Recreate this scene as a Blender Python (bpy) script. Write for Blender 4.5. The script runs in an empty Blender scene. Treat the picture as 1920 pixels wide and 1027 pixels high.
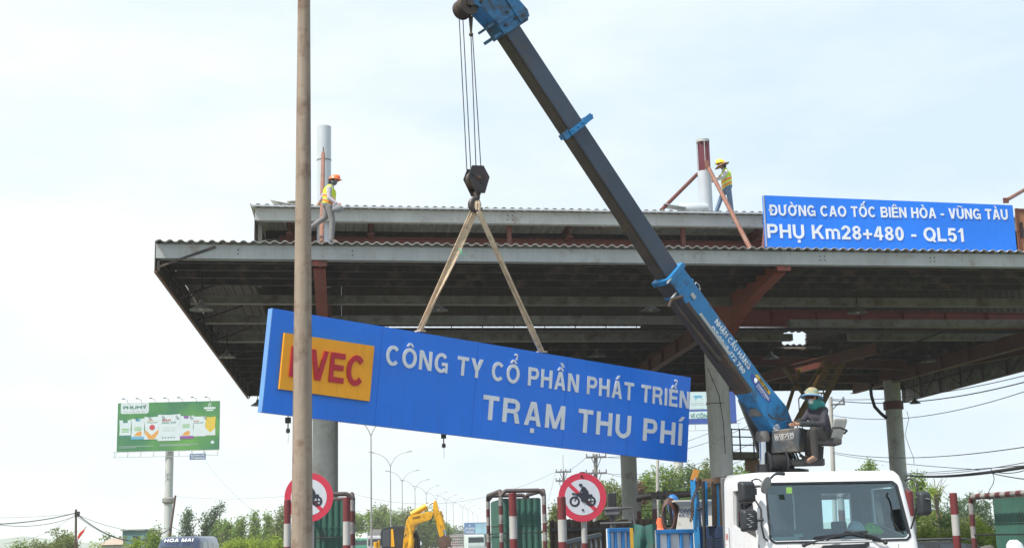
import bpy, bmesh, math, random
from mathutils import Vector, Matrix
R = math.radians
rnd = random.Random(7)
scn = bpy.context.scene
COL = scn.collection

# ---------------------------------------------------------------- camera
F = 2600.0 / 1920.0                      # focal length as a share of the picture width
PITCH = math.atan(497.0 / 2600.0 * math.cos(0.024))
ROLL = 0.024
CAM = Vector((0.0, 0.0, 2.0))
FWD = Vector((0, math.cos(PITCH), math.sin(PITCH)))
_r0 = Vector((1, 0, 0)); _u0 = Vector((0, -math.sin(PITCH), math.cos(PITCH)))
RT = _r0 * math.cos(ROLL) - _u0 * math.sin(ROLL)
UP = _r0 * math.sin(ROLL) + _u0 * math.cos(ROLL)
cd = bpy.data.cameras.new("camera"); cam = bpy.data.objects.new("camera", cd); COL.objects.link(cam)
cd.sensor_width = 36.0; cd.lens = 36.0 * F; cd.clip_start = 0.1; cd.clip_end = 6000.0
m3 = Matrix((RT, UP, -FWD)).transposed()
cam.matrix_world = Matrix.Translation(CAM) @ m3.to_4x4()
scn.camera = cam

# ---------------------------------------------------------------- sky, sun, exposure
SUN_EL, SUN_AZ = R(54), R(-128)          # azimuth from +Y, clockwise
SUND = Vector((math.sin(SUN_AZ) * math.cos(SUN_EL), math.cos(SUN_AZ) * math.cos(SUN_EL), math.sin(SUN_EL)))
w = bpy.data.worlds.new("World"); scn.world = w; w.use_nodes = True
nt = w.node_tree; nt.nodes.clear()
wo = nt.nodes.new("ShaderNodeOutputWorld"); bg = nt.nodes.new("ShaderNodeBackground"); sky = nt.nodes.new("ShaderNodeTexSky")
sky.sky_type = 'NISHITA'; sky.sun_disc = False; sky.sun_elevation = SUN_EL; sky.sun_rotation = SUN_AZ
sky.air_density = 1.0; sky.dust_density = 3.0; sky.ozone_density = 1.0
tc = nt.nodes.new("ShaderNodeTexCoord"); mp = nt.nodes.new("ShaderNodeMapping"); mp.inputs['Scale'].default_value = (2.2, 2.2, 6.5)
nz = nt.nodes.new("ShaderNodeTexNoise"); nz.inputs['Scale'].default_value = 1.7; nz.inputs['Detail'].default_value = 9; nz.inputs['Roughness'].default_value = .58
mr = nt.nodes.new("ShaderNodeMapRange"); mr.inputs['From Min'].default_value = .30; mr.inputs['From Max'].default_value = .74
sx = nt.nodes.new("ShaderNodeSeparateXYZ"); gx = nt.nodes.new("ShaderNodeMapRange"); gx.inputs[1].default_value = -.30; gx.inputs[2].default_value = .45; gx.inputs[3].default_value = .42; gx.inputs[4].default_value = -.40
ad = nt.nodes.new("ShaderNodeMath"); ad.operation = 'ADD'; ad.use_clamp = True
cl = nt.nodes.new("ShaderNodeMix"); cl.data_type = 'RGBA'; cl.inputs[6].default_value = (4.6, 5.6, 6.6, 1); cl.inputs[7].default_value = (6.45, 6.8, 7.05, 1)   # hazy blue to thin bright cloud
mx = nt.nodes.new("ShaderNodeMix"); mx.data_type = 'RGBA'; mx.inputs[0].default_value = .92
L = nt.links.new
L(tc.outputs['Generated'], mp.inputs['Vector']); L(mp.outputs['Vector'], nz.inputs['Vector']); L(nz.outputs['Fac'], mr.inputs['Value'])
L(tc.outputs['Generated'], sx.inputs[0]); L(sx.outputs['X'], gx.inputs[0]); L(gx.outputs[0], ad.inputs[0]); L(mr.outputs['Result'], ad.inputs[1])
L(ad.outputs[0], cl.inputs[0]); L(sky.outputs['Color'], mx.inputs[6]); L(cl.outputs[2], mx.inputs[7]); L(mx.outputs[2], bg.inputs['Color'])
bg.inputs['Strength'].default_value = 0.12
L(bg.outputs['Background'], wo.inputs['Surface'])
sd = bpy.data.lights.new("sun", 'SUN'); sd.energy = 4.3; sd.angle = R(0.53); sd.color = (1.0, .955, .88)
so = bpy.data.objects.new("sun", sd); COL.objects.link(so); so.rotation_euler = SUND.to_track_quat('Z', 'Y').to_euler(); so.location = (-30, -40, 60)
vs = scn.view_settings; vs.view_transform = 'Standard'; vs.look = 'None'; vs.gamma = 1; vs.use_curve_mapping = False; vs.exposure = 0.45
scn.cycles.max_bounces = 7; scn.cycles.diffuse_bounces = 3; scn.cycles.glossy_bounces = 3; scn.cycles.transmission_bounces = 4
scn.cycles.transparent_max_bounces = 10; scn.cycles.volume_bounces = 2; scn.cycles.caustics_reflective = False; scn.cycles.caustics_refractive = False
scn.cycles.use_denoising = True

def at(px, py, Y):
    """world point seen at photo pixel (px,py) lying at distance Y ahead"""
    d = FWD + RT * ((px - 960.0) / 2600.0) - UP * ((py - 513.5) / 2600.0)
    return CAM + d * (Y / d.y)
def pix(p):
    d = Vector(p) - CAM; z = d.dot(FWD)
    return 960 + 2600 * d.dot(RT) / z, 513.5 - 2600 * d.dot(UP) / z

# ---------------------------------------------------------------- materials
MATS = {}
def mat(name, col, rough=.6, metal=0.0, var=.12, scale=3.0, bump=0.0, stain=None, streak=None, spec=.5, coat=0.0, trans=None):
    """principled surface with procedural mottling, optional stains (colour, amount, scale) and vertical streaks"""
    if name in MATS: return MATS[name]
    m = bpy.data.materials.new(name); m.use_nodes = True; MATS[name] = m
    t = m.node_tree; N = t.nodes; K = t.links.new; b = N['Principled BSDF']
    b.inputs['Roughness'].default_value = rough; b.inputs['Metallic'].default_value = metal
    b.inputs['Specular IOR Level'].default_value = spec
    if coat: b.inputs['Coat Weight'].default_value = coat; b.inputs['Coat Roughness'].default_value = .08
    c = N.new("ShaderNodeTexCoord"); n = N.new("ShaderNodeTexNoise"); n.inputs['Scale'].default_value = scale; n.inputs['Detail'].default_value = 7; n.inputs['Roughness'].default_value = .62
    K(c.outputs['Object'], n.inputs['Vector'])
    h = N.new("ShaderNodeMix"); h.data_type = 'RGBA'
    h.inputs[6].default_value = tuple(max(0, x * (1 - var)) for x in col) + (1,)
    h.inputs[7].default_value = tuple(min(1, x * (1 + var)) for x in col) + (1,)
    r0 = N.new("ShaderNodeMapRange"); r0.inputs[1].default_value = .32; r0.inputs[2].default_value = .68
    K(n.outputs['Fac'], r0.inputs[0]); K(r0.outputs[0], h.inputs[0])
    out = h.outputs[2]
    if stain:
        sc_, am, ss = stain
        n2 = N.new("ShaderNodeTexNoise"); n2.inputs['Scale'].default_value = ss; n2.inputs['Detail'].default_value = 8; n2.inputs['Roughness'].default_value = .7
        K(c.outputs['Object'], n2.inputs['Vector'])
        r2 = N.new("ShaderNodeMapRange"); r2.inputs[1].default_value = .62 - am * .3; r2.inputs[2].default_value = .74 - am * .2
        K(n2.outputs['Fac'], r2.inputs[0])
        g = N.new("ShaderNodeMix"); g.data_type = 'RGBA'; g.inputs[7].default_value = tuple(sc_) + (1,)
        K(r2.outputs[0], g.inputs[0]); K(out, g.inputs[6]); out = g.outputs[2]
    if streak:
        sc_, am = streak
        mp_ = N.new("ShaderNodeMapping"); mp_.inputs['Scale'].default_value = (9, 9, .55)
        K(c.outputs['Object'], mp_.inputs['Vector'])
        n3 = N.new("ShaderNodeTexNoise"); n3.inputs['Scale'].default_value = 1.6; n3.inputs['Detail'].default_value = 5
        K(mp_.outputs[0], n3.inputs['Vector'])
        r3 = N.new("ShaderNodeMapRange"); r3.inputs[1].default_value = .5; r3.inputs[2].default_value = .78; r3.inputs[4].default_value = am
        K(n3.outputs['Fac'], r3.inputs[0])
        g = N.new("ShaderNodeMix"); g.data_type = 'RGBA'; g.inputs[7].default_value = tuple(sc_) + (1,)
        K(r3.outputs[0], g.inputs[0]); K(out, g.inputs[6]); out = g.outputs[2]
    K(out, b.inputs['Base Color'])
    if trans: b.inputs['Subsurface Weight'].default_value = 0
    ro = N.new("ShaderNodeMapRange"); ro.inputs[3].default_value = max(.02, rough - .08); ro.inputs[4].default_value = min(1, rough + .1)
    K(n.outputs['Fac'], ro.inputs[0]); K(ro.outputs[0], b.inputs['Roughness'])
    if bump:
        bp = N.new("ShaderNodeBump"); bp.inputs['Strength'].default_value = bump; bp.inputs['Distance'].default_value = .02
        n4 = N.new("ShaderNodeTexNoise"); n4.inputs['Scale'].default_value = scale * 9; n4.inputs['Detail'].default_value = 4
        K(c.outputs['Object'], n4.inputs['Vector']); K(n4.outputs['Fac'], bp.inputs['Height']); K(bp.outputs[0], b.inputs['Normal'])
    return m
def leaf_mat(name, c0, c1, c2):
    if name in MATS: return MATS[name]
    m = bpy.data.materials.new(name); m.use_nodes = True; MATS[name] = m
    t = m.node_tree; N = t.nodes; K = t.links.new; b = N['Principled BSDF']; b.inputs['Roughness'].default_value = .55; b.inputs['Specular IOR Level'].default_value = .3
    c = N.new("ShaderNodeTexCoord"); n = N.new("ShaderNodeTexNoise"); n.inputs['Scale'].default_value = .9; n.inputs['Detail'].default_value = 6; n.inputs['Roughness'].default_value = .75
    K(c.outputs['Object'], n.inputs['Vector'])
    cr = N.new("ShaderNodeValToRGB"); e = cr.color_ramp.elements; e[0].position = .3; e[0].color = (*c0, 1); e[1].position = .7; e[1].color = (*c2, 1)
    k = e.new(.5); k.color = (*c1, 1)
    K(n.outputs['Fac'], cr.inputs[0]); K(cr.outputs[0], b.inputs['Base Color'])
    tr = N.new("ShaderNodeBsdfTranslucent"); K(cr.outputs[0], tr.inputs['Color'])
    ms = N.new("ShaderNodeMixShader"); ms.inputs[0].default_value = .5; o = N['Material Output']
    K(b.outputs[0], ms.inputs[1]); K(tr.outputs[0], ms.inputs[2]); K(ms.outputs[0], o.inputs['Surface'])
    return m
def glass_mat(name, tint, fac=.12):
    m = bpy.data.materials.new(name); m.use_nodes = True; MATS[name] = m
    t = m.node_tree; N = t.nodes; K = t.links.new; N.remove(N['Principled BSDF'])
    tr = N.new("ShaderNodeBsdfTransparent"); tr.inputs[0].default_value = (*tint, 1)
    gl = N.new("ShaderNodeBsdfGlossy"); gl.inputs['Roughness'].default_value = .03
    fr = N.new("ShaderNodeFresnel"); fr.inputs[0].default_value = 1.5
    ad = N.new("ShaderNodeMath"); ad.operation = 'ADD'; ad.inputs[1].default_value = fac * .3; K(fr.outputs[0], ad.inputs[0])
    ms = N.new("ShaderNodeMixShader"); K(ad.outputs[0], ms.inputs[0]); K(tr.outputs[0], ms.inputs[1]); K(gl.outputs[0], ms.inputs[2])
    K(ms.outputs[0], N['Material Output'].inputs['Surface'])
    return m

# ---------------------------------------------------------------- mesh collector
class MB:
    def __init__(s): s.v = []; s.f = []; s.m = []; s.cur = 0
    def add(s, vs, fs):
        o = len(s.v); s.v += [Vector(v) for v in vs]; s.f += [tuple(o + i for i in f) for f in fs]; s.m += [s.cur] * len(fs); return s
    def box(s, c, size, M=None):
        c = Vector(c); x, y, z = [k / 2 for k in size]
        pts = [Vector((a * x, b * y, d * z)) for a in (-1, 1) for b in (-1, 1) for d in (-1, 1)]
        pts = [(M @ p if M else p) + c for p in pts]
        return s.add(pts, [(0, 1, 3, 2), (4, 6, 7, 5), (0, 4, 5, 1), (2, 3, 7, 6), (0, 2, 6, 4), (1, 5, 7, 3)])
    def beam(s, p, q, w, h, up=(0, 0, 1), w2=None, h2=None):
        p = Vector(p); q = Vector(q); d = (q - p).normalized(); u = Vector(up)
        a = d.cross(u)
        if a.length < 1e-4: a = d.cross(Vector((0, 1, 0)))
        a.normalize(); b = a.cross(d).normalized()
        w2 = w if w2 is None else w2; h2 = h if h2 is None else h2
        pts = []
        for c, ww, hh in ((p, w, h), (q, w2, h2)):
            pts += [c - a * ww / 2 - b * hh / 2, c + a * ww / 2 - b * hh / 2, c + a * ww / 2 + b * hh / 2, c - a * ww / 2 + b * hh / 2]
        return s.add(pts, [(3, 2, 1, 0), (4, 5, 6, 7), (0, 1, 5, 4), (1, 2, 6, 5), (2, 3, 7, 6), (3, 0, 4, 7)])
    def tube(s, p, q, r0, r1=None, n=12, caps=True):
        return s.path([p, q], [r0, r0 if r1 is None else r1], n, caps)
    def path(s, pts, rad, n=8, caps=True):
        pts = [Vector(p) for p in pts]
        if not isinstance(rad, (list, tuple)): rad = [rad] * len(pts)
        o = []; a = None
        for i, p in enumerate(pts):
            d = (pts[min(i + 1, len(pts) - 1)] - pts[max(i - 1, 0)]).normalized()
            if a is None:
                a = d.cross(Vector((0, 0, 1)))
                if a.length < .05: a = d.cross(Vector((0, 1, 0)))
            a = (a - d * a.dot(d)).normalized(); b = d.cross(a)
            o += [p + (a * math.cos(2 * math.pi * k / n) + b * math.sin(2 * math.pi * k / n)) * rad[i] for k in range(n)]
        fs = []
        for i in range(len(pts) - 1):
            for k in range(n):
                k2 = (k + 1) % n; fs.append((i * n + k, i * n + k2, (i + 1) * n + k2, (i + 1) * n + k))
        if caps: fs.append(tuple(range(n - 1, -1, -1))); fs.append(tuple((len(pts) - 1) * n + k for k in range(n)))
        return s.add(o, fs)
    def ball(s, c, r, n=12, m=8, sc=(1, 1, 1)):
        c = Vector(c); vs = []; fs = []
        for i in range(m + 1):
            t = math.pi * i / m
            for k in range(n):
                p = 2 * math.pi * k / n
                vs.append(c + Vector((r * sc[0] * math.sin(t) * math.cos(p), r * sc[1] * math.sin(t) * math.sin(p), r * sc[2] * math.cos(t))))
        for i in range(m):
            for k in range(n): fs.append((i * n + k, (i + 1) * n + k, (i + 1) * n + (k + 1) % n, i * n + (k + 1) % n))
        return s.add(vs, fs)
    def lathe(s, c, prof, n=20, axis=(0, 0, 1)):
        c = Vector(c); q = Vector((0, 0, 1)).rotation_difference(Vector(axis)); vs = []; fs = []
        for r, z in prof:
            for k in range(n):
                p = 2 * math.pi * k / n; vs.append(c + q @ Vector((r * math.cos(p), r * math.sin(p), z)))
        for i in range(len(prof) - 1):
            for k in range(n): fs.append((i * n + k, i * n + (k + 1) % n, (i + 1) * n + (k + 1) % n, (i + 1) * n + k))
        return s.add(vs, fs)
    def prism(s, pts, off):
        """pts: planar outline of 3-D points, off: extrusion vector"""
        pts = [Vector(p) for p in pts]; off = Vector(off); n = len(pts)
        fs = [tuple(range(n - 1, -1, -1)), tuple(range(n, 2 * n))] + [(i, (i + 1) % n, (i + 1) % n + n, i + n) for i in range(n)]
        return s.add(pts + [p + off for p in pts], fs)
    def build(s, name, mats, parent=None, smooth=None, local=False, bevel=0, fix=True):
        if not isinstance(mats, (list, tuple)): mats = [mats]
        vs = s.v
        if parent is not None and not local:
            M = wmat(parent).inverted(); vs = [M @ v for v in vs]
        me = bpy.data.meshes.new(name); me.from_pydata([tuple(v) for v in vs], [], s.f)
        for mm in mats: me.materials.append(mm)
        me.polygons.foreach_set('material_index', s.m)
        if fix:
            bm = bmesh.new(); bm.from_mesh(me); bmesh.ops.recalc_face_normals(bm, faces=bm.faces); bm.to_mesh(me); bm.free()
        if smooth:
            me.polygons.foreach_set('use_smooth', [True] * len(me.polygons))
            try: me.set_sharp_from_angle(angle=R(smooth))
            except Exception: pass
        o = bpy.data.objects.new(name, me); COL.objects.link(o)
        if parent is not None: o.parent = parent
        if bevel:
            bv = o.modifiers.new('bevel', 'BEVEL'); bv.width = bevel; bv.segments = 2; bv.limit_method = 'ANGLE'; bv.angle_limit = R(40)
        return o
def wmat(o):
    M = Matrix.LocRotScale(o.location, o.rotation_euler.to_quaternion(), o.scale)
    return wmat(o.parent) @ M if o.parent else M
def bake(o):
    """apply modifiers without operators"""
    dg = bpy.context.evaluated_depsgraph_get(); me = bpy.data.meshes.new_from_object(o.evaluated_get(dg), preserve_all_data_layers=True, depsgraph=dg)
    old = o.data; o.modifiers.clear(); o.data = me; me.name = o.name; bpy.data.meshes.remove(old)
def tag(o, label=None, cat=None, group=None, kind=None):
    if label: o['label'] = label
    if cat: o['category'] = cat
    if group: o['group'] = group
    if kind: o['kind'] = kind
    return o
def thing(name, label, cat, loc=(0, 0, 0), rz=0.0, group=None):
    o = bpy.data.objects.new(name, None); COL.objects.link(o); o.location = loc; o.rotation_euler = (0, 0, rz); o.empty_display_size = .2
    return tag(o, label, cat, group)
def copy_tree(o, parent=None):
    c = o.copy(); COL.objects.link(c)
    if parent is not None: c.parent = parent
    for ch in [x for x in COL.objects if x.parent == o]: copy_tree(ch, c)
    return c
_tc = {}
def text_geo(body, offset=.012):
    k = (body, offset)
    if k not in _tc:
        cu = bpy.data.curves.new('t', 'FONT'); cu.body = body; cu.extrude = .5; cu.offset = offset; cu.resolution_u = 3
        ob = bpy.data.objects.new('t', cu); COL.objects.link(ob)
        dg = bpy.context.evaluated_depsgraph_get(); me = bpy.data.meshes.new_from_object(ob.evaluated_get(dg))
        vs = [v.co.copy() for v in me.vertices]; fs = [tuple(p.vertices) for p in me.polygons]
        bpy.data.objects.remove(ob); bpy.data.curves.remove(cu); bpy.data.meshes.remove(me)
        _tc[k] = (vs, fs)
    return _tc[k]
CAPH = max(v.y for v in text_geo('H', 0.0)[0])
def text(mb, body, O, U, V, Nn, cap, width=None, depth=.01, bold=.03, slant=0.0):
    """lettering on a plane: O lower left, U along, V up, Nn outwards; cap = capital height, width = total width"""
    vs, fs = text_geo(body, 0.0); O = Vector(O); U = Vector(U).normalized(); V = Vector(V).normalized(); Nn = Vector(Nn).normalized()
    x0 = min(v.x for v in vs); x1 = max(v.x for v in vs); sy = cap / (CAPH + 1.2 * bold); sx = sy if width is None else width / (x1 - x0 + 2 * bold)
    sh = [(0, 0)] if not bold else [(-1, -.6), (1, -.6), (-1, .6), (1, .6), (-1, 0), (1, 0), (0, 0)]
    for i, (a, b) in enumerate(sh):
        dd = depth + i * .0004
        mb.add([O + U * ((v.x - x0 + bold + a * bold) * sx + v.y * sy * slant) + V * ((v.y + .6 * bold + b * bold) * sy) + Nn * ((v.z + .5) * dd) for v in vs], fs)
    return mb
def sag(p, q, s, n=12):
    p = Vector(p); q = Vector(q)
    return [p.lerp(q, i / n) - Vector((0, 0, s * 4 * (i / n) * (1 - i / n))) for i in range(n + 1)]
# ---------------------------------------------------------------- a plain bold sign-writer's alphabet
import unicodedata
def _glyphs():
    T = .21; h = T / 2; H = .185
    def rect(x0, y0, x1, y1): return [(x0, y0), (x1, y0), (x1, y1), (x0, y1)]
    def slab(x0, y0, x1, y1, w=T): return [(x0 - w / 2, y0), (x0 + w / 2, y0), (x1 + w / 2, y1), (x1 - w / 2, y1)]
    def arc(cx, cy, rx, ry, a0, a1, t=T, th=H, n=20):
        n = max(4, int(abs(a1 - a0) / 12)); o = []; i_ = []
        for k in range(n + 1):
            a = R(a0 + (a1 - a0) * k / n); o.append((cx + rx * math.cos(a), cy + ry * math.sin(a))); i_.append((cx + (rx - t) * math.cos(a), cy + (ry - th) * math.sin(a)))
        return [[o[k], o[k + 1], i_[k + 1], i_[k]] for k in range(n)]
    G = {}
    G['A'] = (.90, [slab(.115, 0, .45 - .03, 1), slab(.785, 0, .45 + .03, 1), rect(.22, .22, .68, .385)])
    bw = .86
    G['B'] = (bw, [rect(0, 0, T, 1), rect(T, 0, .55, H), rect(T, 1 - H, .53, 1), rect(T, .435, .55, .6)] + arc(.54, .29, .32, .31, -90, 90, T, H) + arc(.52, .735, .30, .265, -90, 90, T, H - .02))
    G['C'] = (.92, arc(.47, .5, .47, .52, 42, 318, T, H))
    G['D'] = (.90, [rect(0, 0, T, 1), rect(T, 0, .45, H), rect(T, 1 - H, .45, 1)] + arc(.44, .5, .46, .5, -90, 90))
    G['E'] = (.76, [rect(0, 0, T, 1), rect(T, 0, .76, H), rect(T, 1 - H, .75, 1), rect(T, .42, .70, .60)])
    G['G'] = (.97, arc(.48, .5, .48, .52, 40, 318) + [rect(.52, .36, .95, .53), rect(.80, 0, .95, .40)])
    G['H'] = (.88, [rect(0, 0, T, 1), rect(.88 - T, 0, .88, 1), rect(T, .42, .88 - T, .60)])
    G['I'] = (T, [rect(0, 0, T, 1)])
    G['K'] = (.94, [rect(0, 0, T, 1), slab(.82, 0, .40, .62, .26), slab(.22, .38, .78, 1, .26)])
    G['L'] = (.72, [rect(0, 0, T, 1), rect(T, 0, .72, H)])
    G['M'] = (1.04, [rect(0, 0, T - .01, 1), rect(1.05 - T, 0, 1.04, 1), slab(.52, 0, .13, 1, .20), slab(.52, 0, .91, 1, .20)])
    G['N'] = (.89, [rect(0, 0, T, 1), rect(.89 - T, 0, .89, 1), slab(.76, 0, .13, 1, .23)])
    G['O'] = (1.0, arc(.5, .5, .5, .52, 0, 360))
    G['P'] = (.82, [rect(0, 0, T, 1), rect(T, 1 - H, .50, 1), rect(T, .36, .50, .36 + H - .01)] + arc(.49, .68, .33, .32, -90, 90, T, H))
    G['Q'] = (1.0, arc(.5, .5, .5, .52, 0, 360) + [slab(.90, -.06, .62, .28, .22)])
    G['R'] = (.90, [rect(0, 0, T, 1), rect(T, 1 - H, .54, 1), rect(T, .40, .54, .57), slab(.775, 0, .66, .42, .22)] + arc(.53, .70, .33, .30, -90, 90, T, H - .01))
    G['T'] = (.80, [rect(.40 - h, 0, .40 + h, 1), rect(0, 1 - H, .40 - h, 1), rect(.40 + h, 1 - H, .80, 1)])
    G['U'] = (.88, [rect(0, .38, T, 1), rect(.88 - T, .38, .88, 1)] + arc(.44, .38, .44, .40, 180, 360))
    G['V'] = (.88, [slab(.41, 0, .115, 1, .22), slab(.47, 0, .765, 1, .22)])
    G['Y'] = (.88, [rect(.44 - h, 0, .44 + h, .46), slab(.41, .40, .12, 1, .24), slab(.47, .40, .76, 1, .24)])
    G['S'] = (.84, arc(.42, .735, .40, .285, 30, 270, T, H - .02) + arc(.42, .275, .42, .295, -150, 90, T, H - .02))
    G['m'] = (1.12, [rect(0, 0, .19, .74), rect(.465, 0, .655, .45), rect(.93, 0, 1.12, .45)] + arc(.325, .44, .33, .32, 0, 130, .19, .16) + arc(.79, .44, .33, .32, 0, 130, .19, .16))
    G['0'] = (.68, arc(.34, .5, .34, .51, 0, 360))
    G['1'] = (.46, [rect(.22, 0, .43, 1), slab(.08, .70, .34, .98, .22)])
    G['2'] = (.70, [rect(0, 0, .70, H), slab(.14, .14, .58, .58, .26)] + arc(.35, .68, .35, .33, -25, 175, T, H - .02))
    G['4'] = (.74, [rect(.42, 0, .62, 1), rect(0, .22, .74, .38), slab(.09, .30, .44, 1, .20)])
    G['5'] = (.70, [rect(.08, 1 - H, .64, 1), slab(.10, .44, .17, .95, .19)] + arc(.34, .32, .36, .34, -165, 125, T, H - .02))
    G['7'] = (.68, [rect(0, 1 - H, .68, 1), slab(.25, 0, .55, .85, .22)])
    G['8'] = (.70, arc(.35, .735, .32, .27, 0, 360, T - .02, H - .03) + arc(.35, .28, .35, .29, 0, 360, T, H - .02))
    G['9'] = (.68, arc(.34, .68, .34, .33, 0, 360, T, H - .02) + arc(.34, .50, .34, .51, -140, 20, T, H - .02))
    G['+'] = (.72, [rect(0, .33, .72, .50), rect(.275, .06, .445, .77)])
    G['-'] = (.40, [rect(0, .30, .40, .47)])
    G[':'] = (.2, [rect(0, 0, .2, .2), rect(0, .5, .2, .7)])
    G[' '] = (.30, [])
    marks = {'\u0302': lambda c: [slab(c - .19, 1.08, c - .03, 1.27, .15), slab(c + .19, 1.08, c + .03, 1.27, .15)],
             '\u0300': lambda c: [slab(c + .06, 1.08, c - .14, 1.30, .19)], '\u0301': lambda c: [slab(c - .06, 1.08, c + .14, 1.30, .19)],
             '\u0303': lambda c: arc(c - .13, 1.12, .16, .14, 10, 170, .09, .10) + arc(c + .14, 1.22, .16, .14, 190, 350, .09, .10),
             '\u0309': lambda c: arc(c, 1.28, .13, .13, -60, 170, .09, .09) + [rect(c - .0, 1.07, c + .10, 1.18)],
             '\u0323': lambda c: [rect(c - .1, -.30, c + .1, -.11)]}
    return G, marks, rect, slab, arc
GL, GM, _rect, _slab, _arc = _glyphs()
def signtext(mb, body, O, U, V, Nn, cap, width, depth=.03, track=.15, words=None):
    """bold sans capitals cut from bars and arcs; every bar is its own slightly different thickness so no faces coincide"""
    x = 0; prims = []; wi = 0
    for ch in body:
        wi += ch == ' '
        hasD = ch in 'Đ'; n = unicodedata.normalize('NFD', 'D' if hasD else ch); w_, ps = GL[n[0]]; c = w_ / 2; ps = list(ps); up = 0; extra = 0
        if hasD: ps.append(_rect(-.12, .42, .42, .57))
        if '\u0302' in n and ('\u0309' in n or '\u0300' in n or '\u0301' in n): up = .20
        for m in n[1:]:
            if m == '\u031b': ps += [[(w_ - .10, .78), (w_ + .02, .80), (w_ + .14, 1.04), (w_ + .0, 1.04)]]; extra = .10
            else:
                q = GM[m](c + (.16 if up and m != '\u0302' and m != '\u0323' else 0)); d_ = up if m not in '\u0302\u0323' else (-.02 if up else 0)
                ps += [[(a, b + d_) for a, b in poly] for poly in q]
        prims += [(wi, [(a + x, b) for a, b in poly]) for poly in ps]; x += w_ + extra + track
    x -= track; sx = width / x; O = Vector(O); U = Vector(U).normalized(); V = Vector(V).normalized(); Nn = Vector(Nn).normalized()
    if words is not None: words.extend(MB() for _ in range(wi + 1))
    for i, (k, poly) in enumerate(prims):
        (mb if words is None else words[k]).prism([O + U * (a * sx) + V * (b * cap) for a, b in poly], Nn * (depth + (i % 9) * .0005))
    return mb
# ================================================================ shared materials
GALV = mat('galvanised', (.40, .415, .41), .5, .15, .12, 1.2, .15, stain=((.30, .26, .22), .2, 3.0), streak=((.28, .26, .23), .4))
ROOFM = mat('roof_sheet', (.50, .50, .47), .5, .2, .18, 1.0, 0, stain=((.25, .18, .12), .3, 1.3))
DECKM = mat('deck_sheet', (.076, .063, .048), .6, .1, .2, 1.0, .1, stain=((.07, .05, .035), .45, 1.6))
PURL = mat('purlin_steel', (.028, .024, .021), .6, .1, .25, 1.5, .1, stain=((.12, .08, .06), .4, 2.0))
GUTM = mat('pale_gutter', (.20, .195, .165), .55, .1, .2, 1.4, .1, stain=((.12, .09, .07), .5, 2.2))
REDB = mat('red_beam', (.26, .052, .032), .6, 0, .25, 1.6, .15, stain=((.12, .05, .04), .3, 2.5))
REDP = mat('red_oxide', (.12, .030, .021), .6, 0, .25, 1.6, .15, stain=((.10, .05, .04), .35, 2.5))
REDS = mat('red_oxide_pipe', (.20, .085, .055), .6, 0, .25, 2.5, .15, stain=((.20, .14, .11), .4, 4.0))
CONC = mat('concrete_sleeve', (.54, .54, .51), .7, 0, .10, 1.5, .2, stain=((.36, .34, .31), .3, 2.0), streak=((.30, .28, .26), .35))
WHTUBE = mat('white_sleeve', (.44, .48, .52), .45, 0, .06, 1.5, .05, streak=((.40, .40, .40), .35))
BLACK = mat('black_steel', (.02, .02, .022), .5, .1, .3, 4)
WIREM = mat('cable_black', (.03, .03, .035), .6, 0, .2, 5)

# ================================================================ toll station roof
FL = Vector((-8.30, 31.67, 0)); FR = Vector((21.1, 36.8, 0)); RL = Vector((-11.66, 60.5, 0)); RR = Vector((18.1, 64.6, 0))
def C(u, v, z):
    p = FL * (1 - u) * (1 - v) + FR * u * (1 - v) + RL * (1 - u) * v + RR * u * v
    return Vector((p.x, p.y, z))
FX = (FR - FL).normalized(); FY = Vector((FX.y, -FX.x, 0))          # along the front edge, outwards to the road
ZD = 9.0
can = thing('toll_station_roof', 'wide dark steel roof of a toll station on round columns with a raised middle tier', 'toll roof', (5, 48, 0))
def corr(u0, u1, v0, v1, z0, z1, pitch=.24, amp=.032, t=.012):
    """corrugated sheet running from v0 (height z0) to v1 (height z1)"""
    mb = MB(); du = 1.0 / (4 * int((FR - FL).length / pitch)); i0 = math.ceil(u0 / du + 1e-6); i1 = math.floor(u1 / du - 1e-6); vs = []; fs = []
    us = [(u0, i0 - 1)] + [(i * du, i) for i in range(i0, i1 + 1)] + [(u1, i1 + 1)]          # one common wave for all sheets
    for u, i in us:
        h = (0, amp * .9, amp, amp * .1)[i % 4] * 1.6
        for v, z in ((v0, z0), (v1, z1)):
            vs += [C(u, v, z + h), C(u, v, z + h - t)]
    for i in range(len(us) - 1):
        a = i * 4; b = a + 4
        fs += [(a, b, b + 2, a + 2), (a + 1, a + 3, b + 3, b + 1), (a, a + 1, b + 1, b), (a + 2, b + 2, b + 3, a + 3)]
    mb.add(vs, fs); return mb
V1, V2 = .165, .56                       # the raised tier lies between these
# lower deck (front strip and rear field, with one torn-out bay)
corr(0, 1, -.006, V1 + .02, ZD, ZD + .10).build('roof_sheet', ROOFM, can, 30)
def v_of(px, py, z):
    """roof (u,v) seen at a photo pixel on the plane z"""
    d = at(px, py, 10) - CAM; P = CAM + d * ((z - 2) / d.z); u = v = .5
    for _ in range(20):
        e = P - C(u, v, z); du = (C(u + .01, v, z) - C(u, v, z)) / .01; dv = (C(u, v + .01, z) - C(u, v, z)) / .01
        det = du.x * dv.y - du.y * dv.x; u += (e.x * dv.y - e.y * dv.x) / det; v += (du.x * e.y - du.y * e.x) / det
    return u, v
ua = v_of(1466, 638, ZD)[0]; ub = v_of(1512, 638, ZD)[0]; h1 = v_of(1490, 649, ZD)[1]; h0 = v_of(1490, 626, ZD)[1]
V2 = h0 - .03
u_T = v_of(478, 388, 11.05)[0]
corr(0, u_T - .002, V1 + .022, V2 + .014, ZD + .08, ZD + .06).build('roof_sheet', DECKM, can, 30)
def zs(v): return ZD + .06 * (1 - v) / (1 - V2)
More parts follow.
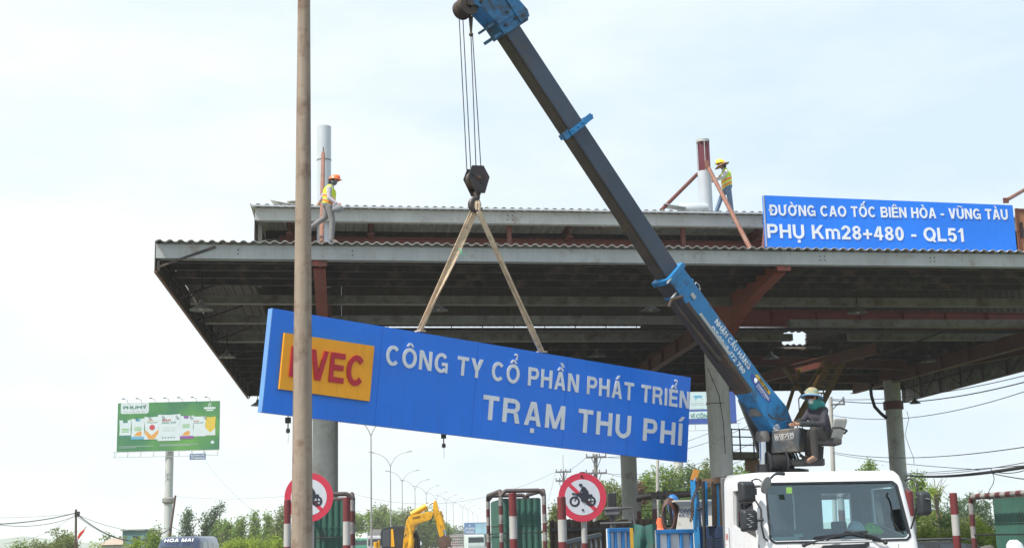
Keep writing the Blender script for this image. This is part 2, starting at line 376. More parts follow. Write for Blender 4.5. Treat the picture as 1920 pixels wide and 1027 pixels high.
for k in range(14):                       # the bay is cut square to the road, the sheets run slightly askew
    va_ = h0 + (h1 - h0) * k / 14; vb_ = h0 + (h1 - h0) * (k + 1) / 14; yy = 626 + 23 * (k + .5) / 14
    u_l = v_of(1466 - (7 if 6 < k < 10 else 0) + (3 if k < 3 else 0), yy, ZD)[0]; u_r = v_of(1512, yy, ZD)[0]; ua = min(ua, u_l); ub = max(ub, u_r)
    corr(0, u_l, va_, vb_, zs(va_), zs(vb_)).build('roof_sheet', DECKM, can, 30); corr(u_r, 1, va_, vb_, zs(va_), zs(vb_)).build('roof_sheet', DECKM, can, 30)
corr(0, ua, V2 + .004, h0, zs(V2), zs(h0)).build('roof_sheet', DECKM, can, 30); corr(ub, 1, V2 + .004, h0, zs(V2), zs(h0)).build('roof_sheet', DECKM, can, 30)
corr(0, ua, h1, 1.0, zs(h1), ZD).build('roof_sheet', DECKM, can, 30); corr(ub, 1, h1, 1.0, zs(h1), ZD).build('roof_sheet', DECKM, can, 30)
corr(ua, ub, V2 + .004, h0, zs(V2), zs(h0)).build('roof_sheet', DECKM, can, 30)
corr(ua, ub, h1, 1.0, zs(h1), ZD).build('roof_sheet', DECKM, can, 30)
mb = MB()                                 # ragged torn sheet hanging at the hole
a0 = C(ua, h1, ZD - .02); b0 = C(ub, h1, ZD - .02); pts = [a0]; n = 14
for i in range(n + 1):
    q = a0.lerp(b0, i / n); pts.append(q - Vector((0, .05, .06 + .10 * rnd.random())))
pts.append(b0); mb.prism(pts, (0, .02, 0)); 
mb.build('torn_sheet', DECKM, can)
# front channel, bolts, splice marks
mb = MB(); mb.beam(C(0, 0, 8.80), C(1, 0, 8.80), .016, .34); mb.beam(C(0, .0035, 8.62), C(1, .0035, 8.62), .10, .012); mb.beam(C(0, .0035, 8.962), C(1, .0035, 8.962), .10, .012)
mb.build('front_channel', GALV, can)
mb = MB()
for u in (.065, .155, .405, .55, .65, .74, .9):
    for k in ((-.06, .05), (-.06, -.05), (.06, .05), (.06, -.05))[:2 if u < .5 else 4]:
        q = C(u, 0, 8.80 + k[1]) + FX * k[0] + FY * .006; mb.tube(q, q + FY * .015, .016, n=6)
mb.build('bolts', BLACK, can)
def gable(p0, p1, z0, z1, ins, name='side_panel', outm=DECKM):
    """hanging end panel of ribbed sheet between two roof corners with posts and diagonal stays on its inner side"""
    p0 = Vector(p0); p1 = Vector(p1); d = (p1 - p0); Ld = d.length; d.normalize(); nrm = Vector((d.y, -d.x, 0)) * ins
    mb = MB(); n = int(Ld / .3) * 4; vs = []; fs = []
    for i in range(n + 1):
        q = p0 + d * (Ld * i / n) - nrm * ((0, .03, .03, 0)[i % 4])
        vs += [q + Vector((0, 0, z0)), q + Vector((0, 0, z1)), q - nrm * .01 + Vector((0, 0, z0)), q - nrm * .01 + Vector((0, 0, z1))]
    for i in range(n):
        a = i * 4; b = a + 4; fs += [(a, b, b + 1, a + 1), (a + 2, a + 3, b + 3, b + 2), (a, a + 2, b + 2, b), (a + 1, b + 1, b + 3, a + 3)]
    mb.add(vs, fs); pan = mb.build(name, outm, can, 30)
    mb = MB(); k = int(Ld / 2.0)
    for i in range(k + 1):
        q = p0 + d * (Ld * (i + .02) / (k + .04)) + nrm * .06
        mb.beam(q + Vector((0, 0, z0)), q + Vector((0, 0, z1)), .06, .06, up=d)
        if i % 2 == 0: mb.beam(q + Vector((0, 0, z0 + .1)) , q + nrm * 1.3 + Vector((0, 0, z1 - .15)), .05, .05)
        else: mb.beam(q + Vector((0, 0, z1 - .1)), q + d * 1.7 + Vector((0, 0, z0 + .12)), .045, .045)
    mb.beam(p0 + nrm * .05 + Vector((0, 0, (z0 + z1) / 2)), p1 + nrm * .05 + Vector((0, 0, (z0 + z1) / 2)), .05, .05)
    mb.build('panel_stays', PURL, can)
    mb = MB(); mb.beam(p0 + Vector((0, 0, z0 - .02)), p1 + Vector((0, 0, z0 - .02)), .07, .035); mb.build('panel_edge_trim', REDS, can)
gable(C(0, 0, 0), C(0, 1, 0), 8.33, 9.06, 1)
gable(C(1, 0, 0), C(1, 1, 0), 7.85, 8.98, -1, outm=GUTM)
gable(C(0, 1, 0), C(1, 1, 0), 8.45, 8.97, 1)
# purlins: one part each
pv = [.028, .06, .095, .13] + [V2 + .02 + (1 - V2 - .03) * i / 7 for i in range(8)]
def spans(v, u0, u1):
    """members are cut where the torn-out bay lies"""
    return [(u0, ua - .004), (ub + .004, u1)] if V2 - .03 < v < h1 + .004 and u0 < ua and u1 > ub else [(u0, u1)]
for i, v in enumerate(pv):
    zt = ZD - .02
    for a_, b_ in spans(v, .004, .996):
        mb = MB(); mb.beam(C(a_, v, zt - .15), C(b_, v, zt - .15), .012, .26); mb.beam(C(a_, v + .0022, zt - .275), C(b_, v + .0022, zt - .275), .08, .012)
        mb.build('purlin', PURL, can)
for u0, u1, v, zz in ((.005, .995, V1 + .028, 8.62), (.005, .56, .33, 8.70), (.62, .995, .335, 8.62), (.005, .995, V2 - .012, 8.70)):
    for a_, b_ in spans(v, u0, u1):
        mb = MB(); mb.beam(C(a_, v, zz), C(b_, v, zz), .30, .24); mb.build('gutter', GUTM, can, bevel=.015)
def ibeam(p, q, h, wdt, m=REDP, name='steel_beam', stiff=0):
    mb = MB(); p = Vector(p); q = Vector(q); up = Vector((0, 0, h / 2))
    mb.beam(p, q, .02, h - .05); mb.beam(p + up, q + up, wdt, .025); mb.beam(p - up, q - up, wdt, .025)
    for i in range(1, stiff):
        c = p.lerp(q, i / stiff); d = (q - p).normalized(); mb.beam(c - up * .9, c + up * .9, wdt * .9, .02, up=d)
    return mb.build(name, m, can)
# columns (front and rear rows), each with the beams it carries
cols = [(607, 40.0, .32), (1349, 42.0, .345), (2032, 44.5, .345), (619, 57.5, .33), (1176, 58.0, .335), (1678, 58.5, .345)]
for px, Y, r in cols:
    g = at(px, 800, Y); g.z = 0
    mb = MB(); mb.tube(g, g + Vector((0, 0, 8.2)), r, r, 28)
    for zz in (2.3, 3.9, 5.5, 7.0): mb.lathe(g + Vector((0, 0, zz)), [(r, -.02), (r + .006, -.015), (r + .006, .015), (r, .02)], 28)
    c_ = mb.build('column', CONC, can, 40)
    if px in (1678,):
        mb = MB(); mb.lathe(g + Vector((0, 0, 7.15)), [(r, -.17), (r + .07, -.17), (r + .07, .17), (r, .17)], 28); mb.build('collar', REDP, c_, 30)
    mb = MB(); mb.tube(g + Vector((0, 0, 8.2)), g + Vector((0, 0, 8.9)), r * .7, n=16); mb.build('column_head', REDP, c_)
def gpos(i): 
    px, Y, r = cols[i]; g = at(px, 800, Y); g.z = 0; return g
for a, b in ((0, 3), (1, 4), (2, 5)):
    A = gpos(a); B = gpos(b); d = (B - A).normalized()
    ibeam(A + Vector((0, 0, 8.35)) + d * .3, B + Vector((0, 0, 8.35)) + d * 4.2, .5, .26, stiff=8)
    # haunched cantilever to the front edge
    e = A - d * ((A - C(.5, 0, 0)).dot(-FY) * 1.0); tdist = (A.y - (FL.y + (A.x - FL.x) * FX.y / FX.x)) * .97
    tip = A - d * tdist
    mb = MB()
    prof = [(0, 6.9), (.10, 7.3), (.25, 7.75), (.45, 8.1), (.7, 8.35), (.96, 8.5)]
    for (s0, z0), (s1, z1) in zip(prof[:-1], prof[1:]):
        mb.beam(A.lerp(tip, s0) + Vector((0, 0, z0)), A.lerp(tip, s1) + Vector((0, 0, z1)), .30, .05)
    ol = [A.lerp(tip, s) + Vector((0, 0, z)) for s, z in prof] + [tip + Vector((0, 0, 8.6)), tip + Vector((0, 0, 8.85)), A + Vector((0, 0, 8.85))]
    sd_ = d.cross(Vector((0, 0, 1))); mb.prism([p - sd_ * .012 for p in ol], sd_ * .024)
    mb.build('haunch_beam', REDB, can)
    mb = MB(); q = tip.copy(); q.z = 8.74; mb.box(q + FY * .06, (.36, .05, .50), Matrix.Rotation(math.atan2(FX.y, FX.x), 3, 'Z')); mb.build('beam_end_plate', REDB, can)
ra = at(1362, 596, 45.0); rb = at(2080, 606, 48.0); rb.z = ra.z
ibeam(ra, rb, .52, .3, REDB, stiff=9)
for (x0, y0, Y0, x1, y1, Y1) in ((1340, 650, 58, 1655, 690, 60), (1340, 662, 52, 1700, 672, 55), (1370, 735, 58, 1640, 610, 47), (600, 690, 57.5, 1320, 700, 58.4), (1650, 705, 58.5, 1960, 640, 50)):
    p = at(x0, y0, Y0); q = at(x1, y1, Y1); p.z = min(p.z, 8.45); q.z = min(q.z, 8.45); zz = min(p.z, q.z) if abs(p.z - q.z) > .3 else (p.z + q.z) / 2
    p.z = q.z = max(zz, 8.1); ibeam(p, q, .36, .2)
# plain steel stays and cable trays under the roof
mb = MB()
for (x0, y0, Y0, x1, y1, Y1) in ((735, 494, 36, 1200, 560, 46), (1575, 692, 52, 1768, 622, 46), (1582, 696, 52, 1772, 620, 46.1), (340, 500, 34, 400, 508, 36), (355, 560, 36, 412, 508, 37)):
    mb.tube(at(x0, y0, Y0), at(x1, y1, Y1), .025, n=6)
mb.build('stay_rods', PURL, can)
# raised tier
ZT = 11.05
t0 = CAM + (at(478, 388, 37) - CAM); uT0, vT0 = v_of(478, 388, ZT); uT1 = 1.0
vT1 = V2 + .01
corr(uT0 - .004, uT1, vT0 - .008, vT1, ZT, ZT + .05).build('upper_roof_sheet', ROOFM, can, 30)
mb = MB(); mb.beam(C(uT0, vT0, ZT - .20), C(uT1, vT0, ZT - .20), .016, .34); mb.beam(C(uT0, vT0 + .004, ZT - .37), C(uT1, vT0 + .004, ZT - .37), .10, .012); mb.build('upper_channel', GALV, can)
mb = MB(); mb.beam(C(uT0 - .003, vT0 - .007, ZT - .01), C(uT1, vT0 - .007, ZT - .01), .06, .035); mb.build('eave_flashing', WHTUBE, can)
mb = MB()
for u in (.30, .52, .55, .8):
    for k in ((-.07, .06), (-.07, -.06), (.07, .06), (.07, -.06)):
        q = C(u, vT0, ZT - .2 + k[1]) + FX * k[0] + FY * .006; mb.tube(q, q + FY * .015, .02, n=6)
mb.build('bolts', BLACK, can)
def sheet(p, q, z0, z1, m, name, pitch=.25):
    p = Vector(p); q = Vector(q); d = q - p; n = int(d.length / pitch) * 4; nn = Vector((d.y, -d.x, 0)).normalized(); mb = MB(); vs = []; fs = []
    for i in range(n + 1):
        s_ = p + d * (i / n) + nn * ((0, .03, .03, 0)[i % 4]); vs += [s_ + Vector((0, 0, z0)), s_ + Vector((0, 0, z1))]
        vs += [s_ - nn * .01 + Vector((0, 0, z0)), s_ - nn * .01 + Vector((0, 0, z1))]
    for i in range(n):
        a = i * 4; b = a + 4; fs += [(a, b, b + 1, a + 1), (a + 2, a + 3, b + 3, b + 2), (a, a + 2, b + 2, b), (a + 1, b + 1, b + 3, a + 3)]
    mb.add(vs, fs); return mb.build(name, m, can, 30)
sheet(C(uT0, vT0, 0), C(uT0, vT1, 0), ZD - .1, ZT - .05, DECKM, 'tier_side_sheet')
us_ = [uT0, v_of(640, 615, ZD)[0], v_of(1205, 616, ZD)[0], v_of(1385, 616, ZD)[0], v_of(1640, 614, ZD)[0], 1.0]
for k in range(5): sheet(C(us_[k] + .00005, vT1 - .012, 0), C(us_[k + 1] - .00005, vT1 - .012, 0), ZD + (.138 if k in (1, 3) else .07), ZT, DECKM, 'tier_back_sheet')
mb = MB(); mb.beam(C(uT0, V2 + .003, ZD + .075), C(1, V2 + .003, ZD + .075), .03, .085); mb.build('ridge_flashing', PURL, can)
for v in (.26, .36, .46):
    mb = MB(); mb.beam(C(uT0 + .004, v, ZT - .16), C(1, v, ZT - .16), .014, .26); mb.build('upper_purlin', PURL, can)
A = C(uT0 + .02, .21, 10.25); B = C(1, .21, 10.25); ibeam(A, B, .5, .25, name='upper_beam')
for u in (uT0 + .004, .30, .47, .64, .83):
    mb = MB(); mb.beam(C(u, vT0 + .012, ZD - .1), C(u, vT0 + .012, ZT - .1), .12, .12, up=FX); mb.build('tier_post', REDP if u > .1 and u < .6 else GUTM, can)
for u in (uT0 + .03, .17, .36, .55, .75, .93):
    ibeam(C(u, V1 + .02, ZT - .42), C(u, vT1 - .02, ZT - .42), .3, .18, name='tier_rafter')
mb = MB()
for i in range(26):
    u = uT0 + .02 + (1 - uT0 - .04) * i / 25; mb.box(C(u, vT1 - .014, ZD + .12), (.03, .03, .2))
mb.build('slit_studs', PURL, can)
# the bundle of odd sheet offcuts on the left corner of the upper tier and beside the stub
mb = MB(); q = C(uT0 + .03, vT0 + .005, ZT + .10)
mb.box(q, (.95, .5, .012), Matrix.Rotation(.22, 3, 'Y')); mb.box(q + Vector((.25, .1, .09)), (.55, .5, .012), Matrix.Rotation(-.05, 3, 'Y'))
tag(mb.build('sheet_offcuts', ROOFM), 'pale sheet metal offcuts lying on the left corner of the raised roof', 'offcuts')

# gutter pipe of the rear right column
mb = MB(); mb.path([at(1632, 725, 58), at(1634, 742, 58), at(1640, 762, 58), at(1652, 775, 58.2), at(1662, 783, 58.3)], .07, 10); mb.build('downpipe', BLACK, can, 40)
# hanging wire on column
mb = MB(); mb.path([at(1327, 690, 41.5), at(1348, 740, 41.55), at(1356, 790, 41.55), at(1360, 850, 41.6)], .012, 5)
mb.lathe(at(1345, 757, 42), [(.352, -.01), (.36, 0), (.352, .01)], 28); mb.build('tie_wire', BLACK, can)

# ================================================================ sign support posts on the roof
def bolt_ring(mb, c, r): mb.lathe(c, [(r, -.02), (r + .01, -.01), (r + .01, .01), (r, .02)], 28)
p1 = at(607.5, 388, 37.4); s1 = thing('sign_post', 'tall white round sign post stub with rusty pipe brace, left end of raised roof', 'sign post', (p1.x, p1.y, 11.0))
z_top = at(607.5, 238, 37.4).z
mb = MB(); mb.tube((p1.x, p1.y, 8.9), (p1.x, p1.y, z_top), .198, n=28); mb.build('sleeve', WHTUBE, s1, 40)
mb = MB(); bolt_ring(mb, (p1.x, p1.y, at(607.5, 301, 37.4).z), .198); mb.build('joint_ring', GUTM, s1, 40)
b0 = at(606, 288, 37.05); b1 = at(603, 455, 32.6); b1.z = 9.1
mb = MB(); mb.tube(b0, b1, .055, .06, 12); mb.box(b0 + Vector((0, .02, .05)), (.03, .05, .22)); br = mb.build('brace_pipe', REDS, s1, 40)
mb = MB(); mb.tube(b0, b0 + Vector((0, .05, .2)), .012, n=6); mb.build('hook_pin', BLACK, br)
p2 = at(1324.5, 403, 39.3); s2 = thing('sign_post', 'stripped sign post with bare red steel core above a white sleeve and two rusty braces', 'sign post', (p2.x, p2.y, 11.1))
zt = at(1320.5, 265, 39.3).z; zw = at(1322, 322, 39.3).z
mb = MB(); mb.tube((p2.x, p2.y, 10.9), (p2.x, p2.y, zw), .198, n=28); mb.build('sleeve', WHTUBE, s2, 40)
mb = MB(); 
mb.box((p2.x, p2.y, (zt + zw) / 2), (.02, .20, zt - zw)); mb.box((p2.x + .015, p2.y - .11, (zt + zw) / 2), (.31, .02, zt - zw)); mb.box((p2.x + .015, p2.y + .11, (zt + zw) / 2), (.31, .02, zt - zw)); mb.build('steel_core', mat('maroon_steel', (.14, .03, .045), .55, 0, .2, 2), s2)
mb = MB(); mb.lathe((p2.x, p2.y, zt), [(.10, -.04), (.198, -.04), (.198, .04), (.10, .04)], 28)
for k in range(4):
    a = k * math.pi / 2 + .1; mb.tube((p2.x + .185 * math.cos(a), p2.y + .185 * math.sin(a), zw), (p2.x + .185 * math.cos(a), p2.y + .185 * math.sin(a), zt), .012, n=6)
mb.build('ring_cage', GALV, s2, 40)
c0 = at(1328, 314, 39.0); c1 = at(1413, 460, 35.6); c1.z = 9.12
mb = MB(); mb.tube(c0, c1, .06, .065, 12); mb.build('brace_pipe', REDS, s2, 40)
d0 = at(1308, 326, 39.4); d1 = at(1240, 404, 38.6); d1.z = 11.12
mb = MB(); mb.tube(d0, d1, .055, n=12); mb.build('brace_pipe', REDP, s2, 40)
mb = MB(); e0 = at(1325, 308, 38.95); mb.box(e0, (.10, .08, .22)); mb.build('brace_bracket', REDS, s2)
q = at(1300, 398, 38.9); q.z = 11.16
mb = MB(); mb.lathe(q + Vector((-.42, 0, .06)), [(.0, 0), (.13, 0), (.155, .1), (.155, .75), (.13, .85), (0, .85)], 20, (1, .08, .02)); mb.box(q + Vector((-.55, -.05, .1)), (.65, .5, .015), Matrix.Rotation(.18, 3, 'Y'))
tag(mb.build('removed_sleeve', WHTUBE, None, 40), 'bent white sheet sleeve lying on the raised roof beside the stripped sign post', 'metal sleeve')
f0 = at(1886, 376, 36.2); f1 = at(1945, 342, 38.5)
s3 = thing('brace_pipe', 'rusty pipe brace rising out of frame above the right end of the blue roof sign', 'brace pipe', f0)
mb = MB(); mb.tube(f0, f1, .05, n=12); mb.build('pipe', REDS, s3, 40)
mb = MB(); mb.box(f0, (.14, .05, .14)); mb.build('foot_plate', REDP, s3)
g0 = at(1427, 455, 36.0); g0.z = 9.1; g1 = at(1436, 410, 38.3)
s4 = thing('brace_pipe', 'dark red pipe brace leaning behind the left edge of the blue roof sign', 'brace pipe', g0)
mb = MB(); mb.tube(g0, g1, .05, n=12); mb.build('pipe', REDP, s4, 40)
mb = MB(); mb.box(g0, (.14, .14, .03)); mb.build('foot_plate', REDP, s4)

# ================================================================ blue roof sign
SIGNB = mat('sign_blue', (.006, .18, .80), .34, 0, .07, .8, .06, streak=((.006, .12, .56), .28))
LETW = mat('letter_white', (.72, .75, .80), .45, 0, .06, 2, 0, streak=((.40, .41, .43), .4))
LETE = mat('letter_edge', (.10, .10, .14), .6)
a = at(1438, 465, 35.75); b = at(1907, 474, 37.6); b.z = a.z = (a.z + b.z) / 2 + .0
rs = thing('roof_sign', 'blue motorway name sign with two lines of white capitals standing on the roof edge', 'sign', a)
U = (b - a); Ls = U.length; U.normalize(); Vv = Vector((0, 0, 1)); Nn = Vector((U.y, -U.x, 0))
Hs = at(1437, 366, 35.75).z - a.z
mb = MB(); mb.prism([a, a + U * Ls, a + U * Ls + Vv * Hs, a + Vv * Hs], -Nn * .12); mb.build('panel', SIGNB, rs)
mb = MB(); mb.beam(a - U * .012 + Nn * .008, a - U * .012 + Nn * .008 + Vv * Hs, .02, .03, up=U); mb.beam(a + U * .2 - Nn * .2, a + U * .2 - Nn * .2 + Vv * Hs, .05, .05, up=U); mb.beam(a + U * 5.8 - Nn * .2, a + U * 5.8 - Nn * .2 + Vv * Hs, .05, .05, up=U); mb.build('edge_frame', GALV, rs)
def spix(px, py, O, U, V, N):
    """point of the sign plane seen at a photo pixel"""
    d = at(px, py, 10) - CAM; t = (O - CAM).dot(N) / d.dot(N); P = CAM + d * t - O
    return P.dot(U), P.dot(V)
def words(body, x0, y0, x1, y1, cap_px, O, U, V, N, depth, track, m, parent):
    """the same, with every word a part of its own"""
    W_ = []; line(None, body, x0, y0, x1, y1, cap_px, O, U, V, N, depth, track, W_)
    for w_ in W_: w_.build('lettering', m, parent)
def line(mbx, body, x0, y0, x1, y1, cap_px, O, U, V, N, depth=.03, bold=.15, words=None):
    """a line of lettering whose base runs between two photo pixels"""
    u0, v0 = spix(x0, y0, O, U, V, N); u1, v1 = spix(x1, y1, O, U, V, N); uc, vc = spix(x0, y0 - cap_px, O, U, V, N)
    D = U * (u1 - u0) + V * (v1 - v0); W = D.length; D.normalize(); V2_ = N.cross(D)
    signtext(mbx, body, O + U * u0 + V * v0 + N * .001, D, V2_, N, math.hypot(uc - u0, vc - v0), W, depth, bold, words)
words("ĐƯỜNG CAO TỐC BIÊN HÒA - VŨNG TÀU", 1444, 404, 1890, 412, 20, a, U, Vv, Nn, .014, .17, LETW, rs)
words("PHỤ Km28+480 - QL51", 1439.5, 446, 1808, 453.5, 26, a, U, Vv, Nn, .014, .17, LETW, rs)
# the rusty back of the next panel
a2 = b + U * .06
s5 = thing('stripped_sign', 'rusty orange stripped sign next to the right end of the blue roof sign', 'stripped sign', a2)
mb = MB(); mb.prism([a2, a2 + U * 3.2, a2 + U * 3.2 + Vv * 1.3, a2 + Vv * 1.3], -Nn * .02); mb.build('backing_sheet', mat('rust_sheet', (.26, .11, .05), .75, 0, .3, 2.5, .1, stain=((.12, .06, .04), .4, 4)), s5)
mb = MB()
for k in range(5): mb.beam(a2 + U * (.04 + .75 * k) + Nn * .02, a2 + U * (.04 + .75 * k) + Nn * .02 + Vv * 1.3, .03, .04, up=U)
for zz in (.02, .65, 1.27): mb.beam(a2 + Nn * .02 + Vv * zz, a2 + U * 3.2 + Nn * .02 + Vv * zz, .03, .05)
mb.build('frame_bars', REDP, s5)
mb = MB(); mb.beam(a2 + U * .12 + Nn * .04 + Vv * .45, a2 + U * .12 + Nn * .04 + Vv * .9, .14, .02, up=U); mb.build('dark_plate', BLACK, s5)

# ================================================================ pendant lamps under the roof
def pendant(px, py, Y, label, drop=1.2, kind='cone', wide=.3):
    p = at(px, py, Y); t = thing('pendant_lamp', label, 'lamp', p, 0, 'lamps hanging under the toll roof')
    top = ZD - .1
    mb = MB(); mb.tube(p + Vector((0, 0, .22)), (p.x, p.y, top), .018, n=6); mb.build('stem', PURL, t)
    if kind == 'cone':
        mb = MB(); mb.lathe(p, [(.0, .26), (.05, .26), (.07, .16), (.12, .12), (wide, 0), (wide - .01, -.005), (.10, .1), (0, .1)], 20); mb.build('shade', mat('lamp_shade', (.22, .22, .21), .5, .2, .2, 3), t, 40)
        mb = MB(); mb.ball(p + Vector((0, 0, .05)), .06); mb.build('bulb', mat('bulb_glass', (.5, .5, .48), .3), t, 60)
    else:
        mb = MB(); mb.box(p + Vector((0, 0, .26)), (.17, .14, .18)); mb.tube(p + Vector((0, 0, .0)), p + Vector((0, 0, .18)), .02, n=6); mb.build('ballast_box', BLACK, t)
        mb = MB(); mb.lathe(p + Vector((0, 0, -.14)), [(.0, .0), (.05, .0), (.07, .06), (.055, .14), (0, .14)], 12); mb.path([p + Vector((0, 0, -.14)), p + Vector((.012, 0, -.3)), p + Vector((0, 0, -.5))], .005, 4); mb.build('bulb_holder', mat('holder_grey', (.10, .10, .10), .5), t, 40)
pendant(377, 581, 34.5, 'leftmost pendant lamp with wide shade hanging high under the left roof end')
pendant(425, 670, 45, 'pendant lamp hanging lower under the left roof end beside the side panel')
pendant(483, 760, 57, 'small pendant lamp hanging at the rear left corner behind the hanging sign')
pendant(1608, 587, 40, 'pendant lamp with wide shade hanging under the blue roof sign')
pendant(1446, 672, 50, 'pendant lamp hanging beside the torn hole in the roof')
pendant(1740, 678, 52, 'pendant lamp hanging before the right side panel')
pendant(1716, 756, 60, 'dark pendant lamp against the sky at the rear right roof corner', wide=.25)
pendant(1119, 668, 47, 'pendant lamp hanging behind the top edge of the tilted sign')
pendant(822, 582, 41, 'pendant lamp hanging between the two sling legs')
pendant(1220, 582, 41, 'pendant lamp hanging behind the blue boom section')
pendant(540, 803, 44, 'broken lamp holder hanging in the sky below the left end of the tilted sign', kind='box')
pendant(832, 831, 47, 'broken lamp holder hanging below the middle of the tilted sign', kind='box')

# yellow access stair and landing under the roof
YEL = mat('stair_yellow', (.15, .085, .008), .55, 0, .2, 2, .1, stain=((.12, .07, .03), .35, 3))
st = thing('access_stair', 'yellow steel stair climbing to the roof behind the crane operator', 'stair', at(1520, 760, 50))
P0 = at(1500, 790, 50); P1 = at(1560, 672, 50.0); off = Vector((1.0, .1, 0)) * .9
mb = MB(); mb.beam(P0, P1, .05, .2); mb.build('stringer', YEL, st)
mb = MB(); mb.beam(P0 + off * .55, P1 + off * .55, .05, .2); mb.build('stringer', YEL, st)
for i in range(10):
    q = P0.lerp(P1, (i + .5) / 10); mb = MB(); mb.box(q + off * .275, (.5, .22, .03)); mb.build('tread', YEL, st)
for sgn in (0, .55):
    mb = MB(); hq = Vector((0, 0, .9))
    mb.tube(P0 + off * sgn + hq * .9, P1 + off * sgn + hq * .35, .025, n=8); mb.tube(P0 + off * sgn + hq * .45, P1 + off * sgn + hq * .2, .018, n=8)
    for k in (0, .33, .66, 1): mb.tube(P0.lerp(P1, k) + off * sgn, P0.lerp(P1, k) + off * sgn + hq * (.9 - .55 * k), .02, n=8)
    mb.build('handrail', YEL, st, 40)
mb = MB()
for x0, x1 in ((1545, 1480), (1500, 1462), (1470, 1560)):
    mb.beam(at(x0, 690, 51), at(x1, 810, 51), .12, .12)
mb.beam(at(1480, 812, 51), at(1480, 1000, 51), .14, .14, up=(1, 0, 0)); mb.build('support_legs', YEL, st)
ld = thing('landing_platform', 'dark railed landing platform in front of the sky left of the crane seat', 'platform', at(1405, 860, 46))
l0 = at(1374, 858, 45); l1 = at(1428, 858, 45.6); l1.z = l0.z; dep = Vector((0, 1.2, 0))
mb = MB(); mb.prism([l0, l1, l1 + dep, l0 + dep], (0, 0, .2)); mb.build('deck', mat('dark_deck', (.09, .075, .05), .7), ld)
mb = MB()
for zz in (.42, .68, .92): mb.tube(l0 + Vector((0, 0, zz)), l1 + Vector((0, 0, zz)), .022, n=6); mb.tube(l0 + Vector((0, 0, zz)), l0 + dep + Vector((0, 0, zz)), .022, n=6)
for k in (0, .28, .75, 1): q = l0.lerp(l1, k); mb.tube(q, q + Vector((0, 0, .95)), .025, n=6)
mb.build('railing', BLACK, ld)
mb = MB(); q = l0.lerp(l1, .8) + Vector((0, .6, 0)); mb.beam(q, (q.x, q.y, 0), .2, .2, up=(1, 0, 0)); mb.box(q + Vector((0, 0, -.2)), (.5, .3, .35)); mb.build('support_leg', mat('rust_leg', (.2, .11, .05), .7), ld)
# ================================================================ crane truck
CABW = mat('cab_white', (.74, .75, .76), .28, 0, .03, 1.2, 0, spec=.5, coat=.4, streak=((.50, .47, .42), .22))
CABIN = mat('cab_inside', (.20, .215, .225), .8, 0, .15, 3)
RUBB = mat('black_plastic', (.022, .025, .03), .5, 0, .2, 5)
TYRE = mat('tyre_rubber', (.02, .02, .02), .85)
CRB = mat('crane_blue', (.012, .18, .42), .42, .05, .18, 1.6, .1, stain=((.03, .045, .06), .34, 2.6), streak=((.02, .03, .04), .25))
CRD = mat('boom_charcoal', (.036, .052, .082), .42, .1, .25, 1.2, .1, stain=((.06, .05, .045), .2, 1.8))
GREASE = mat('boom_grease', (.045, .034, .026), .55, .1, .35, 2.5, .15, stain=((.10, .055, .03), .3, 2.0))
CHROME = mat('chrome_rod', (.62, .64, .66), .18, 1.0, .04, 3)
TRX, TRY, TRZ = 4.80, 20.95, R(10.5)
tr = thing('crane_truck', 'white crane truck with blue telescopic boom raised over the road', 'crane truck', (TRX, TRY, 0), TRZ)
TM = wmat(tr); TI = TM.inverted()
def LB(p): return TI @ Vector(p)
# cab shell: body minus cavity minus windows
def side(yz, x0, x1):
    mb = MB(); mb.prism([(x0, y, z) for y, z in yz], (x1 - x0, 0, 0)); return mb
body = side([(0, .75), (-.04, 1.3), (0.02, 1.82), (.27, 2.72), (.34, 2.84), (.46, 2.905), (1.75, 2.93), (1.86, 2.86), (1.88, 1.0), (1.6, .8)], -1.24, 1.24)
cab = body.build('cab', [CABW, CABIN], tr, 35, local=True)
def taper(o, k=.05, z0=1.85, z1=2.9):
    for v in o.data.vertices:
        if v.co.z > z0: v.co.x *= 1 - k * min(1, (v.co.z - z0) / (z1 - z0))
taper(cab)
bv = cab.modifiers.new('b', 'BEVEL'); bv.width = .11; bv.segments = 5; bv.limit_method = 'ANGLE'; bv.angle_limit = R(50); bake(cab)
def cutter(mb, mi):
    mb.cur = mi; mb.m = [mi] * len(mb.f); o = mb.build('cutter', [CABW, CABIN], None); o.matrix_world = TM; return o
cut = [cutter(side([(.09, 1.15), (.09, 1.80), (.32, 2.70), (.48, 2.82), (1.70, 2.84), (1.80, 2.75), (1.80, 1.15)], -1.12, 1.12), 1)]
wz = MB(); wz.prism([(-1.09, -.3, 1.885), (1.09, -.3, 1.885), (1.035, -.3, 2.715), (-1.035, -.3, 2.715)], (0, .75, 0)); wc = cutter(wz, 0)
b_ = wc.modifiers.new('b', 'BEVEL'); b_.width = .09; b_.segments = 4; b_.limit_method = 'ANGLE'; b_.angle_limit = R(30); bake(wc); cut.append(wc)
sw = MB(); sw.prism([(-1.5, .26, 1.90), (-1.5, 1.34, 2.12), (-1.5, 1.34, 2.66), (-1.5, .50, 2.66)], (3.0, 0, 0)); cut.append(cutter(sw, 0))
rw = MB(); rw.box((-.50, 1.84, 2.33), (1.0, .3, .56)); rw.box((.72, 1.84, 2.33), (.5, .3, .56)); cut.append(cutter(rw, 0))
for c in cut:
    bm_ = cab.modifiers.new('x', 'BOOLEAN'); bm_.operation = 'DIFFERENCE'; bm_.object = c; bm_.solver = 'EXACT'
bpy.context.view_layer.update(); bake(cab)
for c in cut: bpy.data.objects.remove(c)
WGL = glass_mat('windscreen_glass', (.78, .95, .98), .22)
def slope(z): return .02 + (z - 1.82) * (.25 / .90)
ws = MB(); pts = []
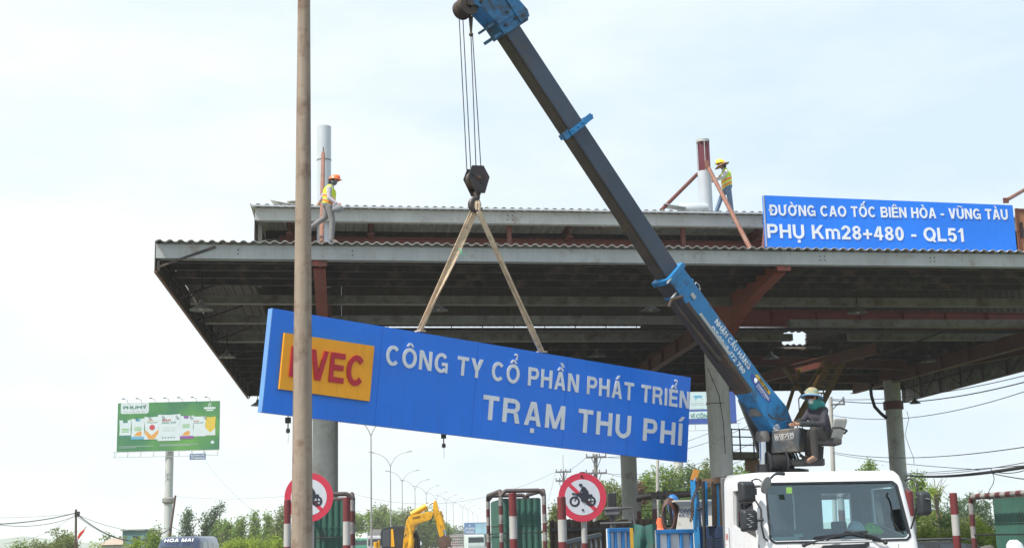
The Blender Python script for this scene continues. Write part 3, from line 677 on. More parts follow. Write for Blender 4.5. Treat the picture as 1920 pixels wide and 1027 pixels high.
for x, z in ((-1.10, 1.91), (-1.04, 1.86), (1.04, 1.86), (1.10, 1.91), (1.045, 2.68), (.985, 2.73), (-.985, 2.73), (-1.045, 2.68)): pts.append((x, slope(z) + .012, z))
ws.prism(pts, (0, .006, 0)); wsc = ws.build('windscreen', WGL, tr, local=True)
fr = MB(); ring = pts + [pts[0]]
for p, q in zip(ring[:-1], ring[1:]): fr.beam((p[0], p[1] - .012, p[2]), (q[0], q[1] - .012, q[2]), .03, .03)
fr.build('seal', RUBB, wsc, local=True)
sg = MB(); sg.prism([(-1.17, .28, 1.91), (-1.165, 1.32, 2.12), (-1.14, 1.32, 2.64), (-1.14, .52, 2.64)], (.006, 0, 0))
gl2 = glass_mat('side_glass', (.5, .55, .56), .1); sg.build('side_window', gl2, tr, local=True)
sg = MB(); sg.prism([(1.17, .28, 1.91), (1.165, 1.32, 2.12), (1.14, 1.32, 2.64), (1.14, .52, 2.64)], (.006, 0, 0)); sg.build('side_window', gl2, tr, local=True)
# interior: dash, seats, steering wheel
mb = MB(); mb.prism([(-1.05, .10, 1.2), (-1.05, .10, 1.86), (-1.05, .45, 1.90), (-1.05, .62, 1.78), (-1.05, .62, 1.2)], (2.10, 0, 0)); mb.build('dashboard', mat('dash_grey', (.07, .075, .08), .7), tr, local=True)
for x in (-.62, .62):
    mb = MB(); mb.beam((x, 1.35, 1.2), (x, 1.5, 1.98), .55, .16, up=(0, 1, 0)); mb.box((x, 1.18, 1.35), (.55, .5, .2)); mb.box((x, 1.53, 2.08), (.26, .1, .16)); mb.build('seat', mat('seat_cloth', (.05, .06, .08), .9), tr, local=True, bevel=.04)
mb = MB(); c0 = Vector((.62, .68, 1.97)); n_ = Vector((0, .55, .83)); u_ = Vector((1, 0, 0)); v_ = n_.cross(u_)
mb.path([c0 + (u_ * math.cos(k * math.pi / 12) + v_ * math.sin(k * math.pi / 12)) * .22 for k in range(25)], .016, 8); mb.beam(c0 - u_ * .2, c0 + u_ * .2, .04, .02); mb.tube(c0, c0 - n_ * .25 + Vector((0, -.05, 0)), .025); mb.build('steering_wheel', RUBB, tr, 50, local=True)
mb = MB(); mb.box((-.75, .085, 2.62), (.09, .004, .09)); mb.build('windscreen_sticker', mat('sticker_green', (.28, .55, .12), .5), tr, local=True)
mb = MB(); mb.box((-.80, .22, 1.918), (.4, .06, .05)); mb.box((-.6, .2, 1.96), (.14, .01, .05)); mb.build('dash_tray', mat('tray_cream', (.35, .42, .40), .6), tr, local=True)
# black details under and round the windscreen
mb = MB(); mb.prism([(-.36, -.055, 1.755), (-.30, -.055, 1.805), (.34, -.055, 1.815), (.40, -.055, 1.835), (.40, -.055, 1.79), (.34, -.055, 1.745)], (0, .09, 0)); mb.build('grab_handle', RUBB, tr, local=True)
mb = MB(); mb.box((.0, -.035, 1.855), (.9, .03, .02)); mb.build('panel_ledge', CABW, tr, local=True)
def wiper(px, py, mx_, my_, bx0, by0, bx1, by1):
    a = LB(at(px, py, 20.9)); b = LB(at(mx_, my_, 20.95)); a.y = slope(1.84) - .06; b.y = slope(b.z) - .03
    mb = MB(); mb.path([a, a.lerp(b, .5) + Vector((0, -.035, .012)), b], [.022, .014, .01], 8); mb.ball(a, .034)
    e0 = LB(at(bx0, by0, 20.9)); e1 = LB(at(bx1, by1, 20.95))
    for e in (e0, e1): e.y = slope(e.z) - .012
    mb.beam(e0, e1, .014, .032); mb.tube(a.lerp(b, .2) + Vector((0, -.01, -.025)), b + Vector((0, -.02, -.01)), .006)
    mb.build('wiper', RUBB, tr, 40, local=True)
wiper(1503, 1021, 1592, 999, 1528, 1007, 1634, 996); wiper(1668, 1016, 1622, 998, 1592, 996, 1652, 1010)
mb = MB(); DK = mat('seam_dark', (.10, .10, .10), .7)
for a_, b_2 in (((-1.2435, .16, 1.2), (-1.2435, .16, 1.84)), ((-1.2435, 1.46, 1.2), (-1.2435, 1.46, 2.1)), ((-1.205, 1.46, 2.1), (-1.182, 1.46, 2.7)), ((-1.182, .40, 2.715), (-1.182, 1.46, 2.715))): mb.beam(a_, b_2, .008, .008)
mb.build('door_seam', DK, tr, local=True)
mb = MB(); text(mb, "HINO", (-.14, -.058, 1.62), (1, 0, 0), (0, 0, 1), (0, -1, 0), .07, .28, .012, .03); mb.build('badge', CHROME, tr, local=True)
for xs in (-1, 1):
    mb = MB(); mb.beam((xs * .87, -.035, 1.66), (xs * .87, -.035, 1.80), .006, .006, up=(1, 0, 0)); mb.build('panel_gap', RUBB, tr, local=True)
mb = MB(); mb.box((0, -.045, 1.45), (1.7, .03, .35)); 
for k in range(5): mb.box((0, -.065, 1.32 + k * .065), (1.6, .02, .022))
mb.build('grille', RUBB, tr, local=True)
mb = MB(); mb.box((0, -.12, .62), (2.36, .34, .36)); mb.build('bumper', CABW, tr, local=True, bevel=.05)
for xs in (-.85, .85):
    mb = MB(); mb.box((xs, -.30, .68), (.42, .04, .18)); mb.build('headlight', mat('lamp_lens', (.6, .6, .58), .1), tr, local=True, bevel=.02)
mb = MB(); mb.box((-1.242, .95, 1.47), (.012, 1.15, .012)); mb.box((-1.25, 1.18, 1.62), (.03, .2, .04)); mb.build('door_handle', RUBB, tr, local=True)
mb = MB(); text(mb, "H", LB(at(1362, 1012, 21.9)), (0, -1, 0), (0, 0, 1), (-1, 0, 0), .10, None, .006, .02); mb.box(LB(at(1362, 1018, 21.9)) + Vector((0, 0, -.02)), (.006, .06, .012)); mb.build('door_marking', mat('mark_red', (.5, .12, .10), .5), tr, local=True)
# mirrors
def mirror(px, py, wpx, hpx, Y, roll=0):
    p = LB(at(px, py, Y)); k = Y / 2600; mb = MB(); W = wpx * k; H = hpx * k; mb.box(p, (W, .15, H), Matrix.Rotation(R(10), 3, 'Z') @ Matrix.Rotation(roll, 3, 'Y'))
    for v in mb.v:
        if (v - p).y < 0: v.x = p.x + (v.x - p.x) * .82; v.z = p.z + (v.z - p.z) * .82
    o = mb.build('mirror', RUBB, tr, 40, local=True); bv = o.modifiers.new('b', 'BEVEL'); bv.width = .045; bv.segments = 4; return o, p
m1, q1 = mirror(1401, 922, 34, 42, 20.75); m2, q2 = mirror(1405, 975, 34, 43, 20.7); m3_, q3 = mirror(1733, 943, 28, 47, 20.9)
mb = MB(); s_ = LB(at(1405, 975, 20.6)) + Vector((0, -.03, 0))
for k in range(7): mb.box(s_ + Vector((.03 * math.sin(k * 2.1), -.0, .09 - k * .03)), (.05, .004, .010), Matrix.Rotation(.5 * math.sin(k * 3), 3, 'Y'))
mb.build('scrawled_mark', mat('scrawl', (.35, .36, .38), .6), m2, local=True)
rmb = MB(); rm = LB(at(1437, 909, 20.6)); rmb.lathe(rm, [(0, .06), (.07, .055), (.125, .02), (.13, 0), (.12, -.005), (0, -.005)], 24, (-.45, .55, .25)); r_o = rmb.build('round_mirror', mat('mirror_back', (.25, .25, .25), .45), tr, 40, local=True)
mb = MB()
mb.path([LB(at(1434, 907, 20.65)), LB(at(1424, 899, 20.7)), LB(at(1418, 897, 20.75)), LB(at(1410, 900, 20.75)), LB(at(1412, 913, 20.75))], .014, 8)
mb.path([LB(at(1412, 912, 20.75)), LB(at(1420, 911, 20.7)), LB(at(1432, 911, 20.65))], .02, 8); mb.box(LB(at(1411, 921, 20.72)), (.12, .05, .10))
mb.path([LB(at(1443, 898, 20.65)), LB(at(1452, 889, 20.75)), LB(at(1458, 887, 20.9)), LB(at(1470, 888, 21.0))], [.018, .018, .026, .026], 8)
mb.path([LB(at(1413, 932, 20.75)), LB(at(1420, 943, 20.7)), LB(at(1427, 955, 20.66)), LB(at(1428, 985, 20.66)), LB(at(1433, 1008, 20.7)), LB(at(1440, 1013, 20.8)), LB(at(1448, 1013, 20.9))], .014, 8)
mb.path([LB(at(1418, 975, 20.7)), LB(at(1431, 973, 20.66))], [.02, .03], 8); mb.build('mirror_arm', RUBB, tr, 50, local=True)
mb = MB(); mb.path([LB(at(1696, 900, 21.1)), LB(at(1705, 897, 21)), LB(at(1715, 899, 20.95)), LB(at(1720, 908, 20.92)), LB(at(1720, 935, 20.9)), LB(at(1718, 950, 20.92)), LB(at(1713, 975, 21)), LB(at(1708, 990, 21.1))], .014, 8)
mb.tube(LB(at(1718, 932, 20.9)), LB(at(1744, 936, 20.8)), .022, n=8); mb.build('mirror_arm', RUBB, tr, 50, local=True)
mb = MB(); mb.box((-1.12, 1.93, 1.95), (.12, .06, 1.9)); mb.build('air_deflector', mat('grey_plastic', (.13, .135, .14), .6), tr, local=True, bevel=.02)
# chassis, wheels, load bed
mb = MB(); 
for xs in (-.42, .42): mb.beam((xs, .5, .85), (xs, 8.6, .85), .09, .26)
for y in (1.0, 2.4, 4.5, 6.5, 8.5): mb.beam((-.42, y, .85), (.42, y, .85), .12, .2)
mb.build('chassis', BLACK, tr, local=True)
def wheel(x, y):
    mb = MB(); mb.lathe((x, y, .5), [(.29, -.13), (.46, -.13), (.5, -.09), (.5, .09), (.46, .13), (.29, .13), (.29, -.13)], 28, (1, 0, 0)); wo_ = mb.build('wheel', TYRE, tr, 40, local=True)
    mb = MB(); mb.lathe((x, y, .5), [(.0, -.03), (.12, -.03), (.16, -.06), (.28, -.11), (.30, -.11), (.30, .11), (.28, .11), (.16, .03), (0, .03)], 24, (1, 0, 0)); mb.build('rim', GALV, wo_, 40, local=True)
for x in (-1.0, 1.0): wheel(x, 1.05)
for x in (-1.08, -.78, .78, 1.08): wheel(x, 6.6)
mb = MB(); mb.box((0, 6.1, 1.08), (2.4, 5.6, .16)); bedp = mb.build('load_bed', CRB, tr, local=True)
for xs in (-1.19, 1.19):
    mb = MB(); mb.box((xs, 6.1, 1.46), (.05, 5.5, .58)); 
    for k in range(9): mb.box((xs + (.035 if xs > 0 else -.035), 3.5 + k * .65, 1.46), (.03, .07, .58))
    mb.build('side_gate', CRB, tr, local=True)
# headboard frame behind the cab
def PB(px, py, Y): return LB(at(px, py, Y))
mb = MB(); mb.path([PB(1313, 1027, 23.4) + Vector((0, 0, -1)), PB(1308, 985, 23.4), PB(1303, 930, 23.4), PB(1301, 900, 23.4), PB(1306, 884, 23.4)], [.075, .075, .07, .065, .03], 4); mb.build('bed_post', CRB, tr, local=True)
mb = MB(); mb.beam(PB(1300, 900, 23.38), PB(1306, 880, 23.38), .06, .1); mb.build('post_tip', mat('tip_orange', (.5, .22, .04), .6), tr, local=True)
mb = MB(); mb.tube(PB(1318, 902, 23.2), PB(1320, 1027, 23.2) - Vector((0, 0, .6)), .03); mb.tube(PB(1309, 955, 23.3), PB(1320, 950, 23.2), .02); mb.build('post_pipe', BLACK, tr, 40, local=True)
mb = MB()
for k in range(24):
    f = k / 23; q = PB(1309, 897, 23.25).lerp(PB(1294, 975, 23.3), f) + Vector((.02 * math.sin(f * 9), 0, 0)); mb.lathe(q, [(.016, -.006), (.030, -.006), (.030, .006), (.016, .006), (.016, -.006)], 8, (1, .2, 0) if k % 2 else (0, 1, .2))
mb.build('chain', mat('chain_rust', (.14, .085, .05), .5, .4), tr, 40, local=True)
mb = MB(); mb.beam(PB(1305, 905, 23.5), PB(1362, 898, 23.2), .10, .10); mb.beam(PB(1308, 910, 23.9), PB(1362, 903, 23.6), .1, .1); mb.build('rack_rail', mat('rack_brown', (.12, .075, .045), .7, 0, .3, 4), tr, local=True)
for x, wd, cm in ((1325, .06, CRB), (1342, .09, GREASE), (1350, .07, CRB), (1357, .12, mat('rack_brown', (0, 0, 0)))):
    mb = MB(); mb.beam(PB(x - 3, 902, 23.3), PB(x - 1, 985, 23.3), wd, .05, up=(0, 1, 0)); mb.build('rack_bar', cm, tr, local=True)
mb = MB(); mb.prism([PB(1314, 986, 23.5), PB(1368, 984, 23.1), PB(1368, 1060, 23.1), PB(1314, 1060, 23.5)], (0, .3, 0)); mb.build('tool_box', mat('dark_blue_steel', (.012, .03, .075), .5, 0, .2, 3), tr, local=True, bevel=.02)
mb = MB(); 
for k in range(5): mb.box(PB(1338, 1009 + k * 5, 22.9), (.26, .05, .018))
mb.build('side_steps', BLACK, tr, local=True)
# ---------------- crane
YC = 23.3
B0 = at(1440, 773, 23.15); J = at(1252.5, 514, 21.95); T = at(925, 18, 20.4)
dB = (J - B0).normalized(); dI = (T - J).normalized()
mb = MB(); mb.beam(B0 + dB * .30, J, .36, .40); bo = mb.build('boom_base', CRB, tr, bevel=.02)
# base section: greasy underside plate, edge pads
sideN = dB.cross(Vector((0, 0, 1))).normalized(); 
if sideN.y > 0: sideN = -sideN
upN = sideN.cross(dB).normalized(); upN = upN if upN.z > 0 else -upN
mb = MB(); mb.beam(B0 + dB * .60 - upN * .204, J - dB * .02 - upN * .204, .352, .012, up=upN); mb.beam(B0 + dB * .6 - upN * .17 + sideN * .182, J - dB * .5 - upN * .17 + sideN * .182, .006, .07, up=upN); mb.build('underside_plate', GREASE, bo)
mb = MB(); mb.beam(J - dB * .06, J + dB * .03, .42, .46); mb.beam(J - dB * .35 + upN * .0, J - dB * .30, .385, .425); mb.build('collar', CRB, bo, bevel=.01)
mb = MB(); q = J - dB * .55 + sideN * .19; mb.beam(q, q + dB * .1, .03, .07, up=upN); q2_ = J - dB * .45 + upN * .2 + sideN * .1
mb.path([q2_, q2_ + upN * .09 + dB * .02, q2_ + upN * .11 - dB * .05, q2_ + upN * .08 - dB * .11, q2_ - dB * .1], .012, 6)
q3_ = J - upN * .2 + sideN * .15 - dB * .25; mb.path([q3_, q3_ - upN * .16, q3_ - upN * .17 - dB * .05], .018, 6); q4_ = J + sideN * .2 - upN * .17; mb.path([q4_, q4_ - upN * .12], .016, 6); mb.build('fittings', GALV, bo)
mb = MB(); e0 = at(1259, 562, 21.75); e1 = at(1350, 676, 22.3); mb.tube(e0, e0.lerp(e1, .45), .02); mb.tube(e0.lerp(e1, .42), e1, .027); mb.tube(e0, at(1280, 556, 21.8), .03); mb.tube(e0, at(1255, 575, 21.75), .03); mb.build('telescope_pipe', GREASE, bo, 40)
mb = MB(); q = B0 + dB * 1.35 + sideN * .19 - upN * .10; mb.beam(q, q + dB * .85, .03, .05, up=upN); mb.build('hose_guard', GALV, bo)
mb = MB(); mb.beam(B0 + dB * 1.3 - upN * .235 - sideN * .06, B0 + dB * 2.3 - upN * .230 - sideN * .06, .12, .05, w2=.09, h2=.04); mb.build('extension_beam', GREASE, bo)
# flared boom foot
foot = [at(1340 + 60, 742, 23.0), at(1478, 783, 23.0), at(1462, 806, 23.0), at(1432, 812, 23.0), at(1412, 780, 23.0)]
foot = [B0 + dB * .62 - upN * .2, B0 + dB * .62 + upN * .2, B0 - dB * .12 + upN * .26, B0 - dB * .42 + upN * .16, B0 - dB * .52 - upN * .04, B0 - dB * .2 - upN * .26]
mb = MB(); mb.prism([p + sideN * .176 for p in foot], -sideN * .352); mb.build('boom_foot', CRB, tr, bevel=.015)
mb = MB(); mb.path([at(1441, 776, 22.85), at(1447, 783, 22.85), at(1471, 787, 22.9), at(1471, 781, 22.9)], .016, 6); mb.build('pin_lock', BLACK, tr)
# lettering on the boom side
def bpt(s, h): return B0 + dB * s + upN * h + sideN * .1815
blen = (J - B0).length
mb = MB(); s0 = blen * .635; TW = blen * .34
signtext(mb, "NHẬN CẨU HÀNG", bpt(s0, .045), -dB, upN, sideN, .10, TW, .003, .12); signtext(mb, "ĐT:0985 172 780", bpt(s0 - .02, -.10), -dB, upN, sideN, .085, TW * .95, .003, .12); mb.build('lettering', mat('boom_letters', (.62, .66, .68), .5, 0, .1, 6, stain=((.03, .12, .26), .25, 9)), bo)
mb = MB(); c_ = bpt(blen * .165, .03); mb.prism([c_ - dB * .30 * math.cos(k * math.pi / 12) + upN * (.085 + .0) * math.sin(k * math.pi / 12) for k in range(24)], sideN * .003); o_ = mb.build('maker_badge', mat('badge_blue', (.02, .07, .32), .4), bo)
mb = MB(); mb.prism([c_ + dB * .24 + upN * .055 + sideN * .004, c_ - dB * .20 + upN * .055 + sideN * .004, c_ - dB * .20 + upN * .115 + sideN * .004, c_ + dB * .20 + upN * .115 + sideN * .004], sideN * .003); mb.build('badge_band', mat('badge_yellow', (.62, .42, .02), .4), o_)
mb = MB(); text(mb, "SS1406", c_ + dB * .12 + upN * .065 + sideN * .0075, -dB, upN, sideN, .042, .26, .002, .02); mb.build('badge_text', BLACK, o_)
mb = MB(); text(mb, "DONGYANG", c_ + dB * .09 - upN * .03 + sideN * .004, -dB, upN, sideN, .05, .34, .002, .02); text(mb, "DONGYANG CRANE", c_ + dB * .09 - upN * .06 + sideN * .004, -dB, upN, sideN, .02, .28, .002, 0); mb.ball(c_ + dB * .17 - upN * .005, .045, 10, 6, (1, .3, 1)); mb.build('badge_text', mat('letter_plain', (.7, .72, .75), .5), o_)
# inner section
mb = MB(); mb.beam(J - dI * .5, T - dI * .25, .285, .315); bi = mb.build('boom_extension', CRD, tr, bevel=.018)
sI = dI.cross(Vector((0, 0, 1))).normalized(); sI = -sI if sI.y > 0 else sI
uI = sI.cross(dI).normalized(); uI = uI if uI.z > 0 else -uI
mb = MB(); mb.beam(J - uI * .160, T - dI * .25 - uI * .160, .27, .008, up=uI); mb.beam(J + sI * .10 - uI * .168, T - dI * .25 + sI * .10 - uI * .168, .03, .012, up=uI); mb.build('underside_plate', GREASE, bi)
M_ = at(1076, 241, 21.05); M_ = J + dI * (M_ - J).dot(dI)
mb = MB(); mb.beam(M_ - dI * .055, M_ + dI * .03, .335, .365); q = M_ + uI * .18
mb.beam(q + sI * .15, q + sI * .15 + uI * .17, .10, .02, up=sI); mb.beam(q - sI * .15, q - sI * .15 + uI * .17, .10, .02, up=sI); mb.beam(M_ + uI * .34 + sI * .16, M_ + uI * .34 - sI * .16, .05, .05)
mb.beam(M_ - uI * .17 + sI * .12, M_ - uI * .30 + sI * .13, .12, .03, up=sI)
for k in (-.12, .0, .12): mb.tube(M_ + sI * .167 + uI * k, M_ + sI * .19 + uI * k, .022, n=8)
mb.build('guide_bracket', CRB, bi)
# head
mb = MB(); mb.beam(T - dI * .42, T - dI * .22, .36, .42); mb.beam(T - dI * .24, T - dI * .14, .38, .40)
for sg_ in (-1, 1):
    o0 = T + sI * .16 * sg_
    mb.prism([o0 - dI * .25 - uI * .2, o0 - dI * .25 + uI * .14, o0 + dI * .05 + uI * .2, o0 + dI * .34 + uI * .14, o0 + dI * .48 - uI * .08, o0 + dI * .42 - uI * .36, o0 + dI * .30 - uI * .44, o0 + dI * .12 - uI * .28], sI * .02 * sg_)
    mb.prism([o0 - dI * .40 + uI * .16 + sI * .025 * sg_, o0 - dI * .40 + uI * .36 + sI * .025 * sg_, o0 - dI * .30 + uI * .40 + sI * .025 * sg_, o0 - dI * .06 + uI * .36 + sI * .025 * sg_, o0 + dI * .05 + uI * .16 + sI * .025 * sg_], sI * .02 * sg_)
mb.beam(T - dI * .36 - uI * .24, T - dI * .36 - uI * .40, .32, .05, up=dI); mb.beam(T - dI * .18 - uI * .24, T - dI * .18 - uI * .38, .32, .04, up=dI); mb.beam(T - dI * .40 + uI * .30 - sI * .2, T - dI * .40 + uI * .30 + sI * .2, .05, .06)
CRH = mat('head_blue', (.014, .13, .29), .5, .05, .2, 2.5, .1, stain=((.03, .035, .04), .45, 4.0), streak=((.02, .03, .04), .3))
hd = mb.build('boom_head', CRH, bi)
mb = MB()
for a_, b_2 in ((-.15, .05), (.1, .05), (-.3, -.1), (-.3, .12), (-.33, .25), (.2, -.25), (.3, -.1)): q = T + dI * a_ + uI * b_2 + sI * .18; mb.tube(q, q + sI * .03, .025, n=8)
mb.build('bolts', BLACK, hd)
SH = at(870, 17, 20.2); SH = T + dI * .26 - uI * .42
mb = MB()
for k in (-.11, -.037, .037, .11): mb.lathe(SH + sI * k, [(.05, -.03), (.155, -.03), (.125, -.008), (.125, .008), (.155, .03), (.05, .03)], 26, sI)
mb.tube(SH - sI * .2, SH + sI * .2, .04); mb.build('sheaves', GREASE, hd, 40)
# slewing column, lift cylinder, winch
cb = at(1468, 870, YC + .2); cbz = 2.55
cx, cy = cb.x, cb.y
mb = MB(); mb.tube((cx, cy, 1.0), (cx, cy, 2.95), .30, .28, 24); mb.lathe((cx, cy, 2.95), [(0, 0), (.42, 0), (.42, .08), (.30, .10), (0, .10)], 24); mb.build('slew_base', BLACK, tr, 40)
mb = MB(); mb.prism([at(1384, 745, YC + .1), at(1440, 765, YC + .1), at(1440, 840, YC + .1), at(1421, 846, YC + .1), at(1411, 814, YC + .1)], (.05, .4, 0)); mb.beam((cx - .05, cy, 3.0), (cx - .12, cy, 3.75), .42, .40, up=(0, 1, 0)); mb.build('crane_mast', BLACK, tr, bevel=.02)
mb = MB(); mb.tube(at(1432, 880, YC - .35), at(1430, 823, YC - .35), .062, n=20); li = mb.build('lift_cylinder', CHROME, tr, 40)
mb = MB(); mb.lathe(at(1432, 876, YC - .35), [(0, -.1), (.13, -.1), (.13, .05), (0, .05)], 20); mb.build('cylinder_foot', BLACK, li, 40); mb = MB(); mb.lathe(at(1430, 822, YC - .35), [(0, -.05), (.10, -.05), (.12, .0), (.10, .12), (0, .12)], 20); mb.lathe(at(1419, 778, YC - .3), [(0, -.02), (.13, -.02), (.13, .10), (0, .10)], 20); mb.build('cylinder_cap', mat('dusty_grey', (.11, .105, .10), .6), li, 40)
mb = MB(); mb.lathe(at(1456, 868, YC - .35), [(0, -.16), (.19, -.16), (.19, -.13), (.13, -.13), (.13, .13), (.19, .13), (.19, .16), (0, .16)], 22, (1, .1, 0))
for k in range(10): mb.lathe(at(1456, 868, YC - .35) + Vector((-.11 + k * .024, 0, 0)), [(.13, -.01), (.147, 0), (.13, .01)], 20, (1, .1, 0))
mb.build('winch_drum', BLACK, tr, 40)
# control console
con = [at(1447, 806, YC - .35), at(1500, 800, YC - .45), at(1498, 846, YC - .45), at(1445, 850, YC - .35)]
cside = at(1521, 806, YC - .05); mb = MB()
q = [con[0], con[1], cside, cside + (con[0] - con[1])]; b4 = [con[3], con[2], at(1517, 846, YC - .05), at(1517, 846, YC - .05) + (con[0] - con[1])]
mb.add(q + b4, [(0, 1, 5, 4), (1, 2, 6, 5), (2, 3, 7, 6), (3, 0, 4, 7), (0, 3, 2, 1), (4, 5, 6, 7)])
CONS = mat('console_grey', (.055, .065, .075), .5, .15, .3, 2.2, .1, stain=((.16, .13, .10), .42, 2.8))
co = mb.build('control_console', CONS, tr, bevel=.02)
cu = (con[1] - con[0]).normalized(); cn = cu.cross(con[0] - con[3]).normalized(); cn = cn if cn.y < 0 else -cn; cv = cn.cross(cu).normalized(); cv = cv if cv.z > 0 else -cv
mb = MB(); text(mb, "동양기전", con[3] + cu * .09 + cv * .22 + cn * .003, cu, cv, cn, .075, .32, .003, .03); text(mb, "DONGYANG MECHATRONICS", con[3] + cu * .09 + cv * .195 + cn * .003, cu, cv, cn, .014, .30, .003, 0)
cc = con[3] + cu * .15 + cv * .40 + cn * .003
for k in range(5):
    z0 = -.045 + k * .022; r_ = math.sqrt(max(.0001, .056 ** 2 - z0 ** 2)); mb.prism([cc + cu * (-r_) + cv * z0, cc + cu * r_ + cv * (z0 + .012), cc + cu * r_ + cv * (z0 + .024), cc - cu * r_ + cv * (z0 + .010)], cn * .003)
mb.build('console_marking', mat('marking_grey', (.45, .45, .45), .5), co)
mb = MB()
for k in range(7):
    a0 = at(1466 + k * 5, 846, YC - .3); b0_ = at(1462 + k * 9 + 6 * math.sin(k * 3), 872, YC - .2 + .1 * math.sin(k * 5)); mb.path([a0, a0.lerp(b0_, .5) + Vector((.05 * math.sin(k * 2.3), -.05, -.02)), b0_], .017, 6)
mb.build('hoses', RUBB, tr, 50)
mb = MB(); mb.beam(at(1470, 868, YC - .1), at(1545, 866, YC - .2), .45, .10); mb.beam(at(1500, 852, YC - .2), at(1518, 866, YC - .25), .06, .05); mb.build('foot_plate', BLACK, tr)
# levers
mb = MB()
for k in range(4): a0 = at(1478 + k * 9, 806, YC - .2); mb.tube(a0, a0 + Vector((-.01, -.02, .13)), .009, n=6); mb.ball(a0 + Vector((-.01, -.02, .14)), .018, 8, 6)
mb.build('levers', RUBB, co, 50)
# seat
sk = at(1545, 828, YC - .1)
mb = MB(); mb.box(sk, (.50, .46, .11), Matrix.Rotation(.05, 3, 'Y')); cs = mb.build('operator_seat', mat('seat_vinyl_dark', (.05, .048, .045), .55, 0, .2, 3), tr, bevel=.03)
bk = [at(1553, 826, YC - .25), at(1572, 834, YC - .1), at(1587, 784, YC - .1), at(1562, 783, YC - .25)]
mb = MB(); mb.prism(bk, (.10, .42, .0)); 
for v in mb.v: v += Vector((0, -.08, 0))
mb.build('seat_back', mat('seat_vinyl_pale', (.42, .41, .39), .5, 0, .12, 3), cs, bevel=.035)
mb = MB(); mb.path([at(1560, 802, YC - .35), at(1575, 801, YC - .38), at(1588, 807, YC - .35), at(1583, 812, YC - .2)], .018, 8); mb.path([at(1560, 805, YC - .35), at(1556, 820, YC - .35), at(1562, 828, YC - .3)], .02, 8); mb.build('armrest', BLACK, cs, 50)
mb = MB(); mb.beam(at(1534, 836, YC), at(1532, 866, YC), .16, .16, up=(1, 0, 0)); mb.build('seat_pedestal', BLACK, cs)

# helmet and vest lying on the dashboard
hv = at(1604, 990, 21.35); hv = TM @ Vector((LB(hv).x, .36, 1.90))
# ================================================================ hook block, ropes, slings, hanging sign
HK = at(892.5, 340, 20.2)
hb = thing('hook_block', 'dark brown pulley block with its hook hanging on four ropes from the boom head', 'hook block', HK)
K = 20.2 / 2600
HR = Vector((.93, .36, 0)).normalized(); HN = Vector((HR.y, -HR.x, 0)); Z = Vector((0, 0, 1))
HBM = mat('block_brown', (.026, .021, .024), .5, .2, .2, 3, .1, stain=((.055, .03, .022), .25, 4))
def hp(x, y, n=0): return HK + HR * ((x - 892.5) * K * 1.0) - Z * ((y - 340) * K) + HN * n
prof = [(884, 313), (902, 312), (914, 333), (903, 365), (886, 371), (871, 337)]
prof = [(880, 313), (903, 312), (915, 334), (905, 366), (888, 367), (872, 334)]
for s_ in (.10, -.13):
    mb = MB(); mb.prism([hp(x, y, s_) for x, y in prof], HN * .025); mb.build('cheek_plate', HBM, hb)
mb = MB()
for k in (-.055, .02): mb.lathe(hp(893, 336, k), [(.04, -.03), (.145, -.03), (.115, 0), (.145, .03), (.04, .03)], 22, HN)
mb.tube(hp(893, 336, -.15), hp(893, 336, .15), .03); mb.tube(hp(895, 362, -.12), hp(895, 362, .12), .04); mb.build('pulley', GREASE, hb, 40)
mb = MB(); 
for x, y in ((899, 331), (880, 330), (897, 345), (893, 362)): mb.tube(hp(x, y, .12), hp(x, y, .145), .02, n=8)
mb.build('bolts', BLACK, hb)
mb = MB(); mb.tube(hp(894, 362), hp(894, 374), .045); cpt = hp(893, 387); rad = .095; pts = [hp(894, 372)]
for k in range(13):
    a = math.radians(75 + k * 22); pts.append(cpt + HR * (math.cos(a) * rad) + Z * (math.sin(a) * rad))
mb.path(pts, [.035, .032, .034, .038, .042, .045, .046, .045, .042, .038, .033, .027, .02, .01], 10); mb.build('hook', mat('hook_steel', (.07, .06, .06), .45, .5), hb, 60)
# ropes: their upper ends run over the boom head sheaves
mb = MB(); ropes = []
for i, (x0, y0, x1, y1) in enumerate(((861, 34, 877, 318), (868, 38, 881, 318), (883, 66, 896, 318), (886, 66, 902, 318))):
    p = at(x0, y0, 20.15 + i * .02); q = hp(x1, y1, (-.06, .03, -.06, .03)[i]); mb = MB(); mb.tube(p, q, .0075, n=6); tag(mb.build('wire_rope', WIREM), ['thin steel rope farthest left of the four above the hook block', 'second thin steel rope from the left above the hook block', 'third thin steel rope from the left above the hook block', 'rightmost thin steel rope above the hook block'][i], 'rope', 'ropes between boom head and hook block')
mb = MB(); q = at(883, 50, 20.2); mb.beam(q + Z * .16, q - Z * .12, .07, .05, w2=.03); mb.ball(q - Z * .13, .035); mb.build('rope_wedge', GREASE, hd)
# hanging sign
TLp, BLp, BRp, TRp = at(511, 577, 19.3), at(493, 773, 19.3), at(1287, 866, 24.0), at(1296.5, 708, 24.0)
cen = (TLp + BLp + BRp + TRp) / 4; Us = ((BRp - BLp) + (TRp - TLp)).normalized(); Vs = ((TLp - BLp) + (TRp - BRp)); Vs = (Vs - Us * Vs.dot(Us)).normalized(); Ns = Us.cross(Vs).normalized(); Ns = Ns if Ns.y < 0 else -Ns
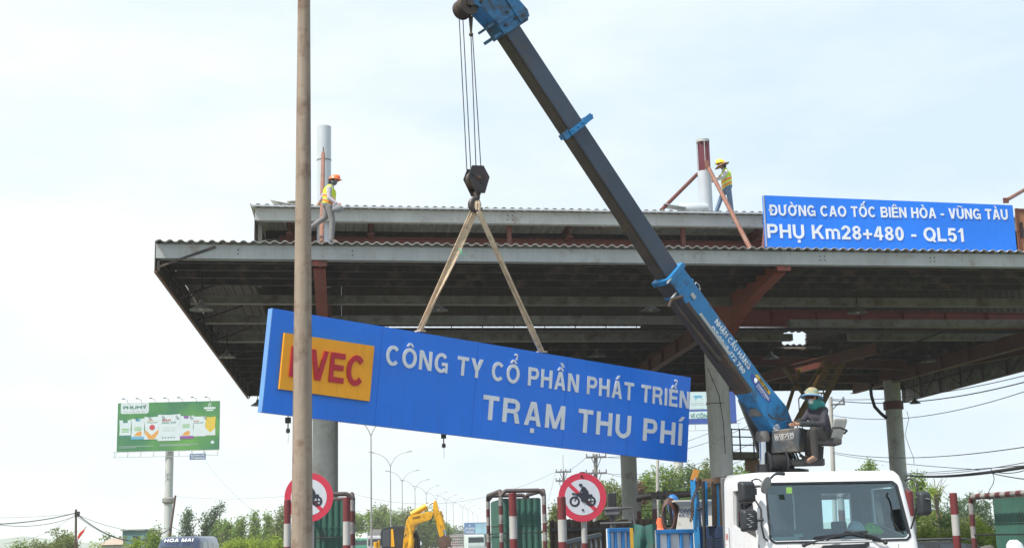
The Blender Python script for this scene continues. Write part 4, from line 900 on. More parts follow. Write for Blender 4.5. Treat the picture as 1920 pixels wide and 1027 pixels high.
# refine size so that the corners fall where they are in the photo
def cpos(u, v): return cen + Us * u + Vs * v
Wd = ((BRp - BLp).length + (TRp - TLp).length) / 2; Hd = ((TLp - BLp).length + (TRp - BRp).length) / 2
hs = thing('hanging_sign', 'tilted blue company sign with orange plaque hanging from the crane on two slings', 'sign', cen)
c4 = [cpos(-Wd / 2, -Hd / 2), cpos(Wd / 2, -Hd / 2), cpos(Wd / 2, Hd / 2), cpos(-Wd / 2, Hd / 2)]
mb = MB(); mb.prism(c4, -Ns * .13); mb.build('panel', SIGNB, hs)
SO = c4[0]
mb = MB(); 
for fx in (.225, .44, .66, .83): mb.beam(SO + Us * Wd * fx + Ns * .0015, SO + Us * Wd * fx + Ns * .0015 + Vs * Hd, .004, .002, up=Us)
mb.build('panel_joints', mat('joint_dark', (.006, .10, .55), .5), hs)
mb = MB(); mb.beam(c4[0] - Us * .006 - Ns * .065, c4[3] - Us * .006 - Ns * .065, .01, .135, up=Ns); mb.build('edge_strip', mat('edge_blue', (.10, .26, .60), .4, 0, .1, 2), hs)
mb = MB()
for k in range(6): q = SO + Us * (.3 + k * (Wd - .6) / 5) + Vs * (Hd - .03) + Ns * .004; mb.tube(q, q + Ns * .006, .012, n=6)
mb.build('bolts', mat('edge_blue', (.10, .26, .60), .4, 0, .1, 2), hs)
def spt(px, py):
    u, v = spix(px, py, SO, Us, Vs, Ns); return SO + Us * u + Vs * v
mb = MB(); pl = [spt(531, 624), spt(521, 729), spt(690, 752), spt(699, 649)]; mb.prism(pl, Ns * .05); plq = mb.build('plaque', mat('plaque_orange', (.88, .37, .006), .42, 0, .07, 1.5, streak=((.35, .12, .01), .25)), hs)
SO2 = SO + Ns * .051
mb = MB(); line(mb, "BVEC", 541, 705, 680, 724, 57, SO2, Us, Vs, Ns, .02, .13); mb.build('plaque_lettering', mat('plaque_red', (.48, .012, .03), .45, 0, .1, 2), plq)
words("CÔNG TY CỔ PHẦN PHÁT TRIỂN", 722, 683, 1291, 766, 37, SO, Us, Vs, Ns, .013, .20, LETW, hs)
words("TRẠM THU PHÍ", 903, 785, 1277, 835, 46, SO, Us, Vs, Ns, .013, .22, LETW, hs)
# slings
SLG = mat('sling_web', (.58, .45, .32), .85, 0, .15, 6, .1, stain=((.30, .24, .18), .3, 8))
def sling(px, py, lab, s_):
    bot = spt(px, py) - Ns * .065; top = cpt - Z * rad * .9 + HR * (.02 * s_)
    mb = MB(); d = (bot - top).normalized(); wv = d.cross(Ns).normalized(); n = 14
    for i in range(n):
        f0, f1 = i / n, (i + 1) / n; w0 = .085 + .06 * f0 * (1 - f0) * 2; tw = lambda f: wv * math.cos(f * 2.4 * s_) + Ns * math.sin(f * 2.4 * s_)
        p, q = top.lerp(bot, f0), top.lerp(bot, f1); a0, a1 = tw(f0) * w0 / 2, tw(f1) * w0 / 2; nn = tw(f0).cross(d) * .012
        mb.add([p - a0 + nn, p + a0 + nn, q + a1 + nn, q - a1 + nn, p - a0 - nn, p + a0 - nn, q + a1 - nn, q - a1 - nn], [(0, 1, 2, 3), (7, 6, 5, 4), (0, 4, 5, 1), (1, 5, 6, 2), (2, 6, 7, 3), (3, 7, 4, 0)])
    strap = mb
    # second layer of the doubled sling and the loop round the panel
    o2 = Ns * .03 * s_ + wv * .02
    strap.beam(top + o2, bot + o2 * .3, .095, .012, up=Ns)
    strap.beam(bot + Ns * .085, bot - Ns * .085, .10, .02); strap.path([top, top + Z * .10 + HR * .01, top + Z * .17 - HN * .01], [.04, .045, .03], 6)
    tag(strap.build('lifting_sling', SLG), lab, 'sling', 'slings between hook and hanging sign')
sling(792, 620, 'beige webbing sling leg slanting left from the hook to the tilted sign', -1)
sling(1020, 659, 'beige webbing sling leg slanting right from the hook to the tilted sign', 1)
mb = MB(); q = cpt + (spt(792, 620) - cpt) * .33 - Z * .02; mb.path([q, q + Vector((.05, -.05, -.06)), q + Vector((.02, -.06, -.12)), q + Vector((.10, -.05, -.10))], [.008, .012, .01, .006], 6); tag(mb.build('rag', mat('rag_green', (.12, .42, .25), .8)), 'small green rag tied to the left sling leg', 'rag')

# ================================================================ foreground pole
POLE = mat('pole_tan', (.275, .22, .17), .75, 0, .16, 1.2, .25, stain=((.13, .065, .04), .36, 2.0), streak=((.11, .06, .042), .65))
pb = at(566.5, 1027, 14.6); px0, py0 = pb.x, pb.y
pole = thing('lamp_post', 'tall tan rusty lamp post standing in front of the hanging sign', 'lamp post', (px0, py0, 0))
def prad(z, Y): return None
r_bot = 19.7 * 14.6 / 2600; zb = pb.z; tp = at(570, 0, 14.6); r_top = 11.6 * 14.6 / 2600 * 1.06
mb = MB(); k = (r_top - r_bot) / (tp.z - zb); mb.tube((px0, py0, 0), (px0 + (tp.x - px0) * 10.5 / tp.z * 1.0, py0, 10.5), r_bot - k * zb, r_bot + k * (10.5 - zb), 32); mb.build('shaft', POLE, pole, 40)
mb = MB(); mb.box((px0, py0, .02), (.5, .5, .04)); mb.build('base_plate', REDS, pole)
xt = px0 + (tp.x - px0) * 10.5 / tp.z
mb = MB(); mb.path([(xt, py0, 10.4), (xt + .1, py0, 10.9), (xt + .6, py0, 11.3), (xt + 1.8, py0, 11.5)], .035, 8); mb.build('arm', POLE, pole, 40)
mb = MB(); mb.box((xt + 2.1, py0, 11.52), (.7, .25, .12)); mb.build('lamp_head', GALV, pole, bevel=.04)
# ================================================================ people
SKIN = mat('skin', (.36, .20, .13), .55, 0, .08, 6)
def blend(segs, name, m, parent, vox=.012, mats=None, smooth_it=6):
    """one continuous surface from tapered limbs"""
    mb = MB()
    for p, q, r0, r1 in segs:
        p = Vector(p); q = Vector(q)
        if (q - p).length > 1e-4: mb.tube(p, q, r0, r1, 12)
        mb.ball(p, r0, 12, 8); mb.ball(q, r1, 12, 8)
    o = mb.build(name, mats or m, parent)
    r_ = o.modifiers.new('r', 'REMESH'); r_.mode = 'VOXEL'; r_.voxel_size = vox
    s_ = o.modifiers.new('s', 'SMOOTH'); s_.iterations = smooth_it; s_.factor = .5
    bake(o)
    if mats:
        o.data.materials.clear(); [o.data.materials.append(k) for k in mats]
    o.data.polygons.foreach_set('use_smooth', [True] * len(o.data.polygons)); return o
def hand_segs(wr, d, side, curl=.6):
    """palm, four unequal bent fingers and a thumb leaving the side of the palm"""
    wr = Vector(wr); d = Vector(d).normalized(); s_ = Vector(side); s_ = (s_ - d * s_.dot(d)).normalized(); n = d.cross(s_)
    S = [(wr, wr + d * .075, .024, .030)]
    for k in (-1.5, -.5, .5, 1.5): S.append((wr + d * .02, wr + d * .085 + s_ * .017 * k, .018, .014))
    for i, k in enumerate((-1.5, -.5, .5, 1.5)):
        ln = (.058, .072, .078, .068)[i]; b = wr + d * .09 + s_ * .019 * k; m_ = b + (d * math.cos(curl * .7) + n * math.sin(curl * .7)) * ln * .55; e = m_ + (d * math.cos(curl * 1.7) + n * math.sin(curl * 1.7)) * ln * .5
        S += [(b, m_, .010, .009), (m_, e, .009, .007)]
    b = wr + d * .03 + s_ * .028; m_ = b + d * .03 + s_ * .028 + n * .01; S += [(b, m_, .013, .011), (m_, m_ + d * .03 + n * .014, .011, .008)]
    return S
def person(label, J, face, shirt, trousers, shoes, gloves=False, group=None):
    J = {k: Vector(v) for k, v in J.items()}; f = Vector(face).normalized(); base = (J['anL'] + J['anR']) / 2; base.z = min(J['anL'].z, J['anR'].z) - .08
    t = thing('person', label, 'person', base, 0, group); up = (J['head'] - J['neck']).normalized(); lat = f.cross(up).normalized()
    H = J['head']; S = [(J['neck'], H - up * .04, .055, .06), (H + up * .035 - f * .015, H + up * .03 + f * .012, .093, .086), (H - up * .03 + f * .02, H - up * .075 + f * .045, .070, .038)]
    S += [(H + f * .088 + up * .012, H + f * .112 - up * .022, .010, .016), (H + f * .085 - up * .058 + lat * .018, H + f * .085 - up * .058 - lat * .018, .010, .010)]
    for s_ in (-1, 1):
        S += [(H + lat * .086 * s_ - f * .01 + up * .02, H + lat * .088 * s_ - f * .008 - up * .025, .014, .011), (H + f * .082 + lat * .03 * s_ + up * .028, H + f * .08 + lat * .045 * s_ + up * .028, .010, .008)]
    S += [(J['neck'], J['chest'], .06, .10), (J['chest'], J['pelvis'], .11, .11)]
    for a in 'LR':
        S += [(J['sh' + a], J['el' + a], .045, .036), (J['el' + a], J['ha' + a], .034, .024), (J['hip' + a], J['kn' + a], .07, .048), (J['kn' + a], J['an' + a], .045, .032), (J['an' + a], J['to' + a], .035, .028), (J['chest'], J['sh' + a], .08, .05), (J['pelvis'], J['hip' + a], .09, .07)]
        d = (J['ha' + a] - J['el' + a]).normalized(); S += hand_segs(J['ha' + a], d, f if abs(d.dot(f)) < .8 else up, .7)
    blend(S, 'body', SKIN, t, .0085, None, 2)
    ex = .014; S = [(J['neck'] - up * .03, J['chest'], .085, .14), (J['chest'] + lat * .05, J['pelvis'] + lat * .05 + up * .0, .125, .125), (J['chest'] - lat * .05, J['pelvis'] - lat * .05, .125, .125)]
    for a in 'LR': S += [(J['chest'] + up * .06, J['sh' + a], .09, .068), (J['sh' + a], J['el' + a], .066, .052), (J['el' + a], J['ha' + a].lerp(J['el' + a], .04), .052, .038)]
    blend(S, 'shirt', shirt, t, .014, None, 4)
    S = [(J['pelvis'] + lat * .05, J['pelvis'] - lat * .05, .135, .135)]
    for a in 'LR': S += [(J['pelvis'], J['hip' + a], .12, .10), (J['hip' + a], J['kn' + a], .10, .072), (J['kn' + a], J['an' + a], .072, .060)]
    blend(S, 'trousers', trousers, t, .014, None, 3)
    for a in 'LR':
        blend([(J['an' + a] - Vector((0, 0, .03)), J['to' + a] - Vector((0, 0, .02)), .05, .04)], 'shoe', shoes, t, .011, None, 3)
        if gloves:
            d = (J['ha' + a] - J['el' + a]).normalized(); blend([(J['el' + a].lerp(J['ha' + a], .45), J['ha' + a], .056, .045)], 'sleeve_guard', mat('glove_black', (.025, .027, .03), .8), t, .01, None, 3)
    return t, J, f, up, lat
def vest(t, J, up, lat, f):
    S = [(J['neck'] - up * .055 + lat * .06, J['chest'], .075, .15), (J['neck'] - up * .055 - lat * .06, J['chest'], .075, .15), (J['chest'] + lat * .05, J['pelvis'] + lat * .045 + up * .02, .146, .142), (J['chest'] - lat * .05, J['pelvis'] - lat * .045 + up * .02, .146, .142)]
    LIME = mat('vest_lime', (.52, .72, .03), .7, 0, .08, 9); ORG = mat('vest_orange', (.80, .22, .02), .6, 0, .08, 9); SIL = mat('vest_silver', (.55, .55, .50), .4)
    o = blend(S, 'safety_vest', LIME, t, .014, [LIME, ORG, SIL], 4); M = wmat(t); tot = (J['chest'] - J['pelvis']).length
    for p in o.data.polygons:
        q = M @ p.center - J['pelvis']; k = q.dot(up) / tot; s_ = abs(q.dot(lat))
        p.material_index = 1 if (.05 < k < .22 or .42 < k < .60) else (2 if (.22 <= k < .27 or .6 <= k < .65) else (1 if k > .65 and .06 < s_ < .085 else 0))
def helmet(t, H, up, f, col, name='hard_hat'):
    lat = f.cross(up).normalized(); mb = MB(); c = H + up * .055; vs = []; fs = []; n = 24; m = 7
    Mx = Matrix((lat, f, up)).transposed()
    for i in range(m + 1):
        a = math.pi / 2 * i / m
        for k in range(n):
            p = 2 * math.pi * k / n; vs.append(c + Mx @ Vector((.118 * math.cos(p) * math.cos(a), .142 * math.sin(p) * math.cos(a), .125 * math.sin(a) + (.012 if abs(math.cos(p)) < .25 and 2 < i < m - 1 else 0))))
    for k in range(n):
        p = 2 * math.pi * k / n; fr_ = max(0, math.sin(p)) ** 2; vs.append(c + Mx @ Vector((.13 * math.cos(p), (.152 + .055 * fr_) * math.sin(p), -.018)))
    for k in range(n): vs.append(c + Mx @ Vector((.112 * math.cos(2 * math.pi * k / n), .136 * math.sin(2 * math.pi * k / n), -.02)))
    for i in range(m):
        for k in range(n): fs.append((i * n + k, i * n + (k + 1) % n, (i + 1) * n + (k + 1) % n, (i + 1) * n + k))
    b = (m + 1) * n
    for k in range(n): fs.append((b + k, b + (k + 1) % n, (k + 1) % n, k)); fs.append((b + n + k, b + n + (k + 1) % n, b + (k + 1) % n, b + k))
    mb.add(vs, fs); return mb.build(name, col, t, 50)
def mask(t, H, up, f, col, name='face_mask'):
    lat = f.cross(up).normalized(); return blend([(H - up * .04 + f * .058, H - up * .065 + f * .058, .058, .045), (H - up * .045 + f * .03 + lat * .045, H - up * .045 + f * .03 - lat * .045, .05, .05)], name, col, t, .010, None, 2)
def hair(t, H, up, f): return blend([(H + up * .03 - f * .02, H - up * .02 - f * .035, .102, .088)], 'hair', mat('hair_black', (.015, .012, .01), .6), t, .011, None, 2)

# worker on the lower roof, walking right
Yw = 32.5; A_ = lambda x, y, d=0: at(x, y, Yw + d)
J1 = dict(head=A_(625, 340), neck=A_(621, 349), chest=A_(618, 361), pelvis=A_(616, 384), shL=A_(618.5, 353, .16), shR=A_(617, 354, -.17), elL=A_(606, 366, .24), haL=A_(600, 377, .24), elR=A_(617, 371, -.24), haR=A_(632, 382, -.26),
          hipL=A_(614, 388, .09), hipR=A_(617.5, 388, -.09), knL=A_(610, 408, .10), anL=A_(586, 424, .12), toL=A_(580, 434, .14), knR=A_(623, 413, -.09), anR=A_(621.5, 449, -.09), toR=A_(632, 454, -.10))
GREYT = mat('trousers_grey', (.19, .185, .19), .85, 0, .12, 8, .3)
t, J, f, up, lat = person('worker in orange hard hat and lime vest striding along the lower roof edge', J1, (1, -.25, -.05), mat('shirt_lavender', (.40, .37, .42), .85, 0, .1, 8, .3), GREYT, mat('shoe_grey', (.10, .10, .11), .7))
vest(t, J, up, lat, f); hair(t, J['head'], up, f); helmet(t, J['head'], up, f, mat('helmet_orange', (.80, .16, .05), .35)); mask(t, J['head'], up, f, mat('mask_grey', (.12, .15, .17), .8))
bag = MB(); q = A_(633, 391, -.28); bag.ball(q, .11, 12, 8, (1.2, .7, .9)); bag.ball(q + Vector((-.07, 0, .07)), .06, 10, 6); tag(bag.build('cloth_bundle', mat('bundle_grey', (.22, .24, .26), .8, 0, .2, 9), None, 60), 'small grey cloth bundle held by the worker in orange hard hat', 'bundle')
# worker beside the stripped post
Yw = 39.9
J2 = dict(head=A_(1354, 311), neck=A_(1357.5, 318), chest=A_(1361, 329), pelvis=A_(1363.5, 350), shL=A_(1362, 322, -.17), shR=A_(1360, 322, .17), elL=A_(1354, 333, -.22), haL=A_(1341, 338, -.15), elR=A_(1351, 331, .2), haR=A_(1339, 335, .12),
          hipL=A_(1365, 353, -.09), hipR=A_(1362, 353, .09), knR=A_(1352, 371, .12), anR=A_(1342, 400, .14), toR=A_(1335.5, 404, .12), knL=A_(1369.5, 377, -.10), anL=A_(1373, 402, -.10), toL=A_(1367, 405.5, -.16))
t, J, f, up, lat = person('worker in yellow hard hat and jeans beside the stripped sign post', J2, (-1, -.3, -.12), mat('shirt_pale', (.55, .54, .53), .85, 0, .08, 8, .3), mat('jeans_blue', (.12, .18, .28), .85, 0, .2, 7, .3), mat('shoe_dark', (.03, .03, .035), .7))
vest(t, J, up, lat, f); hair(t, J['head'], up, f)
mb = MB(); mb.lathe(J['head'] + up * .04, [(.10, .02), (.15, .005), (.235, -.035), (.23, -.042), (.15, -.005), (.10, .0)], 26, up); mb.build('straw_brim', mat('brim_brown', (.24, .13, .08), .85), t, 50)
helmet(t, J['head'] + up * .04, up, f, mat('helmet_yellow', (.82, .55, .01), .35))
# crane operator
Yw = YC - .18
J3 = dict(head=A_(1524, 747, -.08), neck=A_(1529, 762), chest=A_(1535, 782), pelvis=A_(1542, 816), shR=A_(1518.5, 771, .12), shL=A_(1546, 769, -.12), elR=A_(1507, 787, -.02), haR=A_(1493, 793.5, -.18), elL=A_(1544, 794, -.22), haL=A_(1501, 794.5, -.34),
          hipR=A_(1536, 818, .1), hipL=A_(1545, 819, -.08), knR=A_(1514, 812, -.02), anR=A_(1516, 853, -.02), toR=A_(1506, 860, -.06), knL=A_(1525, 807, -.30), anL=A_(1528, 855, -.26), toL=A_(1516, 862, -.36))
t, J, f, up, lat = person('crane operator in wide sun hat and dark shirt sitting at the crane controls', J3, (-.55, -.83, -.12), mat('shirt_navy', (.034, .033, .045), .85, 0, .15, 8, .3), mat('trousers_dark', (.036, .034, .032), .85, 0, .15, 8, .3), mat('sandal_brown', (.12, .08, .06), .7), True)
hair(t, J['head'], up, f); TEAL = mat('scarf_teal', (.03, .25, .24), .8, 0, .2, 8)
H = J['head']; blend([(H - up * .06 + f * .03, H - up * .11 + f * .03, .098, .10), (H - up * .0 - f * .05, H - up * .14 - f * .06, .105, .10), (H - up * .13 - f * .03, H - up * .15 - f * .07 - lat * .06, .11, .09)], 'scarf', TEAL, t, .012, None, 3)
mb = MB(); mb.ball(H - up * .045 + f * .125, .042, 14, 8, (1, .8, 1.15)); mb.build('face_mask', mat('mask_white', (.5, .5, .5), .7), t, 60)
mb = MB(); mb.beam(H + f * .115 + up * .032 + lat * .075, H + f * .115 + up * .032 - lat * .075, .02, .045, up=up); mb.build('sunglasses', mat('glasses_brown', (.06, .02, .015), .2), t)
HAX = (Vector((0, 0, 1)) - f * .16 + Vector((.05, 0, 0))).normalized()
mb = MB(); mb.lathe(H + up * .055, [(0, .135), (.06, .132), (.10, .10), (.112, .04), (.118, .015), (.155, .0), (.188, -.022), (.184, -.03), (.15, -.008), (.10, .0)], 30, HAX)
hm = mat('hat_pattern', (.30, .24, .13), .85, 0, .25, 14, 0, stain=((.10, .32, .30), .5, 11)); ho = mb.build('sun_hat', hm, t, 60)
mb = MB(); mb.lathe(H + up * .055, [(.165, -.004), (.193, -.024), (.189, -.036), (.16, -.016)], 30, HAX); mb.build('hat_rim', mat('rim_blue', (.10, .22, .40), .8), ho, 60)
# two men standing at the lower right corner
def standing(label, px, py_top, Y, face, shirt, trs):
    p = at(px, py_top, Y); k = (p.z - .02) / 1.74; g = Vector((p.x, p.y, 0)); f = Vector(face).normalized(); l = f.cross(Vector((0, 0, 1)))
    Q = lambda a, b, c: g + l * a * k + f * b * k + Vector((0, 0, c * k))
    return person(label, dict(head=Q(0, .02, 1.58), neck=Q(0, 0, 1.46), chest=Q(0, 0, 1.28), pelvis=Q(0, 0, .95), shL=Q(-.19, 0, 1.40), shR=Q(.19, 0, 1.40), elL=Q(-.24, -.02, 1.12), elR=Q(.24, -.02, 1.12), haL=Q(-.22, .12, .90), haR=Q(.22, .14, .92),
        hipL=Q(-.09, 0, .88), hipR=Q(.09, 0, .88), knL=Q(-.10, .02, .48), knR=Q(.10, .02, .48), anL=Q(-.10, 0, .09), anR=Q(.10, 0, .09), toL=Q(-.11, .17, .05), toR=Q(.11, .17, .05)), face, shirt, trs, mat('shoe_dark', (.03, .03, .035), .7))
t, J, f, up, lat = standing('man in white hard hat standing at the lower right picture corner', 1905, 1010, 22.3, (-.95, -.3, 0), mat('shirt_blue', (.10, .16, .30), .85), GREYT)
hair(t, J['head'], up, f); helmet(t, J['head'], up, f, mat('helmet_white', (.58, .60, .63), .35))
t, J, f, up, lat = standing('man in grey flat peaked cap standing before the dark car', 1853, 1016, 21.5, (-1, .1, 0), mat('shirt_grey', (.25, .25, .26), .85), GREYT)
hair(t, J['head'], up, f); mb = MB(); c = J['head'] + up * .07; mb.lathe(c, [(0, .07), (.07, .065), (.112, .03), (.118, -.02), (.108, -.02)], 24, up); mb.prism([c + lat * .10 + f * .04 - up * .01, c + lat * .09 + f * .22 - up * .045, c - lat * .09 + f * .22 - up * .045, c - lat * .10 + f * .04 - up * .01], up * .012); mb.build('cap', mat('cap_grey', (.085, .08, .07), .85), t, 50)
# helmet and vest lying on the dashboard behind the windscreen
def in_cab(px, py, y_):
    for k in range(40):
        Y = 20.6 + k * .03; q = LB(at(px, py, Y))
        if q.y > y_: break
    return at(px, py, Y)
hq = in_cab(1604, 982, .30); hq = TM @ Vector((LB(hq).x, .30, 2.02))
hh = helmet(None, hq - Vector((0, 0, .045)), Vector((0, 0, 1)), Vector((-.8, -.6, 0)), mat('helmet_white', (0, 0, 0))); tag(hh, 'white hard hat lying on the truck dashboard behind the windscreen', 'hard hat')
o = blend([(hq + TM.to_3x3() @ Vector((.20, .02, -.02)), hq + TM.to_3x3() @ Vector((.36, .06, -.01)), .075, .07), (hq + TM.to_3x3() @ Vector((.22, .05, .04)), hq + TM.to_3x3() @ Vector((.28, .05, .07)), .06, .04), (hq + TM.to_3x3() @ Vector((.30, -.02, -.03)), hq + TM.to_3x3() @ Vector((.40, .0, -.04)), .05, .04)], 'folded_vest', mat('vest_green', (.20, .62, .03), .7, 0, .1, 9, 0, stain=((.10, .25, .06), .35, 16)), None, .012, None, 3)
tag(o, 'crumpled green safety vest lying beside the hard hat on the truck dashboard', 'safety vest')
# ================================================================ toll island furniture
PR = mat('post_red', (.15, .02, .022), .5, 0, .18, 4, .08, stain=((.10, .03, .03), .25, 5))
PW = mat('post_white', (.40, .39, .37), .55, 0, .12, 4, .08, stain=((.22, .20, .18), .25, 5))
PR2 = mat('frame_red', (.10, .02, .02), .55, 0, .25, 5, .1, stain=((.06, .035, .03), .4, 6)); PW2 = mat('frame_white', (.27, .26, .245), .6, 0, .2, 5, .1, stain=((.12, .10, .09), .4, 6))
PIPED = mat('pipe_dark', (.085, .065, .062), .55, .1, .2, 4, .1)
GRN = mat('green_sheet', (.038, .12, .09), .5, .05, .16, 1.5, .05, stain=((.05, .085, .065), .3, 2), streak=((.05, .08, .065), .35))
def banded(mb, p, q, r, band, first=0, n=16):
    """pipe painted in bands from p (top) to q; material slots 0 = red, 1 = white"""
    p = Vector(p); q = Vector(q); Ld = (q - p).length; k = max(1, round(Ld / band)); 
    for i in range(k):
        mb.cur = (i + first) % 2; mb.tube(p.lerp(q, i / k), p.lerp(q, (i + 1) / k), r, n=n, caps=True)
    mb.cur = 0
def bollard(px, top, Y, wpx, band_px, label, grp='red and white posts of the toll islands'):
    p = at(px, top, Y); r = wpx * Y / 5200; t = thing('bollard', label, 'bollard', (p.x, p.y, 0), 0, grp)
    mb = MB(); banded(mb, p, (p.x, p.y, .0), r, band_px * Y / 2600); mb.build('post', [PR, PW], t, 40)
    mb = MB(); mb.lathe((p.x, p.y, p.z), [(r, -.01), (r * .9, .015), (0, .02)], 16); mb.build('cap', PR, t, 40); return t
bollard(1787, 925, 25.7, 14, 38, 'lone red and white post between the truck mirror and the right green booth')
bollard(961, 925, 25.5, 14.5, 41, 'red and white post standing before the middle green booth')
bollard(1052.5, 932, 25.0, 16, 39, 'red and white post just left of the no motorcycles sign at centre')
bollard(650, 933, 24.0, 14, 45, 'red and white post at the right edge of the left green booth')
bollard(539, 938, 24.5, 13, 43, 'red and white post behind the left round sign and lamp post')
bollard(1704, 922, 27.0, 15, 42, 'red and white post half hidden behind the right truck mirror')
def guard(label, corners, ztop, r, band, open_side=None, striped_top=False):
    """pipe portal round a booth: four ground corners (x,y) in order near-left, near-right, far-right, far-left"""
    c = [Vector((x, y, 0)) for x, y in corners]; cen = sum(c, Vector()) / 4; t = thing('guard_frame', label, 'guard frame', cen, 0, 'pipe guards round the toll booths')
    b = .11
    for i, q in enumerate(c):
        mb = MB(); banded(mb, q + Vector((0, 0, ztop - b)), q, r, band, 1); mb.build('post', [PR2, PW2], t, 40)
    mb = MB()
    for i in range(4):
        p, q = c[i], c[(i + 1) % 4]; d = (q - p).normalized(); z = Vector((0, 0, ztop))
        pts = [p + z - Vector((0, 0, b)), p + z + d * .03 - Vector((0, 0, .07)), p + z + d * .08 - Vector((0, 0, .015)), p + z + d * b, q + z - d * b, q + z - d * .08 - Vector((0, 0, .015)), q + z - d * .03 - Vector((0, 0, .07)), q + z - Vector((0, 0, b))]
        if striped_top:
            mb.cur = 0; mb.path(pts[:4], r, 12); mb.path(pts[4:], r, 12); banded(mb, pts[3], pts[4], r, band * 1.0, 1, 12)
        else: mb.path(pts, r, 12)
    mb.build('top_rail', [PR2, PW2] if striped_top else PIPED, t, 40)
    mb = MB()
    for i in range(4): mb.tube(c[i] + Vector((0, 0, ztop * .72)), c[(i + 1) % 4] + Vector((0, 0, ztop * .72)), r * .3, n=6)
    mb.build('tie_bar', BLACK, t, 40); return t
def booth(label, corners, z):
    c = [Vector((x, y, 0)) for x, y in corners]; cen = sum(c, Vector()) / 4; t = thing('toll_booth', label, 'toll booth', cen, 0, 'toll booths boarded with green sheet')
    for i in range(4):
        p, q = c[i], c[(i + 1) % 4]; d = q - p; n = max(4, int(d.length / .115)) * 4; nn = Vector((d.y, -d.x, 0)).normalized(); vs = []; fs = []
        for k in range(n + 1):
            s_ = p + d * (k / n) + nn * ((0, .022, .022, 0)[k % 4]); vs += [s_ + Vector((0, 0, .1)), s_ + Vector((0, 0, z))]
        for k in range(n): fs.append((k * 2, k * 2 + 2, k * 2 + 3, k * 2 + 1))
        mb = MB(); mb.add(vs, fs)
        for zz in (z * .45, z * .82): mb.beam(p + nn * .03 + Vector((0, 0, zz)), q + nn * .03 + Vector((0, 0, zz)), .008, .012)
        mb.build('wall_sheet', GRN, t)
    mb = MB(); mb.prism([q + Vector((0, 0, z - .02)) for q in c], (0, 0, .04)); mb.build('roof_panel', PIPED, t); return t
GX = Vector((.985, .172, 0)); GY = Vector((-.109, .994, 0))
def rect_at(px, Y, w_, d_, shift=0):
    p = at(px, 950, Y); p.z = 0; p += GX * shift; return [(p.x, p.y), tuple((p + GX * w_)[:2]), tuple((p + GX * w_ + GY * d_)[:2]), tuple((p + GY * d_)[:2])]
def inset(c, k):
    cx_ = sum(a for a, b in c) / 4; cy_ = sum(b for a, b in c) / 4; return [(cx_ + (a - cx_) * k, cy_ + (b - cy_) * k) for a, b in c]
mid = rect_at(939, 28.0, .88, 2.9); zf = at(937, 920, 28).z
guard('red and white pipe guard round the middle green booth', mid, zf, .043, .18); booth('middle green boarded toll booth behind a red and white post', inset(mid, .86), zf - .16)
lef = rect_at(560, 27.0, 1.02, 3.2); zf = at(657, 928, 28).z
guard('pipe guard round the left green booth behind the lamp post', lef, zf, .044, .22); booth('narrow strip of green boarded toll booth beside the left column', inset(lef, .80), zf - .12)
q = at(1819, 925, 27.5); rg = [(q.x + .35, q.y - 3.4), (q.x + 2.0, q.y - 3.1), (q.x + 1.65, q.y + .25), (q.x, q.y)]
guard('striped pipe guard round the right green booth', rg, at(1819, 931, 27.5).z, .052, .22, striped_top=True)
rb_ = [(q.x + .60, q.y - 3.1), (q.x + 1.9, q.y - 2.9), (q.x + 1.5, q.y - .1), (q.x + .32, q.y - .35)]
booth('green boarded toll booth at the right picture edge', rb_, at(1845, 935, 27.0).z)
q = at(1712, 925, 29); fg = [(q.x - 1.5, q.y), (q.x, q.y + .2), (q.x - .3, q.y + 3), (q.x - 1.8, q.y + 2.8)]
guard('pipe guard mostly hidden behind the truck cab', fg, at(1712, 920, 29).z, .07, .25)
q = at(1226, 930, 40); fg = [(q.x, q.y), (q.x + 1.15, q.y + .2), (q.x + .9, q.y + 3), (q.x - .2, q.y + 2.8)]
guard('dark pipe guard behind the truck load bed and hose coil', fg, at(1226, 926, 40).z, .075, .3)

